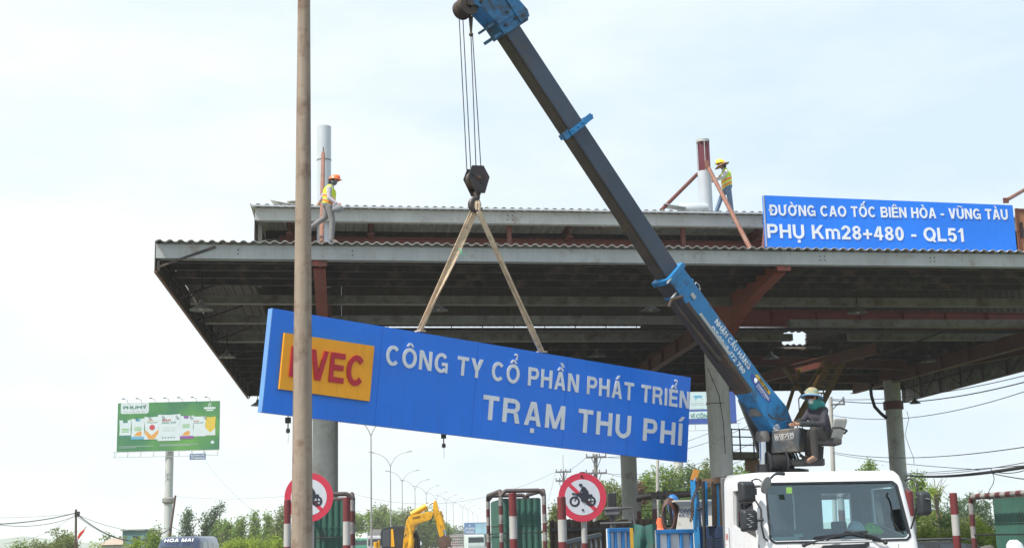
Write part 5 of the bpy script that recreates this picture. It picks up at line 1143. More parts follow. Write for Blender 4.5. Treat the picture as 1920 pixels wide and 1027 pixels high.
# ---- round no-motorcycles signs
SRED = mat('sign_red', (.55, .035, .07), .4, 0, .08, 3, 0, streak=((.40, .03, .05), .3)); SWHI = mat('sign_white', (.55, .58, .62), .4, 0, .06, 3); SBLK = mat('sign_black', (.02, .025, .035), .5)
def moto_sign(px, py, rpx, Y, label, post_px, post_top, post_bot, pw=11, base_post=None):
    c = at(px, py, Y); t = thing('road_sign', label, 'road sign', c, 0, 'round no motorcycles signs'); r = rpx * Y / 2600
    U = Vector((1, .05, 0)).normalized(); N_ = Vector((U.y, -U.x, 0)); V = Vector((0, 0, 1)); P = lambda a, b, n=0: c + U * a * r + V * b * r + N_ * n
    circ = lambda a, b, rr, n_=40, e=1: [P(a + rr * math.cos(2 * math.pi * k / n_), b + rr * e * math.sin(2 * math.pi * k / n_), 0) for k in range(n_)]
    mb = MB(); mb.prism(circ(0, 0, 1, 56), -N_ * .02); mb.build('disc', SRED, t)
    mb = MB(); mb.prism([p + N_ * .001 for p in circ(0, 0, .735, 48)], N_ * .002); mb.build('white_field', SWHI, t)
    d = Vector((.62, -.62)); mb = MB(); a = .735 * .7071; wv = .055
    mb.prism([P(-a - wv, a - wv, .004), P(-a + wv, a + wv, .004), P(a + wv, -a + wv, .004), P(a - wv, -a - wv, .004)], N_ * .0015); mb.build('red_slash', SRED, t)
    mb = MB()
    def ring(a, b, ro, ri, z, n_=28):
        for k in range(n_):
            t0_, t1_ = 2 * math.pi * k / n_, 2 * math.pi * (k + 1) / n_
            mb.prism([P(a + ro * math.cos(t0_), b + ro * math.sin(t0_), z), P(a + ro * math.cos(t1_), b + ro * math.sin(t1_), z), P(a + ri * math.cos(t1_), b + ri * math.sin(t1_), z), P(a + ri * math.cos(t0_), b + ri * math.sin(t0_), z)], N_ * .0012)
    z = .007
    ring(-.33, -.165, .215, .135, z); ring(.34, -.165, .215, .135, z)
    pg = lambda pts, zz: mb.prism([P(x, y, zz) for x, y in pts], N_ * .0012)
    pg([(-.36, -.17), (-.30, -.14), (-.16, .12), (-.23, .10)], z + .0018)                       # fork
    pg([(-.44, .125), (-.42, .205), (-.30, .165), (-.02, .19), (.10, .10), (.40, .12), (.42, .06), (.30, .02), (.20, -.10), (.12, -.20), (-.05, -.18), (-.09, -.04), (-.22, .10), (-.34, .105)], z + .0036)   # tank, engine, seat
    pg([(-.12, .20), (-.03, .37), (.06, .44), (.14, .40), (.24, .26), (.28, .10), (.10, .06), (.02, .16), (-.05, .26), (-.08, .17)], z + .0054)  # rider
    pg([(-.06 + .075 * math.cos(k * math.pi / 8), .505 + .06 * math.sin(k * math.pi / 8)) for k in range(16)], z + .0072); pg([(-.06, .47), (.0, .47), (.06, .41), (.02, .38)], z + .009)
    pg([(.34 - .19, -.185), (.34 + .19, -.185), (.34 + .19, -.145), (.34 - .19, -.145)], z + .0018); pg([(.32, -.35), (.36, -.35), (.36, .02), (.32, .02)], z + .0054)
    pg([(.02, -.22), (.36, -.20), (.36, -.25), (.02, -.25)], z + .0072)
    mb.build('motorcycle_emblem', SBLK, t)
    mb = MB()
    for b in (.86, -.52): mb.tube(P(0, b, .0), P(0, b, .016), .02, n=8)
    mb.build('bolts', BLACK, t)
    mb = MB(); p = at(post_px, post_top, Y + .06); rr = pw * Y / 5200; banded(mb, (p.x, p.y + .04, p.z), (p.x, p.y + .04, .0), rr, .62, 0); mb.build('post', [PR, PW], t, 40); return t
moto_sign(1092, 931.5, 44.5, 25.4, 'round no motorcycles sign at centre right of the middle green booth', 1092, 884, 1010)
moto_sign(579, 931.5, 45.0, 25.8, 'round no motorcycles sign half hidden behind the tan lamp post', 585, 900, 1010, 8)

# ---- panels, bin, hoses and cylinders round the truck bed
PBLU = mat('gate_blue', (.03, .20, .50), .5, 0, .12, 3, .1); PWHI = mat('gate_white', (.74, .76, .77), .5, 0, .08, 2.5, 0, streak=((.35, .34, .32), .3))
def gate(x0, x1, top, Y, bars, label):
    a = at(x0, top, Y); b = at(x1, top, Y + .25); b.z = a.z; t = thing('steel_gate', label, 'steel gate', (a.x, a.y, 0), 0, 'blue framed gates with white panels'); U = (b - a).normalized(); W = (b - a).length; H_ = a.z - .25; N_ = Vector((U.y, -U.x, 0)); O = a - Vector((0, 0, H_))
    mb = MB(); mb.prism([O, O + U * W, a + U * W, a], -N_ * .03); mb.build('white_panel', PWHI, t)
    mb = MB(); f_ = .07
    for u in [f_ / 2, W - f_ / 2] + [W * k / (bars + 1) for k in range(1, bars + 1)]: mb.beam(O + U * u + N_ * .02, a + U * u + N_ * .02 - Vector((0, 0, .05)), .055, .05, up=U)
    mb.beam(a + N_ * .025 - Vector((0, 0, .03)), b + N_ * .025 - Vector((0, 0, .03)), .06, .07); mb.beam(O + N_ * .025, O + U * W + N_ * .025, .06, .07); mb.build('blue_frame', PBLU, t, bevel=.008)
    mb = MB()
    for u in (.1, W - .1): mb.beam(O + U * u, O + U * u - Vector((0, 0, .25)), .06, .06, up=U); mb.box((O + U * u).xy.to_3d() + Vector((0, 0, .02)), (.3, .4, .04))
    mb.build('feet', BLACK, t)
gate(1229, 1298, 993, 23.6, 2, 'blue framed white gate panel beside the truck load bed')
gate(1138, 1180, 990, 25.5, 2, 'blue framed white gate panel left of the green tarpaulin')
a = at(1184, 986, 26.2); b = at(1232, 985, 26.0); mb = MB(); vs = []; fs = []; n = 10; m = 14
for i in range(n + 1):
    for k in range(m + 1):
        p = a.lerp(b, i / n); p.z = a.z * (1 - k / m) + .02; vs.append(p + Vector((0, .05 * math.sin(i * 1.3 + k * .4) + .03 * math.sin(k * 1.7 + i * .6), .02 * math.sin(i * .9))))
for i in range(n):
    for k in range(m): fs.append((i * (m + 1) + k, (i + 1) * (m + 1) + k, (i + 1) * (m + 1) + k + 1, i * (m + 1) + k + 1))
mb.add(vs, fs); mb.add([v + Vector((0, .3, 0)) for v in vs], fs); tp_ = mb.build('tarpaulin', mat('tarp_teal', (.03, .13, .11), .7, 0, .25, 2.5, .2, stain=((.07, .06, .05), .4, 2.5)), None, 60); tag(tp_, 'teal green tarpaulin screen hanging between the two blue white gates', 'tarpaulin')
mb = MB(); p = at(1183.5, 989, 25.7); mb.beam(p, (p.x, p.y, 0), .05, .06, up=(1, 0, 0)); mb.box((p.x, p.y, .02), (.3, .3, .04)); tag(mb.build('yellow_post', mat('post_yellow', (.55, .32, .02), .55, 0, .15, 4)), 'thin yellow post at the right edge of the left gate panel', 'post')
p = at(1298, 960, 25.6); bn = thing('skip_bin', 'white tapered steel bin with flared rim standing on the truck load bed', 'bin', (p.x, p.y, 1.16))
k = 25.6 / 2600; mb = MB(); tz = at(1300, 938, 25.6).z; mz = tz - .09; X0 = at(1278, 945, 25.6).x; X1 = at(1338, 945, 25.6).x; bz = at(1300, 1000, 25.6).z - .35
lo = [(X0 - .22, p.y - .15, bz), (X1 + .18, p.y - .05, bz), (X1 + .1, p.y + 1.0, bz), (X0 - .14, p.y + .9, bz)]; hi = [(X0 - .02, p.y, mz), (X1, p.y + .1, mz), (X1 - .04, p.y + .8, mz), (X0 + .02, p.y + .7, mz)]
ri = [(X0 - .13, p.y - .1, tz), (X1 + .08, p.y, tz), (X1 + .05, p.y + .9, tz), (X0 - .1, p.y + .8, tz)]
mb.add(lo + hi + ri, [(0, 1, 5, 4), (1, 2, 6, 5), (2, 3, 7, 6), (3, 0, 4, 7), (4, 5, 9, 8), (5, 6, 10, 9), (6, 7, 11, 10), (7, 4, 8, 11), (3, 2, 1, 0)]); BINW = mat('bin_white', (.60, .58, .52), .5, 0, .08, 3, .05, stain=((.35, .28, .2), .2, 3)); mb.build('body', BINW, bn)
mb = MB(); 
for i in range(4): mb.beam(Vector(ri[i]), Vector(ri[(i + 1) % 4]), .04, .03)
mb.build('rim', BINW, bn)
fu = (Vector(lo[1]) - Vector(lo[0])).normalized(); fv = (Vector(hi[0]) - Vector(lo[0])); fn = fu.cross(fv).normalized(); fn = fn if fn.y < 0 else -fn; fv = fn.cross(fu); fv = fv if fv.z > 0 else -fv
def onbin(px, py):
    u, v = spix(px, py, Vector(lo[0]), fu, fv, fn); return Vector(lo[0]) + fu * u + fv * v + fn * .002
mb = MB(); text(mb, "SWL 5.6", onbin(1273, 961), fu, fv, fn, .075, .46, .003, .02, .12); text(mb, "50-01 250", onbin(1272, 967.5), fu, fv, fn, .045, .44, .003, .01, .12); mb.build('stencil', mat('stencil_blue', (.13, .13, .22), .6), bn)
for i, (x, y, lb) in enumerate(((1263, 945, 'blue gas cylinder leaning behind the hose coil on the truck bed'),)):
    p = at(x, y, 26.6); q = Vector((p.x + .25, p.y + .1, 1.25)); t = thing('gas_cylinder', lb, 'gas cylinder', q); d = (p - q).normalized(); top = p + d * .08; mb = MB(); mb.path([q, top, top + d * .07, top + d * .11], [.12, .12, .085, .03], 16); mb.build('bottle', mat('cyl_blue', (.02, .14, .38), .45, 0, .12, 4), t, 50)
    mb = MB(); mb.tube(top + d * .09, top + d * .14, .022, n=8); mb.box(top + d * .14, (.05, .025, .025)); mb.build('valve', GREASE, t)
mb = MB(); c = at(1252, 968, 26.0)
for k in range(7):
    rr = .20 + .016 * k; mb.path([c + Vector((.55 * rr * math.cos(a_ * math.pi / 10) + .01 * k, .03 * k - .1, rr * 1.15 * math.sin(a_ * math.pi / 10))) for a_ in range(21)], .014, 6, False)
tag(mb.build('hose_coil', mat('hose_brown', (.10, .045, .04), .6, 0, .3, 7), None, 50), 'coil of brown and black hose hanging beside the white bin', 'hose')
t = thing('tool_trolley', 'dark two armed handle frame standing up beside the blue gas cylinder', 'trolley', at(1243, 960, 26.3)); mb = MB()
mb.tube(at(1234, 919, 26.3), at(1244, 945, 26.3), .028, n=8); mb.tube(at(1244, 945, 26.3), at(1249, 1000, 26.3), .028, n=8); mb.build('handle', BLACK, t, 40)
mb = MB(); mb.tube(at(1246, 918, 26.3), at(1256, 945, 26.3), .028, n=8); mb.tube(at(1256, 945, 26.3), at(1262, 1000, 26.3), .028, n=8); mb.build('handle', BLACK, t, 40)
p = at(1238, 985, 26.8); mb = MB(); mb.lathe((p.x, p.y, p.z - .1), [(.0, .25), (.055, .24), (.10, .06), (.13, .02), (.13, 0), (0, 0)], 16); tag(mb.build('marker_cone', mat('cone_orange', (.70, .13, .04), .5)), 'small orange cone wedged between hose coil and concrete pole', 'cone')

# dark board fence and machine behind the centre sign
WOOD = mat('fence_wood', (.075, .055, .04), .8, 0, .35, 2.5, .2, stain=((.16, .12, .07), .3, 3))
fc = thing('board_fence', 'dark uneven board fence behind the centre round sign', 'fence', at(1085, 1010, 38))
mb = MB(); x = 1031.0
while x < 1232:
    wd = 7 + 7 * rnd.random(); tpz = at(x, 971 + 4 * rnd.random(), 38).z; a = at(x, 1000, 38); b = at(x + wd * .99, 1000, 38.05 + .1 * rnd.random()); a.z = b.z = 0
    mb.prism([a, b, (b.x, b.y, tpz), (a.x, a.y, tpz - .05 * rnd.random())], (0, .03, 0)); x += wd
mb.build('boards', WOOD, fc)
mb = MB(); a = at(1030, 992, 37.9); b = at(1235, 990, 38.0); mb.beam(a, b, .05, .1); mb.build('rail', BLACK, fc)
lr = thing('low_rail', 'low dark bar railing before the board fence', 'railing', at(1075, 1020, 30)); mb = MB(); a = at(1060, 1016, 30); b = at(1126, 1001, 33)
mb.beam(a, b, .06, .08)
for k in range(8): q = a.lerp(b, k / 7); mb.beam(q, (q.x, q.y, 0), .04, .04, up=(1, 0, 0))
mb.build('bars', mat('rail_slate', (.10, .12, .14), .6, 0, .2, 4), lr)
mc = thing('lane_camera', 'dark grey camera box on a stand right of the centre round sign', 'lane camera', at(1146, 1000, 33))
p = at(1147, 941, 33); mb = MB(); mb.box(p, (.20, .35, .44)); mb.build('hood', BLACK, mc, bevel=.03)
p2_ = at(1148, 958, 33); mb = MB(); mb.box(p2_, (.34, .4, .20)); mb.build('housing', mat('cam_grey', (.13, .13, .14), .5), mc, bevel=.03)
mb = MB(); mb.tube(p2_, (p2_.x, p2_.y, 0), .06, n=10); mb.path([at(1130, 955, 32.8), at(1185, 951, 32.8), at(1188, 962, 32.8), at(1190, 985, 32.8)], .03, 8); mb.path([at(1125, 981, 32.5), at(1184, 979, 32.5)], .03, 8); mb.build('stand', mat('cam_stand', (.10, .10, .105), .5, .3), mc, 40)
# ================================================================ vegetation
LF = [leaf_mat('leaf_fresh', (.11, .18, .03), (.19, .29, .05), (.28, .37, .08)), leaf_mat('leaf_deep', (.07, .12, .03), (.12, .20, .045), (.19, .27, .07)),
      leaf_mat('leaf_olive', (.11, .145, .045), (.19, .235, .07), (.27, .30, .10)), leaf_mat('leaf_bright', (.15, .23, .022), (.27, .37, .04), (.38, .45, .06)), leaf_mat('leaf_dead', (.10, .05, .03), (.17, .09, .06), (.24, .15, .10)), leaf_mat('leaf_bluish', (.065, .115, .06), (.115, .185, .095), (.17, .24, .13))]
BARK = mat('bark', (.13, .10, .075), .9, 0, .3, 3, .3)
def crown(clumps, n, size, seed, flat=.0):
    """leaf-sized faces spread through a set of ellipsoid clumps (centre, rx, ry, rz)"""
    r = random.Random(seed); vs = []; fs = []; tot = sum(c[1] * c[3] for c in clumps)
    for (c, rx, ry, rz) in clumps:
        m = max(20, int(n * rx * rz / tot)); c = Vector(c)
        # sprays: each clump is made of small twigs that carry the leaves
        tw = max(4, m // 14); 
        for _ in range(tw):
            d = Vector((r.gauss(0, 1), r.gauss(0, 1), r.gauss(0, 1) * .9 + .15)).normalized(); q = .55 + .5 * r.random() ** .7; tc_ = c + Vector((d.x * rx * q, d.y * ry * q, d.z * rz * q)); od = (d + Vector((0, 0, .35 * r.random()))).normalized()
            for _k in range(14):
                p = tc_ + od * (r.random() - .4) * size * 3.4 + Vector((r.gauss(0, 1), r.gauss(0, 1), r.gauss(0, 1))) * size * 1.15
                nn = (Vector((r.gauss(0, 1), r.gauss(0, 1), r.gauss(0, 1))) + Vector((0, -.1, .8))).normalized(); a = nn.cross(Vector((r.gauss(0, 1), r.gauss(0, 1), r.gauss(0, 1)))).normalized(); b = nn.cross(a)
                s_ = size * (.6 + .8 * r.random()); o = len(vs); vs += [p - a * s_ * .75, p - b * s_ * .34, p + a * s_ * .75, p + b * s_ * .34]; fs.append((o, o + 1, o + 2, o + 3))
    mb = MB(); mb.add(vs, fs); return mb
def tree(px, top, Y, wpx, label, lm, kind='round', n=2600, seed=0, group=None, leaf=None, name='tree', base_z=0.0):
    r = random.Random(seed * 31 + 5); p = at(px, top, Y); h = p.z - base_z; W = wpx * Y / 2600; n = int(n * (1.0 if kind == 'sparse' else 1.6)); leaf = leaf or max(.11, Y * .0013)
    t = thing(name, label, 'tree', (p.x, p.y, base_z), 0, group); B = Vector((p.x, p.y, base_z)); cl = []
    if kind == 'round':
        for _ in range(12): a = r.random() * 6.28; q = r.random() ** .5; cl.append((B + Vector((math.cos(a) * q * W * .33, math.sin(a) * q * W * .33, h * (.26 + .60 * r.random()))), W * (.19 + .13 * r.random()), W * .24, h * (.12 + .07 * r.random())))
        cl.append((B + Vector((0, 0, h * .86)), W * .2, W * .2, h * .13))
    elif kind == 'cone':
        for k in range(9): f = k / 8; cl.append((B + Vector((W * .22 * (r.random() - .5) * (1 - f * .6) * 2, W * .2 * (r.random() - .5), h * (.25 + .70 * f))), W * (.46 - .34 * f) * (.8 + .4 * r.random()), W * (.42 - .3 * f), h * .10))
    elif kind == 'column':
        for k in range(10): f = k / 9; cl.append((B + Vector((W * .3 * (r.random() - .5), 0, h * (.12 + .80 * f))), W * (.30 + .2 * r.random()), W * .4, h * .085))
    elif kind == 'sparse':
        for _ in range(8): a = r.random() * 6.28; cl.append((B + Vector((math.cos(a) * W * .36 * r.random(), math.sin(a) * W * .3, h * (.35 + .6 * r.random()))), W * .10, W * .10, h * .05))
    elif kind == 'bush':
        for _ in range(8): a = r.random() * 6.28; q = r.random() ** .5; cl.append((B + Vector((math.cos(a) * q * W * .36, math.sin(a) * q * W * .3, h * (.2 + .58 * r.random()))), W * (.16 + .1 * r.random()), W * .2, h * .20))
    crown(cl, n, leaf, seed).build('crown', lm, t, fix=False)
    mb = MB(); k = max(.05, h * .014); lean = Vector((W * .05 * (r.random() - .5), 0, 0)); mb.path([B, B + Vector((0, 0, h * .3)) + lean, B + Vector((0, 0, h * .62)) - lean, B + Vector((0, 0, h * .9))], [k * 1.5, k * 1.1, k * .7, k * .2], 7)
    for c in cl: s_ = B + Vector((0, 0, max(h * .12, (c[0].z - base_z) * .62))); mb.path([s_, s_.lerp(c[0], .55) + Vector((0, 0, h * .03)), c[0]], [k * .5, k * .35, k * .1], 5)
    mb.build('trunk', BARK, t, 60); return t
# row beyond the road, left of the left booth
for i, (x, tp, w_, Y, lm) in enumerate([(408, 975, 34, 170, 0), (430, 978, 30, 165, 0), (452, 973, 30, 160, 0), (478, 965, 28, 160, 0), (503, 966, 30, 155, 0), (524, 960, 26, 150, 2), (537, 972, 24, 150, 0)]):
    tree(x, tp, Y, w_, ['low rounded green tree right of the forked vine tree', 'second green tree right of the forked vine tree', 'third green tree in the row left of the lamp post', 'narrow green tree with thin tip left of the lamp post', 'pointed bright green tree left of the round sign', 'olive tree with high tip just left of the left booth', 'green tree behind the left round sign'][i], LF[lm], 'cone' if i > 1 else 'round', 1900, 10 + i, 'green trees left of the lamp post')
for i, (x, tp, w_, Y) in enumerate([(673, 966, 28, 230), (703, 953, 34, 235), (718, 952, 30, 240), (733, 963, 28, 235), (748, 960, 34, 240), (764, 958, 40, 240), (782, 962, 38, 245), (800, 954, 36, 245), (816, 966, 34, 250), (832, 983, 26, 260)]):
    tree(x, tp, Y, w_, ['leftmost tree of the row behind the white and green truck', 'tall tree behind the box truck', 'tallest tree with a loose tip left of the excavator', 'low tree between the tall tree and the excavator cab', 'wide tree above the excavator cab', 'wide tree left of the excavator boom', 'tree behind the bent excavator boom', 'tree showing above the excavator boom', 'tree behind the excavator arm', 'low tree right of the excavator arm'][i], LF[i % 3 if i % 3 != 1 else 0], 'round', 1900, 40 + i, 'trees behind the excavator')
for i, (x, tp, w_, Y) in enumerate([(848, 994, 24, 420), (862, 993, 22, 430), (906, 998, 22, 430)]): tree(x, tp, Y, w_, ['small far tree left of the grey container truck', 'small far tree above the grey container truck', 'small far tree right of the small blue billboard'][i], LF[5], 'round', 700, 60 + i, 'far trees at the end of the road')
tree(352, 958, 118, 22, 'upright vine covered tree beside the tilted pole', LF[5], 'column', 1500, 71)
t = tree(388, 968, 119, 26, 'vine covered tree leaning right in a fork', LF[5], 'column', 900, 72)
cl = [(at(386 + 26 * f, 992 - 38 * f, 119), .42, .4, .5) for f in (0, .25, .5, .75, 1)]; crown(cl, 900, .14, 73).build('crown', LF[5], t, fix=False); mb = MB(); mb.path([at(384, 1010, 119), at(396, 985, 119), at(411, 955, 119)], [.16, .12, .05], 6); mb.build('limb', BARK, t)
for i, (x, tp, w_, Y, lm, kd) in enumerate([(116, 990, 52, 100, 2, 'sparse'), (122, 997, 46, 102, 2, 'bush'), (184, 1011, 44, 85, 3, 'bush'), (246, 1003, 36, 80, 3, 'bush'), (276, 998, 44, 82, 0, 'bush'), (283, 985, 34, 110, 2, 'bush'), (215, 1000, 60, 130, 2, 'sparse'), (30, 1013, 60, 120, 0, 'bush'), (75, 1012, 50, 115, 2, 'bush'), (330, 1003, 40, 125, 0, 'bush')]):
    tree(x, tp, Y, w_, ['thin pale bamboo like tree left of the brown pole', 'pale olive bush under the thin tree by the brown pole', 'bright bush under the red flag', 'bright bush left of the van and right of the tan roof', 'green bush just left of the van', 'tall olive bush behind the van and billboard column', 'thin bare topped tree behind the teal house', 'low bush at the left picture edge', 'low olive bush between left edge and brown pole', 'bush under the forked vine tree behind the van'][i], LF[lm], kd, 1500 if kd == 'bush' else 700, 80 + i, None, None, 'bush' if kd == 'bush' else 'tree')
for i, (x, tp, w_, Y) in enumerate([(450, 1004, 60, 90), (500, 1008, 60, 88), (415, 1009, 56, 92), (525, 1003, 30, 84)]): tree(x, tp, Y, w_, ['yellow green roadside bush under the third tree', 'yellow green roadside bush left of the left booth', 'yellow green roadside bush right of the van', 'yellow green bush touching the left red and white post'][i], LF[3], 'bush', 1600, 100 + i, 'roadside bushes', None, 'bush')
# wood behind the truck and gates
R_ = [(1195, 893, 34, 100, 4, 'sparse', 'thin dead reddish brown tree beside the rear column'), (1192, 905, 30, 99, 4, 'round', 'dead reddish bush beside the rear column'), (1212, 887, 42, 110, 0, 'round', 'green tree between the dead tree and the pale pole'), (1252, 866, 60, 112, 0, 'round', 'large green tree behind the pale concrete pole'), (1293, 869, 46, 110, 1, 'round', 'dark green tree right of the white billboard column'), (1324, 860, 50, 112, 2, 'round', 'tall olive tree just left of the front column'), (1222, 930, 70, 96, 1, 'bush', 'dark undergrowth below the green trees and left of the hoses'), (1280, 915, 80, 96, 1, 'bush', 'dark undergrowth around the white billboard column'), (1195, 960, 60, 84, 0, 'bush', 'drooping green bush right of the rear column foot'), (1385, 868, 34, 100, 0, 'round', 'green tree left of the chrome lift cylinder'), (1409, 870, 38, 104, 1, 'round', 'green tree showing under the railed platform'), (1145, 905, 60, 100, 2, 'round', 'tree behind the right half of the centre round sign'), (1128, 900, 44, 104, 0, 'round', 'green tree between the crossarm pole and the rear column'), (1046, 940, 36, 105, 2, 'bush', 'pale green bush left of the centre round sign'), (1630, 865, 46, 105, 0, 'round', 'rounded tree top showing above the truck cab roof'), (1712, 887, 52, 80, 0, 'round', 'green tree above the right truck mirror')]
for i, (x, tp, w_, Y, lm, kd, lb) in enumerate(R_): tree(x, tp, Y, w_, lb, LF[lm], kd, {'sparse': 500}.get(kd, 4200), 120 + i, None, None, 'bush' if kd == 'bush' else 'tree')
# right verge
t = tree(1754, 912, 76, 60, 'thin half bare tree with loose yellow green tufts right of the truck mirror', LF[3], 'sparse', 420, 150)
mb = MB(); b0 = at(1760, 985, 76)
rr = random.Random(3)
for k in range(16): s_ = at(1757 - k % 4, 965 - k * 3.2, 76); e = at(1735 + 48 * rr.random(), 890 + 38 * rr.random(), 76 + rr.random()); mb.path([s_, s_.lerp(e, .5) + Vector((.1 * rr.random(), 0, .2)), e], [.020, .013, .005], 5)
mb.path([(b0.x, b0.y, 0), at(1757, 960, 76), at(1752, 897, 76)], [.09, .06, .012], 6); mb.build('bare_twigs', BARK, t)
for i, (x, tp, w_, Y, lm, kd) in enumerate([(1792, 911, 26, 95, 5, 'sparse'), (1785, 928, 60, 100, 5, 'round'), (1822, 924, 48, 102, 5, 'round'), (1845, 945, 40, 104, 5, 'round'), (1757, 940, 50, 100, 1, 'round'), (1726, 955, 50, 70, 2, 'bush'), (1762, 953, 60, 66, 1, 'bush'), (1805, 953, 60, 68, 2, 'bush'), (1842, 960, 50, 66, 3, 'bush'), (1738, 985, 60, 52, 3, 'bush'), (1778, 987, 60, 50, 3, 'bush'), (1820, 983, 60, 54, 3, 'bush'), (1850, 985, 50, 55, 3, 'bush')]):
    tree(x, tp, Y, w_, ['small airy tree top right of the lone post', 'bluish green tree behind the lone red and white post', 'bluish green tree between the lone post and right guard', 'low bluish tree behind the right striped guard', 'dark tree behind the half bare tree', 'olive shrub below the right truck mirror', 'dark shrub left of the lone post', 'olive shrub right of the lone post', 'bright shrub left of the right green booth', 'bright yellow green bush right of the windscreen', 'bright yellow green bush behind the lone post', 'bright yellow green bush behind the dark car', 'bright yellow green bush behind the right guard posts'][i], LF[lm], kd, 1700 if kd != 'sparse' else 400, 160 + i, None, None, 'bush' if kd == 'bush' else 'tree')
# far hills
mb = MB(); vs = []; fs = []; n = 60
for i in range(n + 1):
    x = -1500 + 2600 * i / n; z = 17 + 7 * math.sin(i * .55) + 4 * math.sin(i * 1.7 + 1); vs += [(x, 2300, -.1), (x, 2420, z), (x, 2700, z * .6), (x, 2900, -.1)]
for i in range(n):
    for k in range(3): fs.append((i * 4 + k, i * 4 + 4 + k, i * 4 + 5 + k, i * 4 + 1 + k))
mb.add(vs, fs); tag(mb.build('hills', mat('hill_green', (.07, .11, .06), .95, 0, .3, .02), None, 80), kind='structure')
# ================================================================ street lamps along the road
LAMPM = mat('lamp_pole', (.30, .29, .28), .5, .3, .1, 2)
LP = [(695.5, 815), (732, 873), (754, 902.5), (778, 917), (799, 926.5), (818, 936.5), (836.5, 941), (849.5, 946), (867.5, 952.5), (877.5, 957.5), (886.7, 962), (895, 967)]
LN = ['nearest and tallest double arm street lamp right of the left column', 'second double arm street lamp from the left', 'third double arm street lamp from the left', 'fourth double arm street lamp rising behind the excavator cab', 'fifth double arm street lamp just left of the excavator arm tip', 'sixth double arm street lamp above the excavator arm tip', 'seventh double arm street lamp right of the excavator arm', 'eighth double arm street lamp from the left', 'ninth double arm street lamp above the small blue billboard', 'tenth double arm street lamp in the receding row', 'eleventh double arm street lamp near the middle booth', 'farthest double arm street lamp beside the middle green booth']
proto = None
for i, ((x, y), lb) in enumerate(zip(LP, LN)):
    hz = 1010 - .024 * (x - 960); Y = 11.0 * 2600 / (hz - y); p = at(x, y, Y); g = (p.x, p.y, 0)
    if proto is None:
        t = proto = thing('street_lamp', lb, 'street lamp', g, 0, 'double arm street lamps along the road'); b = Vector(g); H_ = p.z
        mb = MB(); mb.tube(b, b + Vector((0, 0, H_)), .11, .06, 10); mb.build('pole', LAMPM, t, 40)
        mb = MB(); mb.lathe(b + Vector((0, 0, 4.2)), [(.11, -.1), (.14, -.1), (.14, .1), (.11, .1)], 10); mb.build('collar', LAMPM, t, 40)
        for s_ in (-1, 1):
            mb = MB(); mb.path([b + Vector((s_ * a, 0, H_ + c)) for a, c in ((0, -.1), (.18, .35), (.5, .9), (1.0, 1.4), (1.7, 1.75), (2.4, 1.95))], [.055, .05, .046, .043, .04, .038], 8); ar = mb.build('arm', LAMPM, t, 50)
            mb = MB(); mb.path([b + Vector((s_ * a, 0, H_ + c)) for a, c in ((2.3, 1.92), (2.5, 1.97), (3.0, 2.06), (3.15, 2.05))], [.05, .085, .075, .03], 8); mb.build('lamp_head', LAMPM, ar, 50)
    else:
        t = copy_tree(proto); t.location = g; t['label'] = lb; t.rotation_euler = (0, 0, -.02 * i); t.scale = (1, 1, (p.z) / H_)
# ================================================================ excavator
EXY = mat('digger_yellow', (.72, .38, .015), .45, 0, .15, 1.5, .1, stain=((.25, .15, .05), .35, 2.0)); EXD = mat('bucket_rust', (.11, .065, .045), .7, .1, .3, 3, .2, stain=((.20, .14, .10), .3, 5))
EXC = mat('digger_cab', (.035, .04, .045), .4, .1, .15, 3); EY = 76.0
def E(x, y, d=0): return at(x, y, EY + d)
g = E(765, 1010); ex = thing('excavator', 'yellow excavator with dark cab digging on the road beyond the booths', 'excavator', (g.x, g.y, 0))
def plates(pts, d0, w_, name, m, par): mb = MB(); mb.prism([E(x, y, d0) for x, y in pts], (0, w_, 0)); return mb.build(name, m, par, bevel=.02)
plates([(754, 1040), (757, 1005), (762, 975), (768, 966), (790, 962), (806, 957.5), (812, 960), (812, 968), (808, 973), (783, 982), (777, 990), (773, 1010), (770, 1040)], -.25, .45, 'boom', EXY, ex)
plates([(812, 941), (815, 937.5), (818, 938), (823, 957), (829, 980), (833, 1000), (829, 1008), (824, 1006), (816, 975), (812, 960)], -.2, .36, 'arm', EXY, ex)
mb = MB(); mb.tube(E(771, 964.5, -.1), E(800, 948, -.1), .16, n=12); cy_ = mb.build('arm_cylinder', EXY, ex, 40); mb = MB(); mb.tube(E(800, 948, -.1), E(813, 940, -.1), .055, n=10); mb.build('rod', CHROME, cy_, 40)
mb = MB(); mb.tube(E(823, 958, -.35), E(832, 992, -.35), .14, n=12); cy_ = mb.build('bucket_cylinder', EXY, ex, 40); mb = MB(); mb.tube(E(832, 992, -.35), E(835, 1004, -.35), .06, n=10); mb.build('rod', CHROME, cy_, 40)
mb = MB(); mb.tube(E(772, 1010, -.5), E(768, 985, -.45), .10, n=10); mb.tube(E(770, 1030, -.5), E(772, 1008, -.5), .16, n=10); mb.build('boom_cylinder', EXY, ex, 40)
plates([(826, 1006), (833, 1002), (837, 1006), (840, 1002), (846, 1010), (843, 1018), (847, 1026), (838, 1024), (834, 1031), (828, 1026), (822, 1032), (824, 1020), (820, 1016)], -.5, .9, 'bucket', EXD, ex)
mb = MB(); mb.path([E(768, 964, -.2), E(764, 966, -.2), E(764, 975, -.2)], .03, 6); mb.path([E(812, 965, -.3), E(808, 980, -.4), E(804, 985, -.4), E(808, 972, -.3)], .025, 6); mb.path([E(762, 1000, -.4), E(753, 1012, -.4), E(752, 1025, -.4)], .03, 6); mb.build('hoses', RUBB, ex, 50)
mb = MB(); text(mb, "HYUNDAI", E(774, 973, -.26), Vector((1, 0, .22)), Vector((-.22, 0, 1)), (0, -1, 0), .11, .42, .006, .02); mb.build('lettering', mat('letter_dark', (.08, .06, .03), .6), ex)
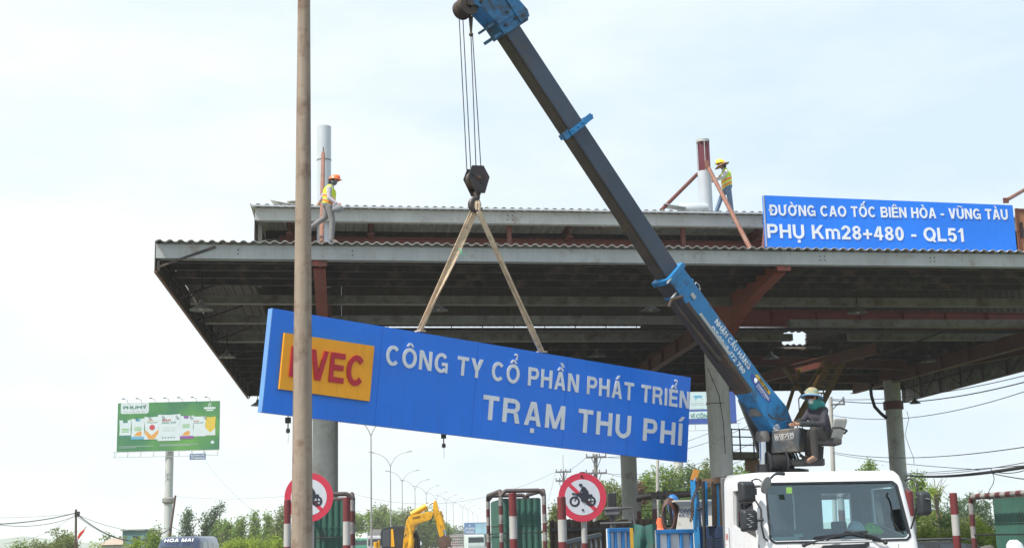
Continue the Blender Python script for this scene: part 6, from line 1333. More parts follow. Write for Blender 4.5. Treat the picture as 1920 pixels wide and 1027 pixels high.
cb_ = plates([(716, 1040), (713, 1000), (716, 990), (730, 986.5), (758, 986.5), (760, 1000), (760, 1040)], .3, 1.5, 'cab', EXC, ex)
mb = MB(); mb.prism([E(718, 1024, .28), E(716.5, 1000, .28), (E(719, 993, .28)), E(731, 990, .28), E(731, 1024, .28)], (0, .01, 0)); mb.build('window', glass_mat('digger_glass', (.25, .3, .34), .3), cb_)
mb = MB(); mb.prism([E(733, 1024, .27), E(733, 991, .27), E(737, 991, .27), E(740, 1024, .27)], (0, .02, 0)); mb.build('door_post', EXY, cb_)
mb = MB()
for k in range(11): mb.beam(E(736 + k * 2.1, 986.4, .3), E(737.5 + k * 2.1, 985.6, 1.7), .03, .05)
mb.build('roof_ribs', EXC, cb_)
mb = MB(); mb.path([E(778, 1040, .1), E(776, 1005, .1), E(779, 995, .1), E(784, 1010, .1), E(786, 1040, .1)], .10, 8); mb.build('guard_bar', EXC, ex, 50)
mb = MB(); mb.box((g.x, g.y + .8, .95), (2.4, 2.9, .5)); mb.build('upper_body', EXY, ex, bevel=.05)
for s_ in (-.95, .95): mb = MB(); mb.prism([(g.x + s_ - .25, g.y + a, c) for a, c in ((-1.4, .35), (-1.2, .05), (2.6, .05), (2.8, .35), (2.6, .68), (-1.2, .68))], (.5, 0, 0)); mb.build('track', RUBB, ex, bevel=.04)
mb = MB(); mb.lathe(E(705, 1019, .5), [(0, -.2), (.12, -.2), (.14, .1), (0, .12)], 12); mb.tube(E(711, 1027, .5), E(711, 1012, .5), .07, n=8); mb.build('exhaust', EXY, ex, 40)
# ================================================================ vehicles on the far road
def wheels(t, spots, r=.45):
    for x, y in spots: mb = MB(); mb.lathe((x, y, r), [(0, -.12), (r * .55, -.12), (r, -.10), (r, .10), (r * .55, .12), (0, .12)], 18, (1, 0, 0)); mb.build('wheel', TYRE, t, 40, local=True)
def lorry(px, Y, label, cab_c, box_c, hb, kind='box', rz=0.0, w_=2.45, roof=None, length=7.0, name='truck', wind=True, tower=0):
    p = at(px, 1015, Y); t = thing(name, label, 'truck', (p.x, p.y, 0), rz)
    mb = MB(); mb.prism([(-w_ / 2, y, z) for y, z in ((0, .5), (-.05, 1.3), (.12, 2.55), (.3, 2.75), (1.8, 2.75), (1.8, .5))], (w_, 0, 0)); mb.build('cab', cab_c, t, local=True, bevel=.08)
    mb = MB(); mb.prism([(-w_ * .45, .02 - .03, 1.55), (w_ * .45, .02 - .03, 1.55), (w_ * .43, .10 - .03, 2.4), (-w_ * .43, .10 - .03, 2.4)], (0, .02, 0)); mb.build('windscreen', mat('far_glass', (.02, .03, .035), .1), t, local=True)
    if tower: mb = MB(); mb.prism([(-w_ * .46, y, z) for y, z in ((.3, 2.76), (.9, 2.76 + tower), (1.8, 2.76 + tower), (1.8, 2.76))], (w_ * .92, 0, 0)); mb.build('roof_fairing', roof or cab_c, t, local=True, bevel=.06)
    if kind == 'box': mb = MB(); mb.box((0, 2.0 + length / 2, (hb + 1.0) / 2), (w_, length, hb - 1.0)); mb.build('cargo_box', box_c, t, local=True, bevel=.03)
    else:
        mb = MB(); mb.box((0, 2.0 + length / 2, 1.15), (w_, length, .2))
        for s_ in (-1, 1):
            for k in range(9): mb.box((s_ * w_ / 2, 2.0 + length * k / 8, (1.2 + hb) / 2), (.06, .08, hb - 1.2))
            for zz in (1.5, 1.85, 2.2, hb): mb.beam((s_ * w_ / 2, 2, zz), (s_ * w_ / 2, 2 + length, zz), .05, .10)
        mb.build('cage', box_c, t, local=True)
        mb = MB(); 
        for k in range(9): mb.path([(-w_ / 2, 2 + length * k / 8, hb), (-w_ * .3, 2 + length * k / 8, hb + .25), (w_ * .3, 2 + length * k / 8, hb + .25), (w_ / 2, 2 + length * k / 8, hb)], .04, 6)
        mb.build('roof_hoops', box_c, t, local=True)
    wheels(t, [(-1.0, .9), (1.0, .9), (-1.0, length), (1.0, length)]); return t
lorry(675, 228, 'white and green truck with tall roof fairing left of the excavator', mat('truck_green', (.03, .22, .14), .4), mat('truck_box_white', (.62, .62, .6), .5), 3.6, roof=mat('truck_white', (.66, .67, .66), .4), tower=.95)
t = lorry(708, 150, 'grey covered truck with open dark side beside the excavator cab', mat('truck_grey', (.32, .32, .33), .5), mat('truck_box_grey', (.22, .215, .21), .7), 3.4, rz=-.05, w_=2.3)
lorry(876, 430, 'grey container truck on the far road below the small blue billboard', mat('truck_grey', (.3, .3, .3)), mat('container_grey', (.42, .46, .50), .5), 4.1, w_=2.6)
lorry(846, 330, 'dark red covered truck just right of the excavator bucket', mat('truck_red', (.18, .04, .035), .5), mat('truck_box_red', (.20, .05, .045), .6), 3.4)
lorry(859, 430, 'small pale far truck between the red truck and the container truck', mat('truck_pale', (.5, .58, .55), .5), mat('truck_box_white', (.6, .6, .6), .5), 2.6)
lorry(893, 190, 'stake bodied truck with hooped roof left of the middle green booth', mat('truck_pale', (.5, .55, .55), .5), mat('stake_grey', (.30, .29, .28), .6), 2.6, 'cage', rz=.32, length=8)
p = at(787, 1018, 140); t = thing('round_marker', 'small white round road marker beyond the excavator boom', 'road marker', (p.x, p.y, 0)); mb = MB(); mb.tube((p.x, p.y, 0), p, .04, n=6); mb.build('post', GALV, t); mb = MB(); mb.tube(p + Vector((0, -.05, 0)), p + Vector((0, -.08, 0)), .22, n=16); mb.build('disc', SWHI, t)
# van at lower left
vp = at(327, 1015, 66); van = thing('minibus', 'dark blue minibus with white lettering over its windscreen at the lower left', 'minibus', (vp.x, vp.y, 0), .02)
VB = mat('van_blue', (.025, .045, .10), .3, .2, .08, 2, coat=.4); VG = mat('van_glass', (.03, .04, .05), .08)
zt_ = at(338, 1004.5, 66).z; k = zt_ / 2.6
mb = MB(); sec = lambda y, s_, z1: [Vector((a * s_, y, c)) for a, c in ((-1.0, .35), (-1.04, 1.2), (-.98, z1 - .35), (-.90, z1 - .10), (-.72, z1), (.72, z1), (.90, z1 - .10), (.98, z1 - .35), (1.04, 1.2), (1.0, .35))]
S_ = [sec(0, .93, 1.25), sec(.25, .98, 1.45), sec(1.05, 1.0, zt_ - .12), sec(1.6, 1.0, zt_), sec(5.6, 1.0, zt_), sec(5.9, .97, zt_ - .08)]; vs = sum(S_, []); fs = [tuple(range(9, -1, -1)), tuple(50 + i for i in range(10))]
for a in range(5):
    for i in range(10): fs.append((a * 10 + i, a * 10 + (i + 1) % 10, a * 10 + 10 + (i + 1) % 10, a * 10 + 10 + i))
mb.add(vs, fs); mb.build('body', VB, van, 50, local=True)
mb = MB(); mb.prism([(-.82, .24, 1.5), (.82, .24, 1.5), (.74, .93, zt_ - .36), (-.74, .93, zt_ - .36)], (0, -.03, .03)); mb.build('windscreen', VG, van, local=True)
mb = MB(); signtext(mb, "HOA MAI", (-.66, .78, zt_ - .255), (1, 0, 0), (0, .80, .6), (0, -.6, .8), .24, 1.35, .012, .16); mb.build('lettering', mat('letter_plain', (.7, .72, .75), .5), van, local=True)
mb = MB()
for y in (1.7, 2.9, 4.1): mb.prism([(1.03, y, 1.4), (1.03, y + 1.1, 1.4), (.975, y + 1.1, zt_ - .30), (.975, y, zt_ - .30)], (.015, 0, 0))
mb.build('side_windows', mat('van_side', (.32, .34, .36), .25), van, local=True); wheels(van, [(-.9, 1.0), (.9, 1.0), (-.9, 4.6), (.9, 4.6)], .36)
# dark car lower right
cp = at(1800, 1020, 34); car = thing('parked_car', 'black car with shiny roof behind the lone red and white post', 'car', (cp.x, cp.y, 0), R(78))
CB = mat('car_black', (.012, .013, .015), .22, .1, .05, 3, coat=.6); zr = at(1800, 1012.5, 34).z
sec = lambda y, w_, z1, sh: [Vector((a * w_, y, c)) for a, c in ((-1, .25), (-1.03, .6), (-1.0, sh), (-.80, z1), (.80, z1), (1.0, sh), (1.03, .6), (1, .25))]
S_ = [sec(-2.3, .78, .66, .60), sec(-2.1, .86, .80, .72), sec(-1.0, .90, .98, .92), sec(-.35, .90, zr - .12, .98), sec(.2, .89, zr, 1.0), sec(1.2, .89, zr, 1.0), sec(1.75, .88, zr - .14, 1.0), sec(2.15, .84, 1.02, .9), sec(2.3, .80, .7, .62)]; vs = sum(S_, []); n8 = 8; fs = [tuple(range(7, -1, -1)), tuple(64 + i for i in range(8))]
for a in range(8):
    for i in range(8): fs.append((a * 8 + i, a * 8 + (i + 1) % 8, a * 8 + 8 + (i + 1) % 8, a * 8 + 8 + i))
mb = MB(); mb.add(vs, fs); mb.build('body', CB, car, 40, local=True)
mb = MB()
for s_ in (-1, 1):
    for y0, y1 in ((-.25, .6), (.68, 1.5)): mb.prism([(s_ * .905, y0 - .1, 1.03), (s_ * .905, y1, 1.03), (s_ * .765, y1 - .08, zr - .07), (s_ * .765, y0 + .22, zr - .07)], (s_ * .012, 0, 0))
mb.build('side_windows', VG, car, local=True)
mb = MB(); mb.prism([(-.80, -.95, 1.0), (.80, -.95, 1.0), (.68, -.38, zr - .16), (-.68, -.38, zr - .16)], (0, -.02, .02)); mb.build('windscreen', VG, car, local=True)
wheels(car, [(-.82, -1.4), (.82, -1.4), (-.82, 1.4), (.82, 1.4)], .32)
mb = MB(); mb.path([(-.70, -.2, zr + .01), (-.70, 0, zr + .05), (-.70, 1.2, zr + .05), (-.70, 1.4, zr + .01)], .02, 6); mb.path([(.70, -.2, zr + .01), (.70, 0, zr + .05), (.70, 1.2, zr + .05), (.70, 1.4, zr + .01)], .02, 6); mb.build('roof_rails', RUBB, car, 50, local=True)

# ================================================================ billboards
def board(tl, tr_, br, bl, Y, label, name='billboard'):
    P_ = [at(*q, Y) for q in (tl, tr_, br, bl)]; O = P_[3].copy(); U = (P_[2] - P_[3]); U.z = 0; W = U.length; U.normalize(); H_ = ((P_[0].z - P_[3].z) + (P_[1].z - P_[2].z)) / 2
    O.z = (P_[3].z + P_[2].z) / 2; N_ = Vector((U.y, -U.x, 0)); N_ = N_ if N_.y < 0 else -N_; t = thing(name, label, 'billboard', O); return t, O, U, Vector((0, 0, 1)), N_, W, H_
def quadp(mb, O, U, V, N_, pts, n=0.0, th=.012): mb.prism([O + U * a + V * b + N_ * n for a, b in pts], N_ * th); return mb
bt, O, U, V, N_, W, H_ = board((222, 754), (411, 752.5), (410, 842), (218.5, 846), 200, 'large green fertiliser billboard on a tall round column at the left')
m_ = bpy.data.materials.new('poster_green'); m_.use_nodes = True; nt_ = m_.node_tree; b_ = nt_.nodes['Principled BSDF']; b_.inputs['Roughness'].default_value = .6
g_ = nt_.nodes.new('ShaderNodeTexNoise'); g_.inputs['Scale'].default_value = .16; c_ = nt_.nodes.new('ShaderNodeTexCoord'); r_ = nt_.nodes.new('ShaderNodeValToRGB'); r_.color_ramp.elements[0].color = (.008, .15, .055, 1); r_.color_ramp.elements[1].color = (.075, .28, .03, 1); r_.color_ramp.elements[0].position = .42; r_.color_ramp.elements[1].position = .68
nt_.links.new(c_.outputs['Object'], g_.inputs['Vector']); nt_.links.new(g_.outputs['Fac'], r_.inputs[0]); nt_.links.new(r_.outputs[0], b_.inputs['Base Color'])
mb = MB(); quadp(mb, O, U, V, N_, [(0, 0), (W, 0), (W, H_), (0, H_)], -.5, .5); mb.build('poster', m_, bt)
PWH = mat('print_white', (.55, .62, .66), .6, 0, .05, 1); PTE = mat('print_teal', (.02, .16, .12), .6); PRE = mat('print_red', (.45, .03, .05), .6); POR = mat('print_orange', (.62, .28, .04), .6); PYE = mat('print_yellow', (.60, .42, .02), .6); PPU = mat('print_purple', (.20, .04, .26), .6); PLB = mat('print_lightblue', (.10, .35, .55), .6); PGR = mat('print_green', (.12, .36, .06), .6); PGY = mat('print_grey', (.28, .32, .34), .6)
k = W / 1490.0                                # zoomed-photo pixels to metres: board spans x 95..1585, y 100..835 there
q = lambda x, y: ((x - 95) * k, H_ - (y - 102) * H_ / 728.0)
mb = MB(); quadp(mb, O, U, V, N_, [q(140, 104), q(140, 245), q(155, 265), q(530, 265), q(550, 245), q(550, 104)], 0, .01); lg = mb.build('logo_panel', PWH, bt)
def tx(mb, s_, x0, y0, x1, cap, n=.012, bold=.02): u, v = q(x0, y0); text(mb, s_, O + U * u + V * v + N_ * n, U, V, N_, cap * k, (x1 - x0) * k, .006, bold)
mb = MB(); tx(mb, "PHUMY", 175, 196, 520, 46, bold=.04); mb.build('logo_text', PTE, lg)
mb = MB(); u, v = q(498, 137); mb.prism([O + U * (u + 9 * k * math.cos(a * .785)) + V * (v + 9 * k * math.sin(a * .785)) + N_ * .012 for a in range(8)], N_ * .006); mb.build('logo_dot', PRE, lg)
mb = MB(); tx(mb, "Cho mùa bội thu", 172, 247, 505, 26, bold=0); mb.build('slogan', PGY, lg)
bags = [(125, 360, 300, 630, PTE, 'bag', PWH), (300, 342, 498, 652, PLB, 'bag', PWH), (1378, 340, 1535, 618, None, 'bag', PYE), (1205, 328, 1392, 628, None, 'bag', PWH), (990, 315, 1215, 660, PPU, 'bag', PWH), (492, 318, 712, 658, POR, 'bag', PWH), (690, 290, 1020, 685, None, 'bag', PWH)]
for i, (x0, y0, x1, y1, base, nm, mm) in enumerate(bags):
    z = .012 + .006 * i; i2 = (x1 - x0) * .05
    mb = MB(); quadp(mb, O, U, V, N_, [q(x0, y1), q(x1, y1), q(x1 - i2, (y0 + y1) / 2), q(x1, y0 - 4), q((x0 + x1) / 2, y0 + 6), q(x0, y0), q(x0 + i2, (y0 + y1) / 2)], z, .004); bg_ = mb.build('bag_print', mm, bt)
    if base and base is not POR: mb = MB(); quadp(mb, O, U, V, N_, [q(x0, y1), q(x1, y1), q(x1 - i2 * .2, y1 - 42), q(x0 + i2 * .2, y1 - 42)], z + .0045, .001); mb.build('bag_band', base, bg_)
    if base is POR: mb = MB(); quadp(mb, O, U, V, N_, [q(x0 + 12, 510), q((x0 + x1) / 2, 600), q(x1 - 4, 505), q(x1 - 4, 560), q((x0 + x1) / 2 + 40, y1 - 4), q((x0 + x1) / 2 - 40, y1 - 4), q(x0 + 12, 570)], z + .0045, .001); mb.build('bag_band', base, bg_); mb = MB(); u, v = q(608, 480); mb.prism([O + U * (u + 42 * k * math.cos(a * .524)) + V * (v + 42 * k * math.sin(a * .524)) + N_ * (z + .0045) for a in range(12)], N_ * .001); mb.build('bag_seal', PRE, bg_)
    if base in (PTE, PLB, PPU):
        cxm = (x0 + x1) / 2; mb = MB(); quadp(mb, O, U, V, N_, [q(cxm - 34, y0 + 42), q(cxm + 34, y0 + 42), q(cxm + 34, y0 + 4), q(cxm - 34, y0 + 4)], z + .0045, .001); mb.build('bag_tab', base, bg_)
        mb = MB(); [quadp(mb, O, U, V, N_, [q(cxm - 52, yy + 12), q(cxm + 52, yy + 12), q(cxm + 52, yy), q(cxm - 52, yy)], z + .0045, .001) for yy in (y0 + 128, y0 + 150, y0 + 172)]; mb.build('bag_lines', PGR, bg_)
        if base is not PTE: mb = MB(); quadp(mb, O, U, V, N_, [q(cxm - 55, y1 - 50), q(cxm + 50, y1 - 46), q(cxm + 60, y1 - 100), q(cxm + 40, y1 - 122), q(cxm - 20, y1 - 100)], z + .0045, .001); mb.build('bag_fruit', POR, bg_)
    if mm is PYE: mb = MB(); quadp(mb, O, U, V, N_, [q(x0 + 4, y1 - 2), q(x1 - 4, y1 - 2), q(x1 - 4, y1 - 110), q((x0 + x1) / 2, y1 - 40), q(x0 + 4, y1 - 120)], z + .0045, .001); mb.build('bag_band', PWH, bg_)
    if i in (6, 3, 5):
        w1 = {6: (750, 392, 875, 30, "ĐẠM", 430, 960), 3: (1218, 408, 1290, 18, "KALI", 436, 1360), 5: (535, 388, 625, 18, "NPK", 416, 682)}[i]
        mb = MB(); tx(mb, w1[4], w1[0], w1[1], w1[2], w1[3], z + .005, .04); mb.build('bag_title', PRE if i != 5 else POR, bg_); mb = MB(); tx(mb, "PHÚ MỸ", w1[0], w1[5], w1[6], w1[3] * .9, z + .005, .03); mb.build('bag_title', PTE, bg_)
    if i == 6:
        mb = MB(); [quadp(mb, O, U, V, N_, [q(xx - 12, 640), q(xx, 652), q(xx + 12, 640), q(xx + 16, 622), q(xx, 634), q(xx - 16, 622)], z + .0045, .001) for xx in (765, 808, 850, 893, 935)]; mb.build('bag_plants', PTE, bg_)
        mb = MB(); [quadp(mb, O, U, V, N_, [q(760, yy + 5), q(945, yy + 5), q(945, yy), q(760, yy)], z + .0045, .001) for yy in (485, 515, 535)]; mb.build('bag_lines', PGY, bg_)
mb = MB(); quadp(mb, O, U, V, N_, [q(1360, 222), q(1530, 222), q(1530, 192), q(1360, 192)], 0, .01); quadp(mb, O, U, V, N_, [q(1395, 250), q(1495, 250), q(1495, 232), q(1395, 232)], 0, .01); quadp(mb, O, U, V, N_, [q(1420, 184), q(1428, 184), q(1438, 150), q(1462, 115), q(1440, 130), q(1424, 155)], 0, .01); quadp(mb, O, U, V, N_, [q(1445, 184), q(1455, 184), q(1470, 125), q(1456, 145)], 0, .01); mb.build('corner_emblem', PWH, bt)
mb = MB(); quadp(mb, O, U, V, N_, [q(1492, 750), q(1524, 720), q(1492, 690), q(1460, 720)], 0, .01); mb.build('corner_emblem', PWH, bt)
mb = MB(); [quadp(mb, O, U, V, N_, [q(a, yy + 8), q(b, yy + 8), q(b, yy), q(a, yy)], 0, .008) for a, b, yy in ((122, 630, 752), (122, 380, 770), (720, 1290, 738), (720, 1170, 754))]; mb.build('small_print', PGY, bt)
# column, walkway, lights
pc = at(316, 850, 200.5); mb = MB(); mb.tube((pc.x, pc.y + .6, 0), (pc.x, pc.y + .6, O.z + 4), .58, n=24); co_ = mb.build('column', mat('column_grey', (.45, .46, .46), .7, 0, .1, .3, streak=((.3, .28, .26), .3)), bt, 40)
fz = at(313, 937, 200).z; mb = MB(); mb.lathe((pc.x, pc.y + .6, fz), [(.58, -.5), (.9, -.25), (.9, .25), (.58, .5)], 24); mb.build('flange', mat('flange_grey', (.22, .21, .20), .7), co_, 40)
mb = MB()
for zz in (-.9, -.15): mb.beam(O + V * zz + N_ * .9 - U * .3, O + V * zz + N_ * .9 + U * (W + .2), .07, .07)
for i in range(9): mb.beam(O + U * (W * i / 8) + N_ * .9 - V * .9, O + U * (W * i / 8) + N_ * .9 - V * .1, .06, .06, up=U); mb.beam(O + U * (W * i / 8) - V * .15, O + U * (W * i / 8) + N_ * .9 - V * .9, .06, .06)
mb.build('walkway', GALV, bt)
for i in range(7):
    b0 = O + U * (W * (.10 + .135 * i)) + V * H_; mb = MB(); mb.path([b0, b0 + N_ * .5 + V * .35, b0 + N_ * 1.2 + V * .5 - U * .3], .03, 5); mb.box(b0 + N_ * 1.3 + V * .48 - U * .35, (.35, .2, .12)); mb.build('flood_light', BLACK, bt)
s_, O2, U2, V2_, N2, W2, H2 = board((355.5, 850), (385.5, 849.5), (385.5, 860.5), (355.5, 861.5), 199, 'small blue advertising plate hanging under the right end of the green billboard', 'advert_plate'); s_['category'] = 'advert plate'
mb = MB(); quadp(mb, O2, U2, V2_, N2, [(0, 0), (W2, 0), (W2, H2), (0, H2)], -.08, .08); mb.build('plate', mat('plate_blue', (.06, .10, .28), .6), s_)
mb = MB(); text(mb, "BIZMAN.VN", O2 + U2 * .18 + V2_ * (H2 * .55) + N2 * .01, U2, V2_, N2, H2 * .32, W2 * .85, .01, .03); text(mb, "094.888.88.88", O2 + U2 * .18 + V2_ * (H2 * .12) + N2 * .01, U2, V2_, N2, H2 * .3, W2 * .85, .01, .03); mb.build('lettering', PWH, s_)
mb = MB(); [mb.beam(O2 + U2 * a + V2_ * H2, O2 + U2 * a + V2_ * (H2 + .5), .05, .05, up=U2) for a in (.3, W2 - .3)]; mb.build('hangers', GALV, s_)
# second billboard behind the front column
b2, O, U, V, N_, W, H_ = board((1168, 664), (1381, 652), (1381.5, 791), (1168, 800), 150, 'blue framed billboard with white panel behind the front column')
mb = MB(); quadp(mb, O, U, V, N_, [(0, 0), (W, 0), (W, H_), (0, H_)], -.5, .5); mb.build('frame_board', mat('board_blue', (.02, .07, .33), .5, 0, .06, 1), b2)
def fb(px, py): 
    u, v = spix(px, py, O, U, V, N_); return (u, v)
PWP = mat('print_pale', (.50, .62, .66), .6, 0, .05, 1)
mb = MB(); quadp(mb, O, U, V, N_, [fb(1180, 772), fb(1366, 765), fb(1366, 690), fb(1180, 700)], 0, .015); mb.build('picture_panel', PWP, b2)
mb = MB(); quadp(mb, O, U, V, N_, [fb(1180, 789), fb(1366, 782), fb(1366, 769), fb(1180, 775)], 0, .015); mb.build('text_strip', PWP, b2)
mb = MB(); u, v = fb(1294.5, 783.5); u1, v1 = fb(1364, 781); text(mb, "VÌ CỘNG ĐỒNG", O + U * u + V * v + N_ * .02, U, V, N_, .42, u1 - u, .01, .02); mb.build('lettering', PTE, b2)
mb = MB(); quadp(mb, O, U, V, N_, [fb(x, y) for x, y in ((1300, 742), (1304, 741), (1316, 741), (1317, 749), (1316, 749), (1315.5, 745), (1306, 746), (1305, 751), (1304, 751), (1303.5, 746), (1300, 744))], .016, .005); mb.build('cow_print', PLB, b2)
mb = MB(); [quadp(mb, O, U, V, N_, [fb(1295, y + .6), fb(1320, y), fb(1320, y - .8), fb(1295, y - .2)], .016, .004) for y in (756, 759, 766)]; mb.build('print_lines', PGY, b2)
mb = MB(); quadp(mb, O, U, V, N_, [fb(1324, 756), fb(1330, 756), fb(1330, 753), (fb(1324, 753))], .016, .005); mb.build('print_mark', PRE, b2)
mb = MB()
for zz in (-.75, -.1): mb.beam(O + V * zz + N_ * .9, O + V * zz + N_ * .9 + U * (W + .3), .06, .06)
for i in range(9): mb.beam(O + U * (W * i / 8) + N_ * .9 - V * .75, O + U * (W * i / 8) + N_ * .9 - V * .1, .05, .05, up=U)
mb.build('walkway', GALV, b2)
pc = at(1273, 890, 150.6); mb = MB(); mb.tube((pc.x, pc.y, 0), (pc.x, pc.y, O.z + 4), .52, n=24); co_ = mb.build('column', mat('column_white', (.52, .52, .50), .7, 0, .08, .3, stain=((.12, .11, .10), .35, 1.2)), b2, 40)
mb = MB(); fz = at(1273, 893, 150.6).z; mb.lathe((pc.x, pc.y, fz), [(.52, -.5), (.78, -.2), (.78, .1), (.52, .5)], 24); mb.build('flange', mat('flange_pale', (.40, .39, .36), .7), co_, 40)
# small far billboard
b3, O, U, V, N_, W, H_ = board((870.5, 979), (915, 978.5), (915, 1001), (870.5, 1001), 400, 'small far blue billboard with white lettering beside the middle green booth')
mb = MB(); quadp(mb, O, U, V, N_, [(0, 0), (W, 0), (W, H_), (0, H_)], -.4, .4); mb.build('board', mat('far_board', (.04, .14, .32), .6, 0, .1, .3), b3)
mb = MB(); quadp(mb, O, U, V, N_, [(W * .47, .1), (W * .97, .1), (W * .97, H_ * .92), (W * .47, H_ * .92)], 0, .02); mb.build('picture_panel', mat('far_print', (.22, .42, .52), .6, 0, .3, .5), b3)
mb = MB(); text(mb, "PLYGREEN", O + U * (W * .05) + V * (H_ * .42) + N_ * .02, U, V, N_, H_ * .17, W * .39, .02, .03); quadp(mb, O, U, V, N_, [(W * .2, H_ * .70), (W * .28, H_ * .70), (W * .24, H_ * .86)], 0, .02); [quadp(mb, O, U, V, N_, [(W * .06, a), (W * .42, a), (W * .42, a + H_ * .05), (W * .06, a + H_ * .05)], 0, .02) for a in (H_ * .14, H_ * .26)]; mb.build('lettering', PWH, b3)
mb = MB(); [mb.beam((O + U * a - N_ * -.3).xy.to_3d(), O + U * a - N_ * .25, .35, .35, up=U) for a in (W * .25, W * .75)]; mb.build('legs', GALV, b3)

# ================================================================ utility poles, wires, house, flag
CPOLE = mat('concrete_pole', (.40, .39, .36), .8, 0, .12, 1.5, .1); WPOLE = mat('wood_pole', (.10, .065, .05), .8, 0, .25, 3, .1)
def upole(label, x0, y0, x1, y1, Y, w_, m, arms=(), name='utility_pole'):
    a = at(x0, y0, Y); b = at(x1, y1, Y); d = (b - a); b = a + d * (a.z / max(.01, a.z - b.z)) if a.z > b.z else b; t = thing(name, label, 'utility pole', b); r = w_ * Y / 5200
    mb = MB(); mb.tube(b, a, r * 1.15, r * .9, 10); mb.build('shaft', m, t, 40)
    for (ax0, ay, ax1) in arms:
        p = at(ax0, ay, Y - .2); q_ = at(ax1, ay, Y - .2); q_.z = p.z; mb = MB(); mb.beam(p, q_, .10, .12); mid_ = (p + q_) / 2
        mb.beam(p.lerp(q_, .25), mid_ - Vector((0, 0, .8)), .05, .05); mb.beam(p.lerp(q_, .75), mid_ - Vector((0, 0, .8)), .05, .05); ca = mb.build('crossarm', mat('arm_grey', (.13, .13, .13), .6), t)
        mb = MB()
        for f in (.03, .35, .65, .97): s_ = p.lerp(q_, f); mb.lathe(s_, [(0, .05), (.03, .05), (.05, .10), (.025, .14), (.05, .19), (.02, .24), (0, .24)], 8)
        mb.build('insulators', mat('insulator', (.10, .07, .06), .3), ca, 40)
    return t
upole('brown wooden pole with cable bundles at the lower left', 142.5, 954, 142, 1027, 70, 4.6, WPOLE)
mb = MB(); mb.box(at(145, 963, 69.8), (.2, .2, .25)); tag(mb.build('cable_clamp', BLACK), 'black cable clamp near the top of the brown wooden pole', 'clamp')
upole('dark leaning pole crossing the green billboard column', 329, 928, 318, 1005, 100, 4.2, WPOLE)
upole('short dark post right of the billboard column', 417, 999, 417, 1027, 100, 2.5, WPOLE)
upole('tall concrete pole with two crossarms right of the round sign', 1117, 851, 1116, 960, 90, 8, mat('concrete_dark', (.24, .235, .22), .8, 0, .12, 1.5), [(1099, 857, 1137), (1098, 887, 1138)])
upole('thinner pole with crossarms behind the round sign', 1057, 882, 1056, 960, 110, 4, mat('concrete_dark', (0, 0, 0)), [(1042, 884.5, 1071), (1042, 901, 1064)])
mb = MB(); p = at(1055.5, 852, 110); mb.tube(p, at(1056, 884, 110), .03, n=6); tag(mb.build('lightning_rod', GALV), 'thin metal rod on top of the thinner crossarm pole', 'rod')
upole('pale concrete pole before the green trees right of the rear column', 1233, 862, 1233, 985, 75, 6.5, CPOLE)
t = upole('pale concrete pole with side bracket behind the crane seat', 1557, 744, 1562, 878, 70, 8.5, CPOLE)
mb = MB(); mb.tube(at(1558, 758, 69.8), at(1583, 757, 69.8), .05, n=6); mb.tube(at(1560, 768, 69.8), at(1580, 748, 69.8), .035, n=6); mb.tube(at(1583, 759, 69.8), at(1581, 744, 69.8), .05, n=8); mb.build('bracket', mat('arm_grey', (0, 0, 0)), t, 40)
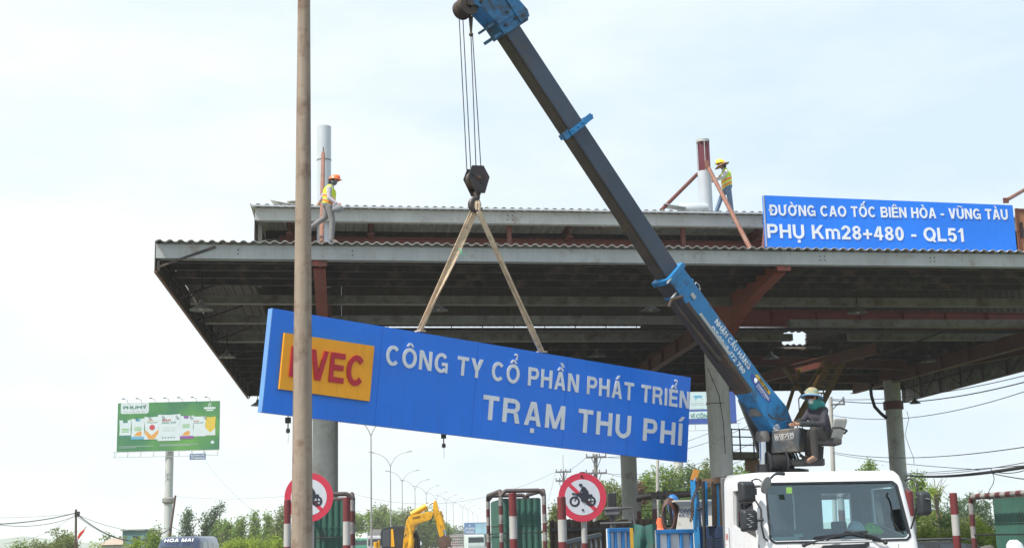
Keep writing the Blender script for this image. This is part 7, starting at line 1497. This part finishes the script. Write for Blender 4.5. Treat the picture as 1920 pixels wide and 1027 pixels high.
# wires: (pixel a, Y a, pixel b, Y b, sag, radius, label)
WI = [((1562, 748), 70, (1925, 703), 50, .3, .016, 'upper overhead wire right of the roof passing before the side panel'), ((1562, 750), 70, (1925, 715), 50, .4, .022, 'second overhead wire under the right roof corner'), ((1560, 778), 70, (1925, 732.5), 45, .5, .014, 'third overhead wire crossing the sky above the truck'), ((1562, 847), 70, (1925, 837), 40, .3, .014, 'level thin wire crossing the sky right of the column'), ((1562, 850), 70, (1840, 880), 50, .1, .012, 'wire slanting down from the pale pole to the right'), ((1700, 890.5), 60, (1925, 874.5), 30, .12, .042, 'thick dark cable bundle sagging above the right guard'), ((1700, 886), 60, (1925, 866), 30, .12, .009, 'thin wire running above the thick cable bundle'), ((1700, 888), 60, (1925, 872), 30, .0, .009, 'thin wire just over the thick cable bundle'), ((1850, 884), 36, (1925, 898), 30, .02, .012, 'loose cable falling right below the thick bundle'), ((1862, 883), 35, (1925, 880), 30, .06, .010, 'frayed cable hanging from the thick bundle'),
      ((142, 961), 70, (-8, 982), 60, .1, .022, 'upper dark cable bundle left of the brown pole'), ((142, 967), 70, (-8, 982), 62, .25, .013, 'lower cable left of the brown pole'), ((142, 962), 70, (-8, 970), 60, .05, .006, 'fine wire left of the brown pole'), ((142, 963), 70, (8, 1018), 60, .3, .006, 'guy wire falling left from the brown pole'), ((142, 961), 70, (318, 990), 100, 1.1, .026, 'dark cable bundle between the brown pole and leaning pole'), ((142, 963), 70, (318, 988), 100, .5, .012, 'thin cable between the brown pole and leaning pole'), ((146, 968), 70, (318, 992), 100, 1.0, .012, 'lowest cable between the brown pole and leaning pole'), ((318, 985), 100, (420, 1003), 100, .3, .016, 'cable from the leaning pole to the short dark post'), ((330, 930), 100, (560, 927), 80, .2, .006, 'fine wire running level right from the leaning pole top'), ((382, 860), 199, (485, 965), 160, .5, .012, 'fine wire slanting down from the green billboard to the trees'),
      ((1137, 857), 90, (1420, 770), 70, .5, .014, 'wire rising from the crossarm pole past the front column'), ((1137, 857), 90, (1420, 790), 70, .6, .014, 'second wire rising right from the crossarm pole'), ((1138, 887), 90, (1420, 826), 70, .6, .012, 'third wire rising right from the lower crossarm'), ((1138, 887), 90, (1420, 850), 70, .8, .012, 'lowest wire rising right from the lower crossarm'), ((1099, 857), 90, (1042, 884), 110, .3, .012, 'wire linking the tops of the two crossarm poles'), ((1099, 887), 90, (1042, 901), 110, .3, .012, 'wire linking the lower crossarms of the two poles'), ((1042, 884), 110, (1028, 940), 110, .0, .008, 'stay wire falling left of the thinner crossarm pole'), ((660, 924), 120, (1042, 884), 110, 1.6, .010, 'long fine wire crossing the open sky behind the street lamps'), ((1196, 948), 60, (1262, 940), 60, .1, .012, 'slack wire across the dead tree'), ((1196, 956), 60, (1262, 944), 60, .1, .012, 'second slack wire across the dead tree')]
for (a, Ya, b, Yb, sg_, r_, lb) in WI: mb = MB(); mb.path(sag(at(*a, Ya), at(*b, Yb), sg_, 16), r_, 5); tag(mb.build('overhead_wire', WIREM, None, 60), lb, 'wire', 'overhead wires')
for (pts, Y, lb) in (([(1700, 770), (1704, 785), (1699, 805), (1697, 815), (1705, 838), (1713, 858), (1714, 870)], 52, 'thin loose wire curling down the sky right of the rear column'), ([(1857, 876), (1861, 884), (1864, 897), (1862, 907), (1855, 918), (1853, 924)], 34, 'cable tail dropping from the thick bundle to the right guard')):
    mb = MB(); mb.path([at(x, y, Y) for x, y in pts], .010, 5); tag(mb.build('loose_cable', WIREM, None, 60), lb, 'cable')
hp_ = at(250, 1006, 135); hs_ = thing('house', 'flat roofed teal house beyond the bushes left of the billboard column', 'house', (hp_.x, hp_.y, 0)); z1 = at(250, 994, 135).z; mb = MB(); mb.box((hp_.x, hp_.y + 2, z1 / 2), (2.1, 4, z1)); mb.build('wall', mat('wall_teal', (.10, .22, .24), .8, 0, .12, .8), hs_)
mb = MB(); mb.box((hp_.x, hp_.y + 2, z1 + .06), (2.4, 4.4, .12)); mb.build('roof', mat('roof_grey', (.25, .27, .27), .7), hs_); mb = MB(); mb.box((hp_.x + .3, hp_.y - .01, z1 - .9), (.7, .05, .8)); mb.build('window', VG, hs_)
hp_ = at(208, 1013, 110); hs_ = thing('house', 'low house with tan sloping roof left of the teal house', 'house', (hp_.x, hp_.y, 0)); z1 = at(208, 1009.5, 110).z; mb = MB(); mb.box((hp_.x, hp_.y + 2, z1 / 2 - .2), (1.5, 3.6, z1 - .4)); mb.build('wall', mat('wall_pale', (.45, .42, .38), .8), hs_); mb = MB(); mb.prism([(hp_.x - .95, hp_.y, z1 - .45), (hp_.x + .95, hp_.y, z1 - .45), (hp_.x + .45, hp_.y + 1.5, z1), (hp_.x - .35, hp_.y + 1.5, z1)], (0, .1, .05)); mb.build('roof', mat('roof_tan', (.38, .30, .24), .8, 0, .15, 2), hs_)
hp_ = at(1753, 965, 110); hs_ = thing('house', 'small far house with red roof behind the shrubs right of the truck mirror', 'house', (hp_.x, hp_.y, 0)); mb = MB(); mb.box((hp_.x, hp_.y + 2, 1.3), (3, 4, 2.6)); mb.build('wall', mat('wall_pale', (0, 0, 0)), hs_); mb = MB(); mb.prism([(hp_.x - 1.8, hp_.y - .2, 2.6), (hp_.x + 1.8, hp_.y - .2, 2.6), (hp_.x, hp_.y - .2, 3.3)], (0, 4.4, 0)); mb.build('roof', mat('roof_red', (.38, .12, .08), .8), hs_)
fp = at(147, 1010, 72); ft = thing('flag', 'drooping red flag on a thin slanting stick beside the brown pole', 'flag', (fp.x, fp.y, 0)); mb = MB(); mb.tube((fp.x, fp.y, 0), at(146, 1008, 72), .02, n=6); mb.tube(at(146, 1008, 72), at(162, 986, 72), .018, n=6); mb.build('stick', WPOLE, ft)
mb = MB(); pp = [(159, 990), (157.5, 996), (152, 1003), (147, 1010), (145, 1006), (149, 998), (155, 993)]; mb.prism([at(x, y, 71.9) for x, y in pp], (0, .04, 0)); mb.build('cloth', mat('flag_red', (.55, .04, .02), .8), ft)
# ================================================================ ground (structure)
ASPH = mat('asphalt', (.16, .155, .145), .85, 0, .15, .6, .2, stain=((.10, .098, .094), .3, .4))
GRASSG = mat('field_green', (.09, .12, .03), .9, 0, .35, .15, .1)
mb = MB(); mb.add([(-2500, -300, -.05), (2500, -300, -.05), (2500, 4500, -.05), (-2500, 4500, -.05)], [(0, 1, 2, 3)]); tag(mb.build('ground', GRASSG), kind='structure')
mb = MB(); A = [(-14, -120, -.0), (30, -120, 0), (19, 75, 0), (-16, 75, 0), ]; mb.add(A, [(0, 1, 2, 3)])
mb.add([(-16, 75, 0), (19, 75, 0), (5, 220, 0), (-26, 220, 0)], [(0, 1, 2, 3)]); mb.add([(-26, 220, 0), (5, 220, 0), (-2, 1500, 0), (-60, 1500, 0)], [(0, 1, 2, 3)])
tag(mb.build('road', ASPH), kind='structure')

# ================================================================ the hazy air
mb = MB(); mb.add([(x, y, z) for x in (-1600, 1300) for y in (-250, 2950) for z in (-1.2, 40)], [(0, 1, 3, 2), (4, 6, 7, 5), (0, 4, 5, 1), (2, 3, 7, 6), (0, 2, 6, 4), (1, 5, 7, 3)])
hm_ = bpy.data.materials.new('haze'); hm_.use_nodes = True; nh = hm_.node_tree; nh.nodes.clear(); oh = nh.nodes.new('ShaderNodeOutputMaterial'); pv_ = nh.nodes.new('ShaderNodeVolumePrincipled')
pv_.inputs['Color'].default_value = (.98, .99, 1.0, 1); pv_.inputs['Density'].default_value = .0004; pv_.inputs['Anisotropy'].default_value = .0; nh.links.new(pv_.outputs[0], oh.inputs['Volume'])
hz_ = mb.build('haze', hm_); tag(hz_, 'thin pale haze filling the air over the road', 'haze', kind='stuff')
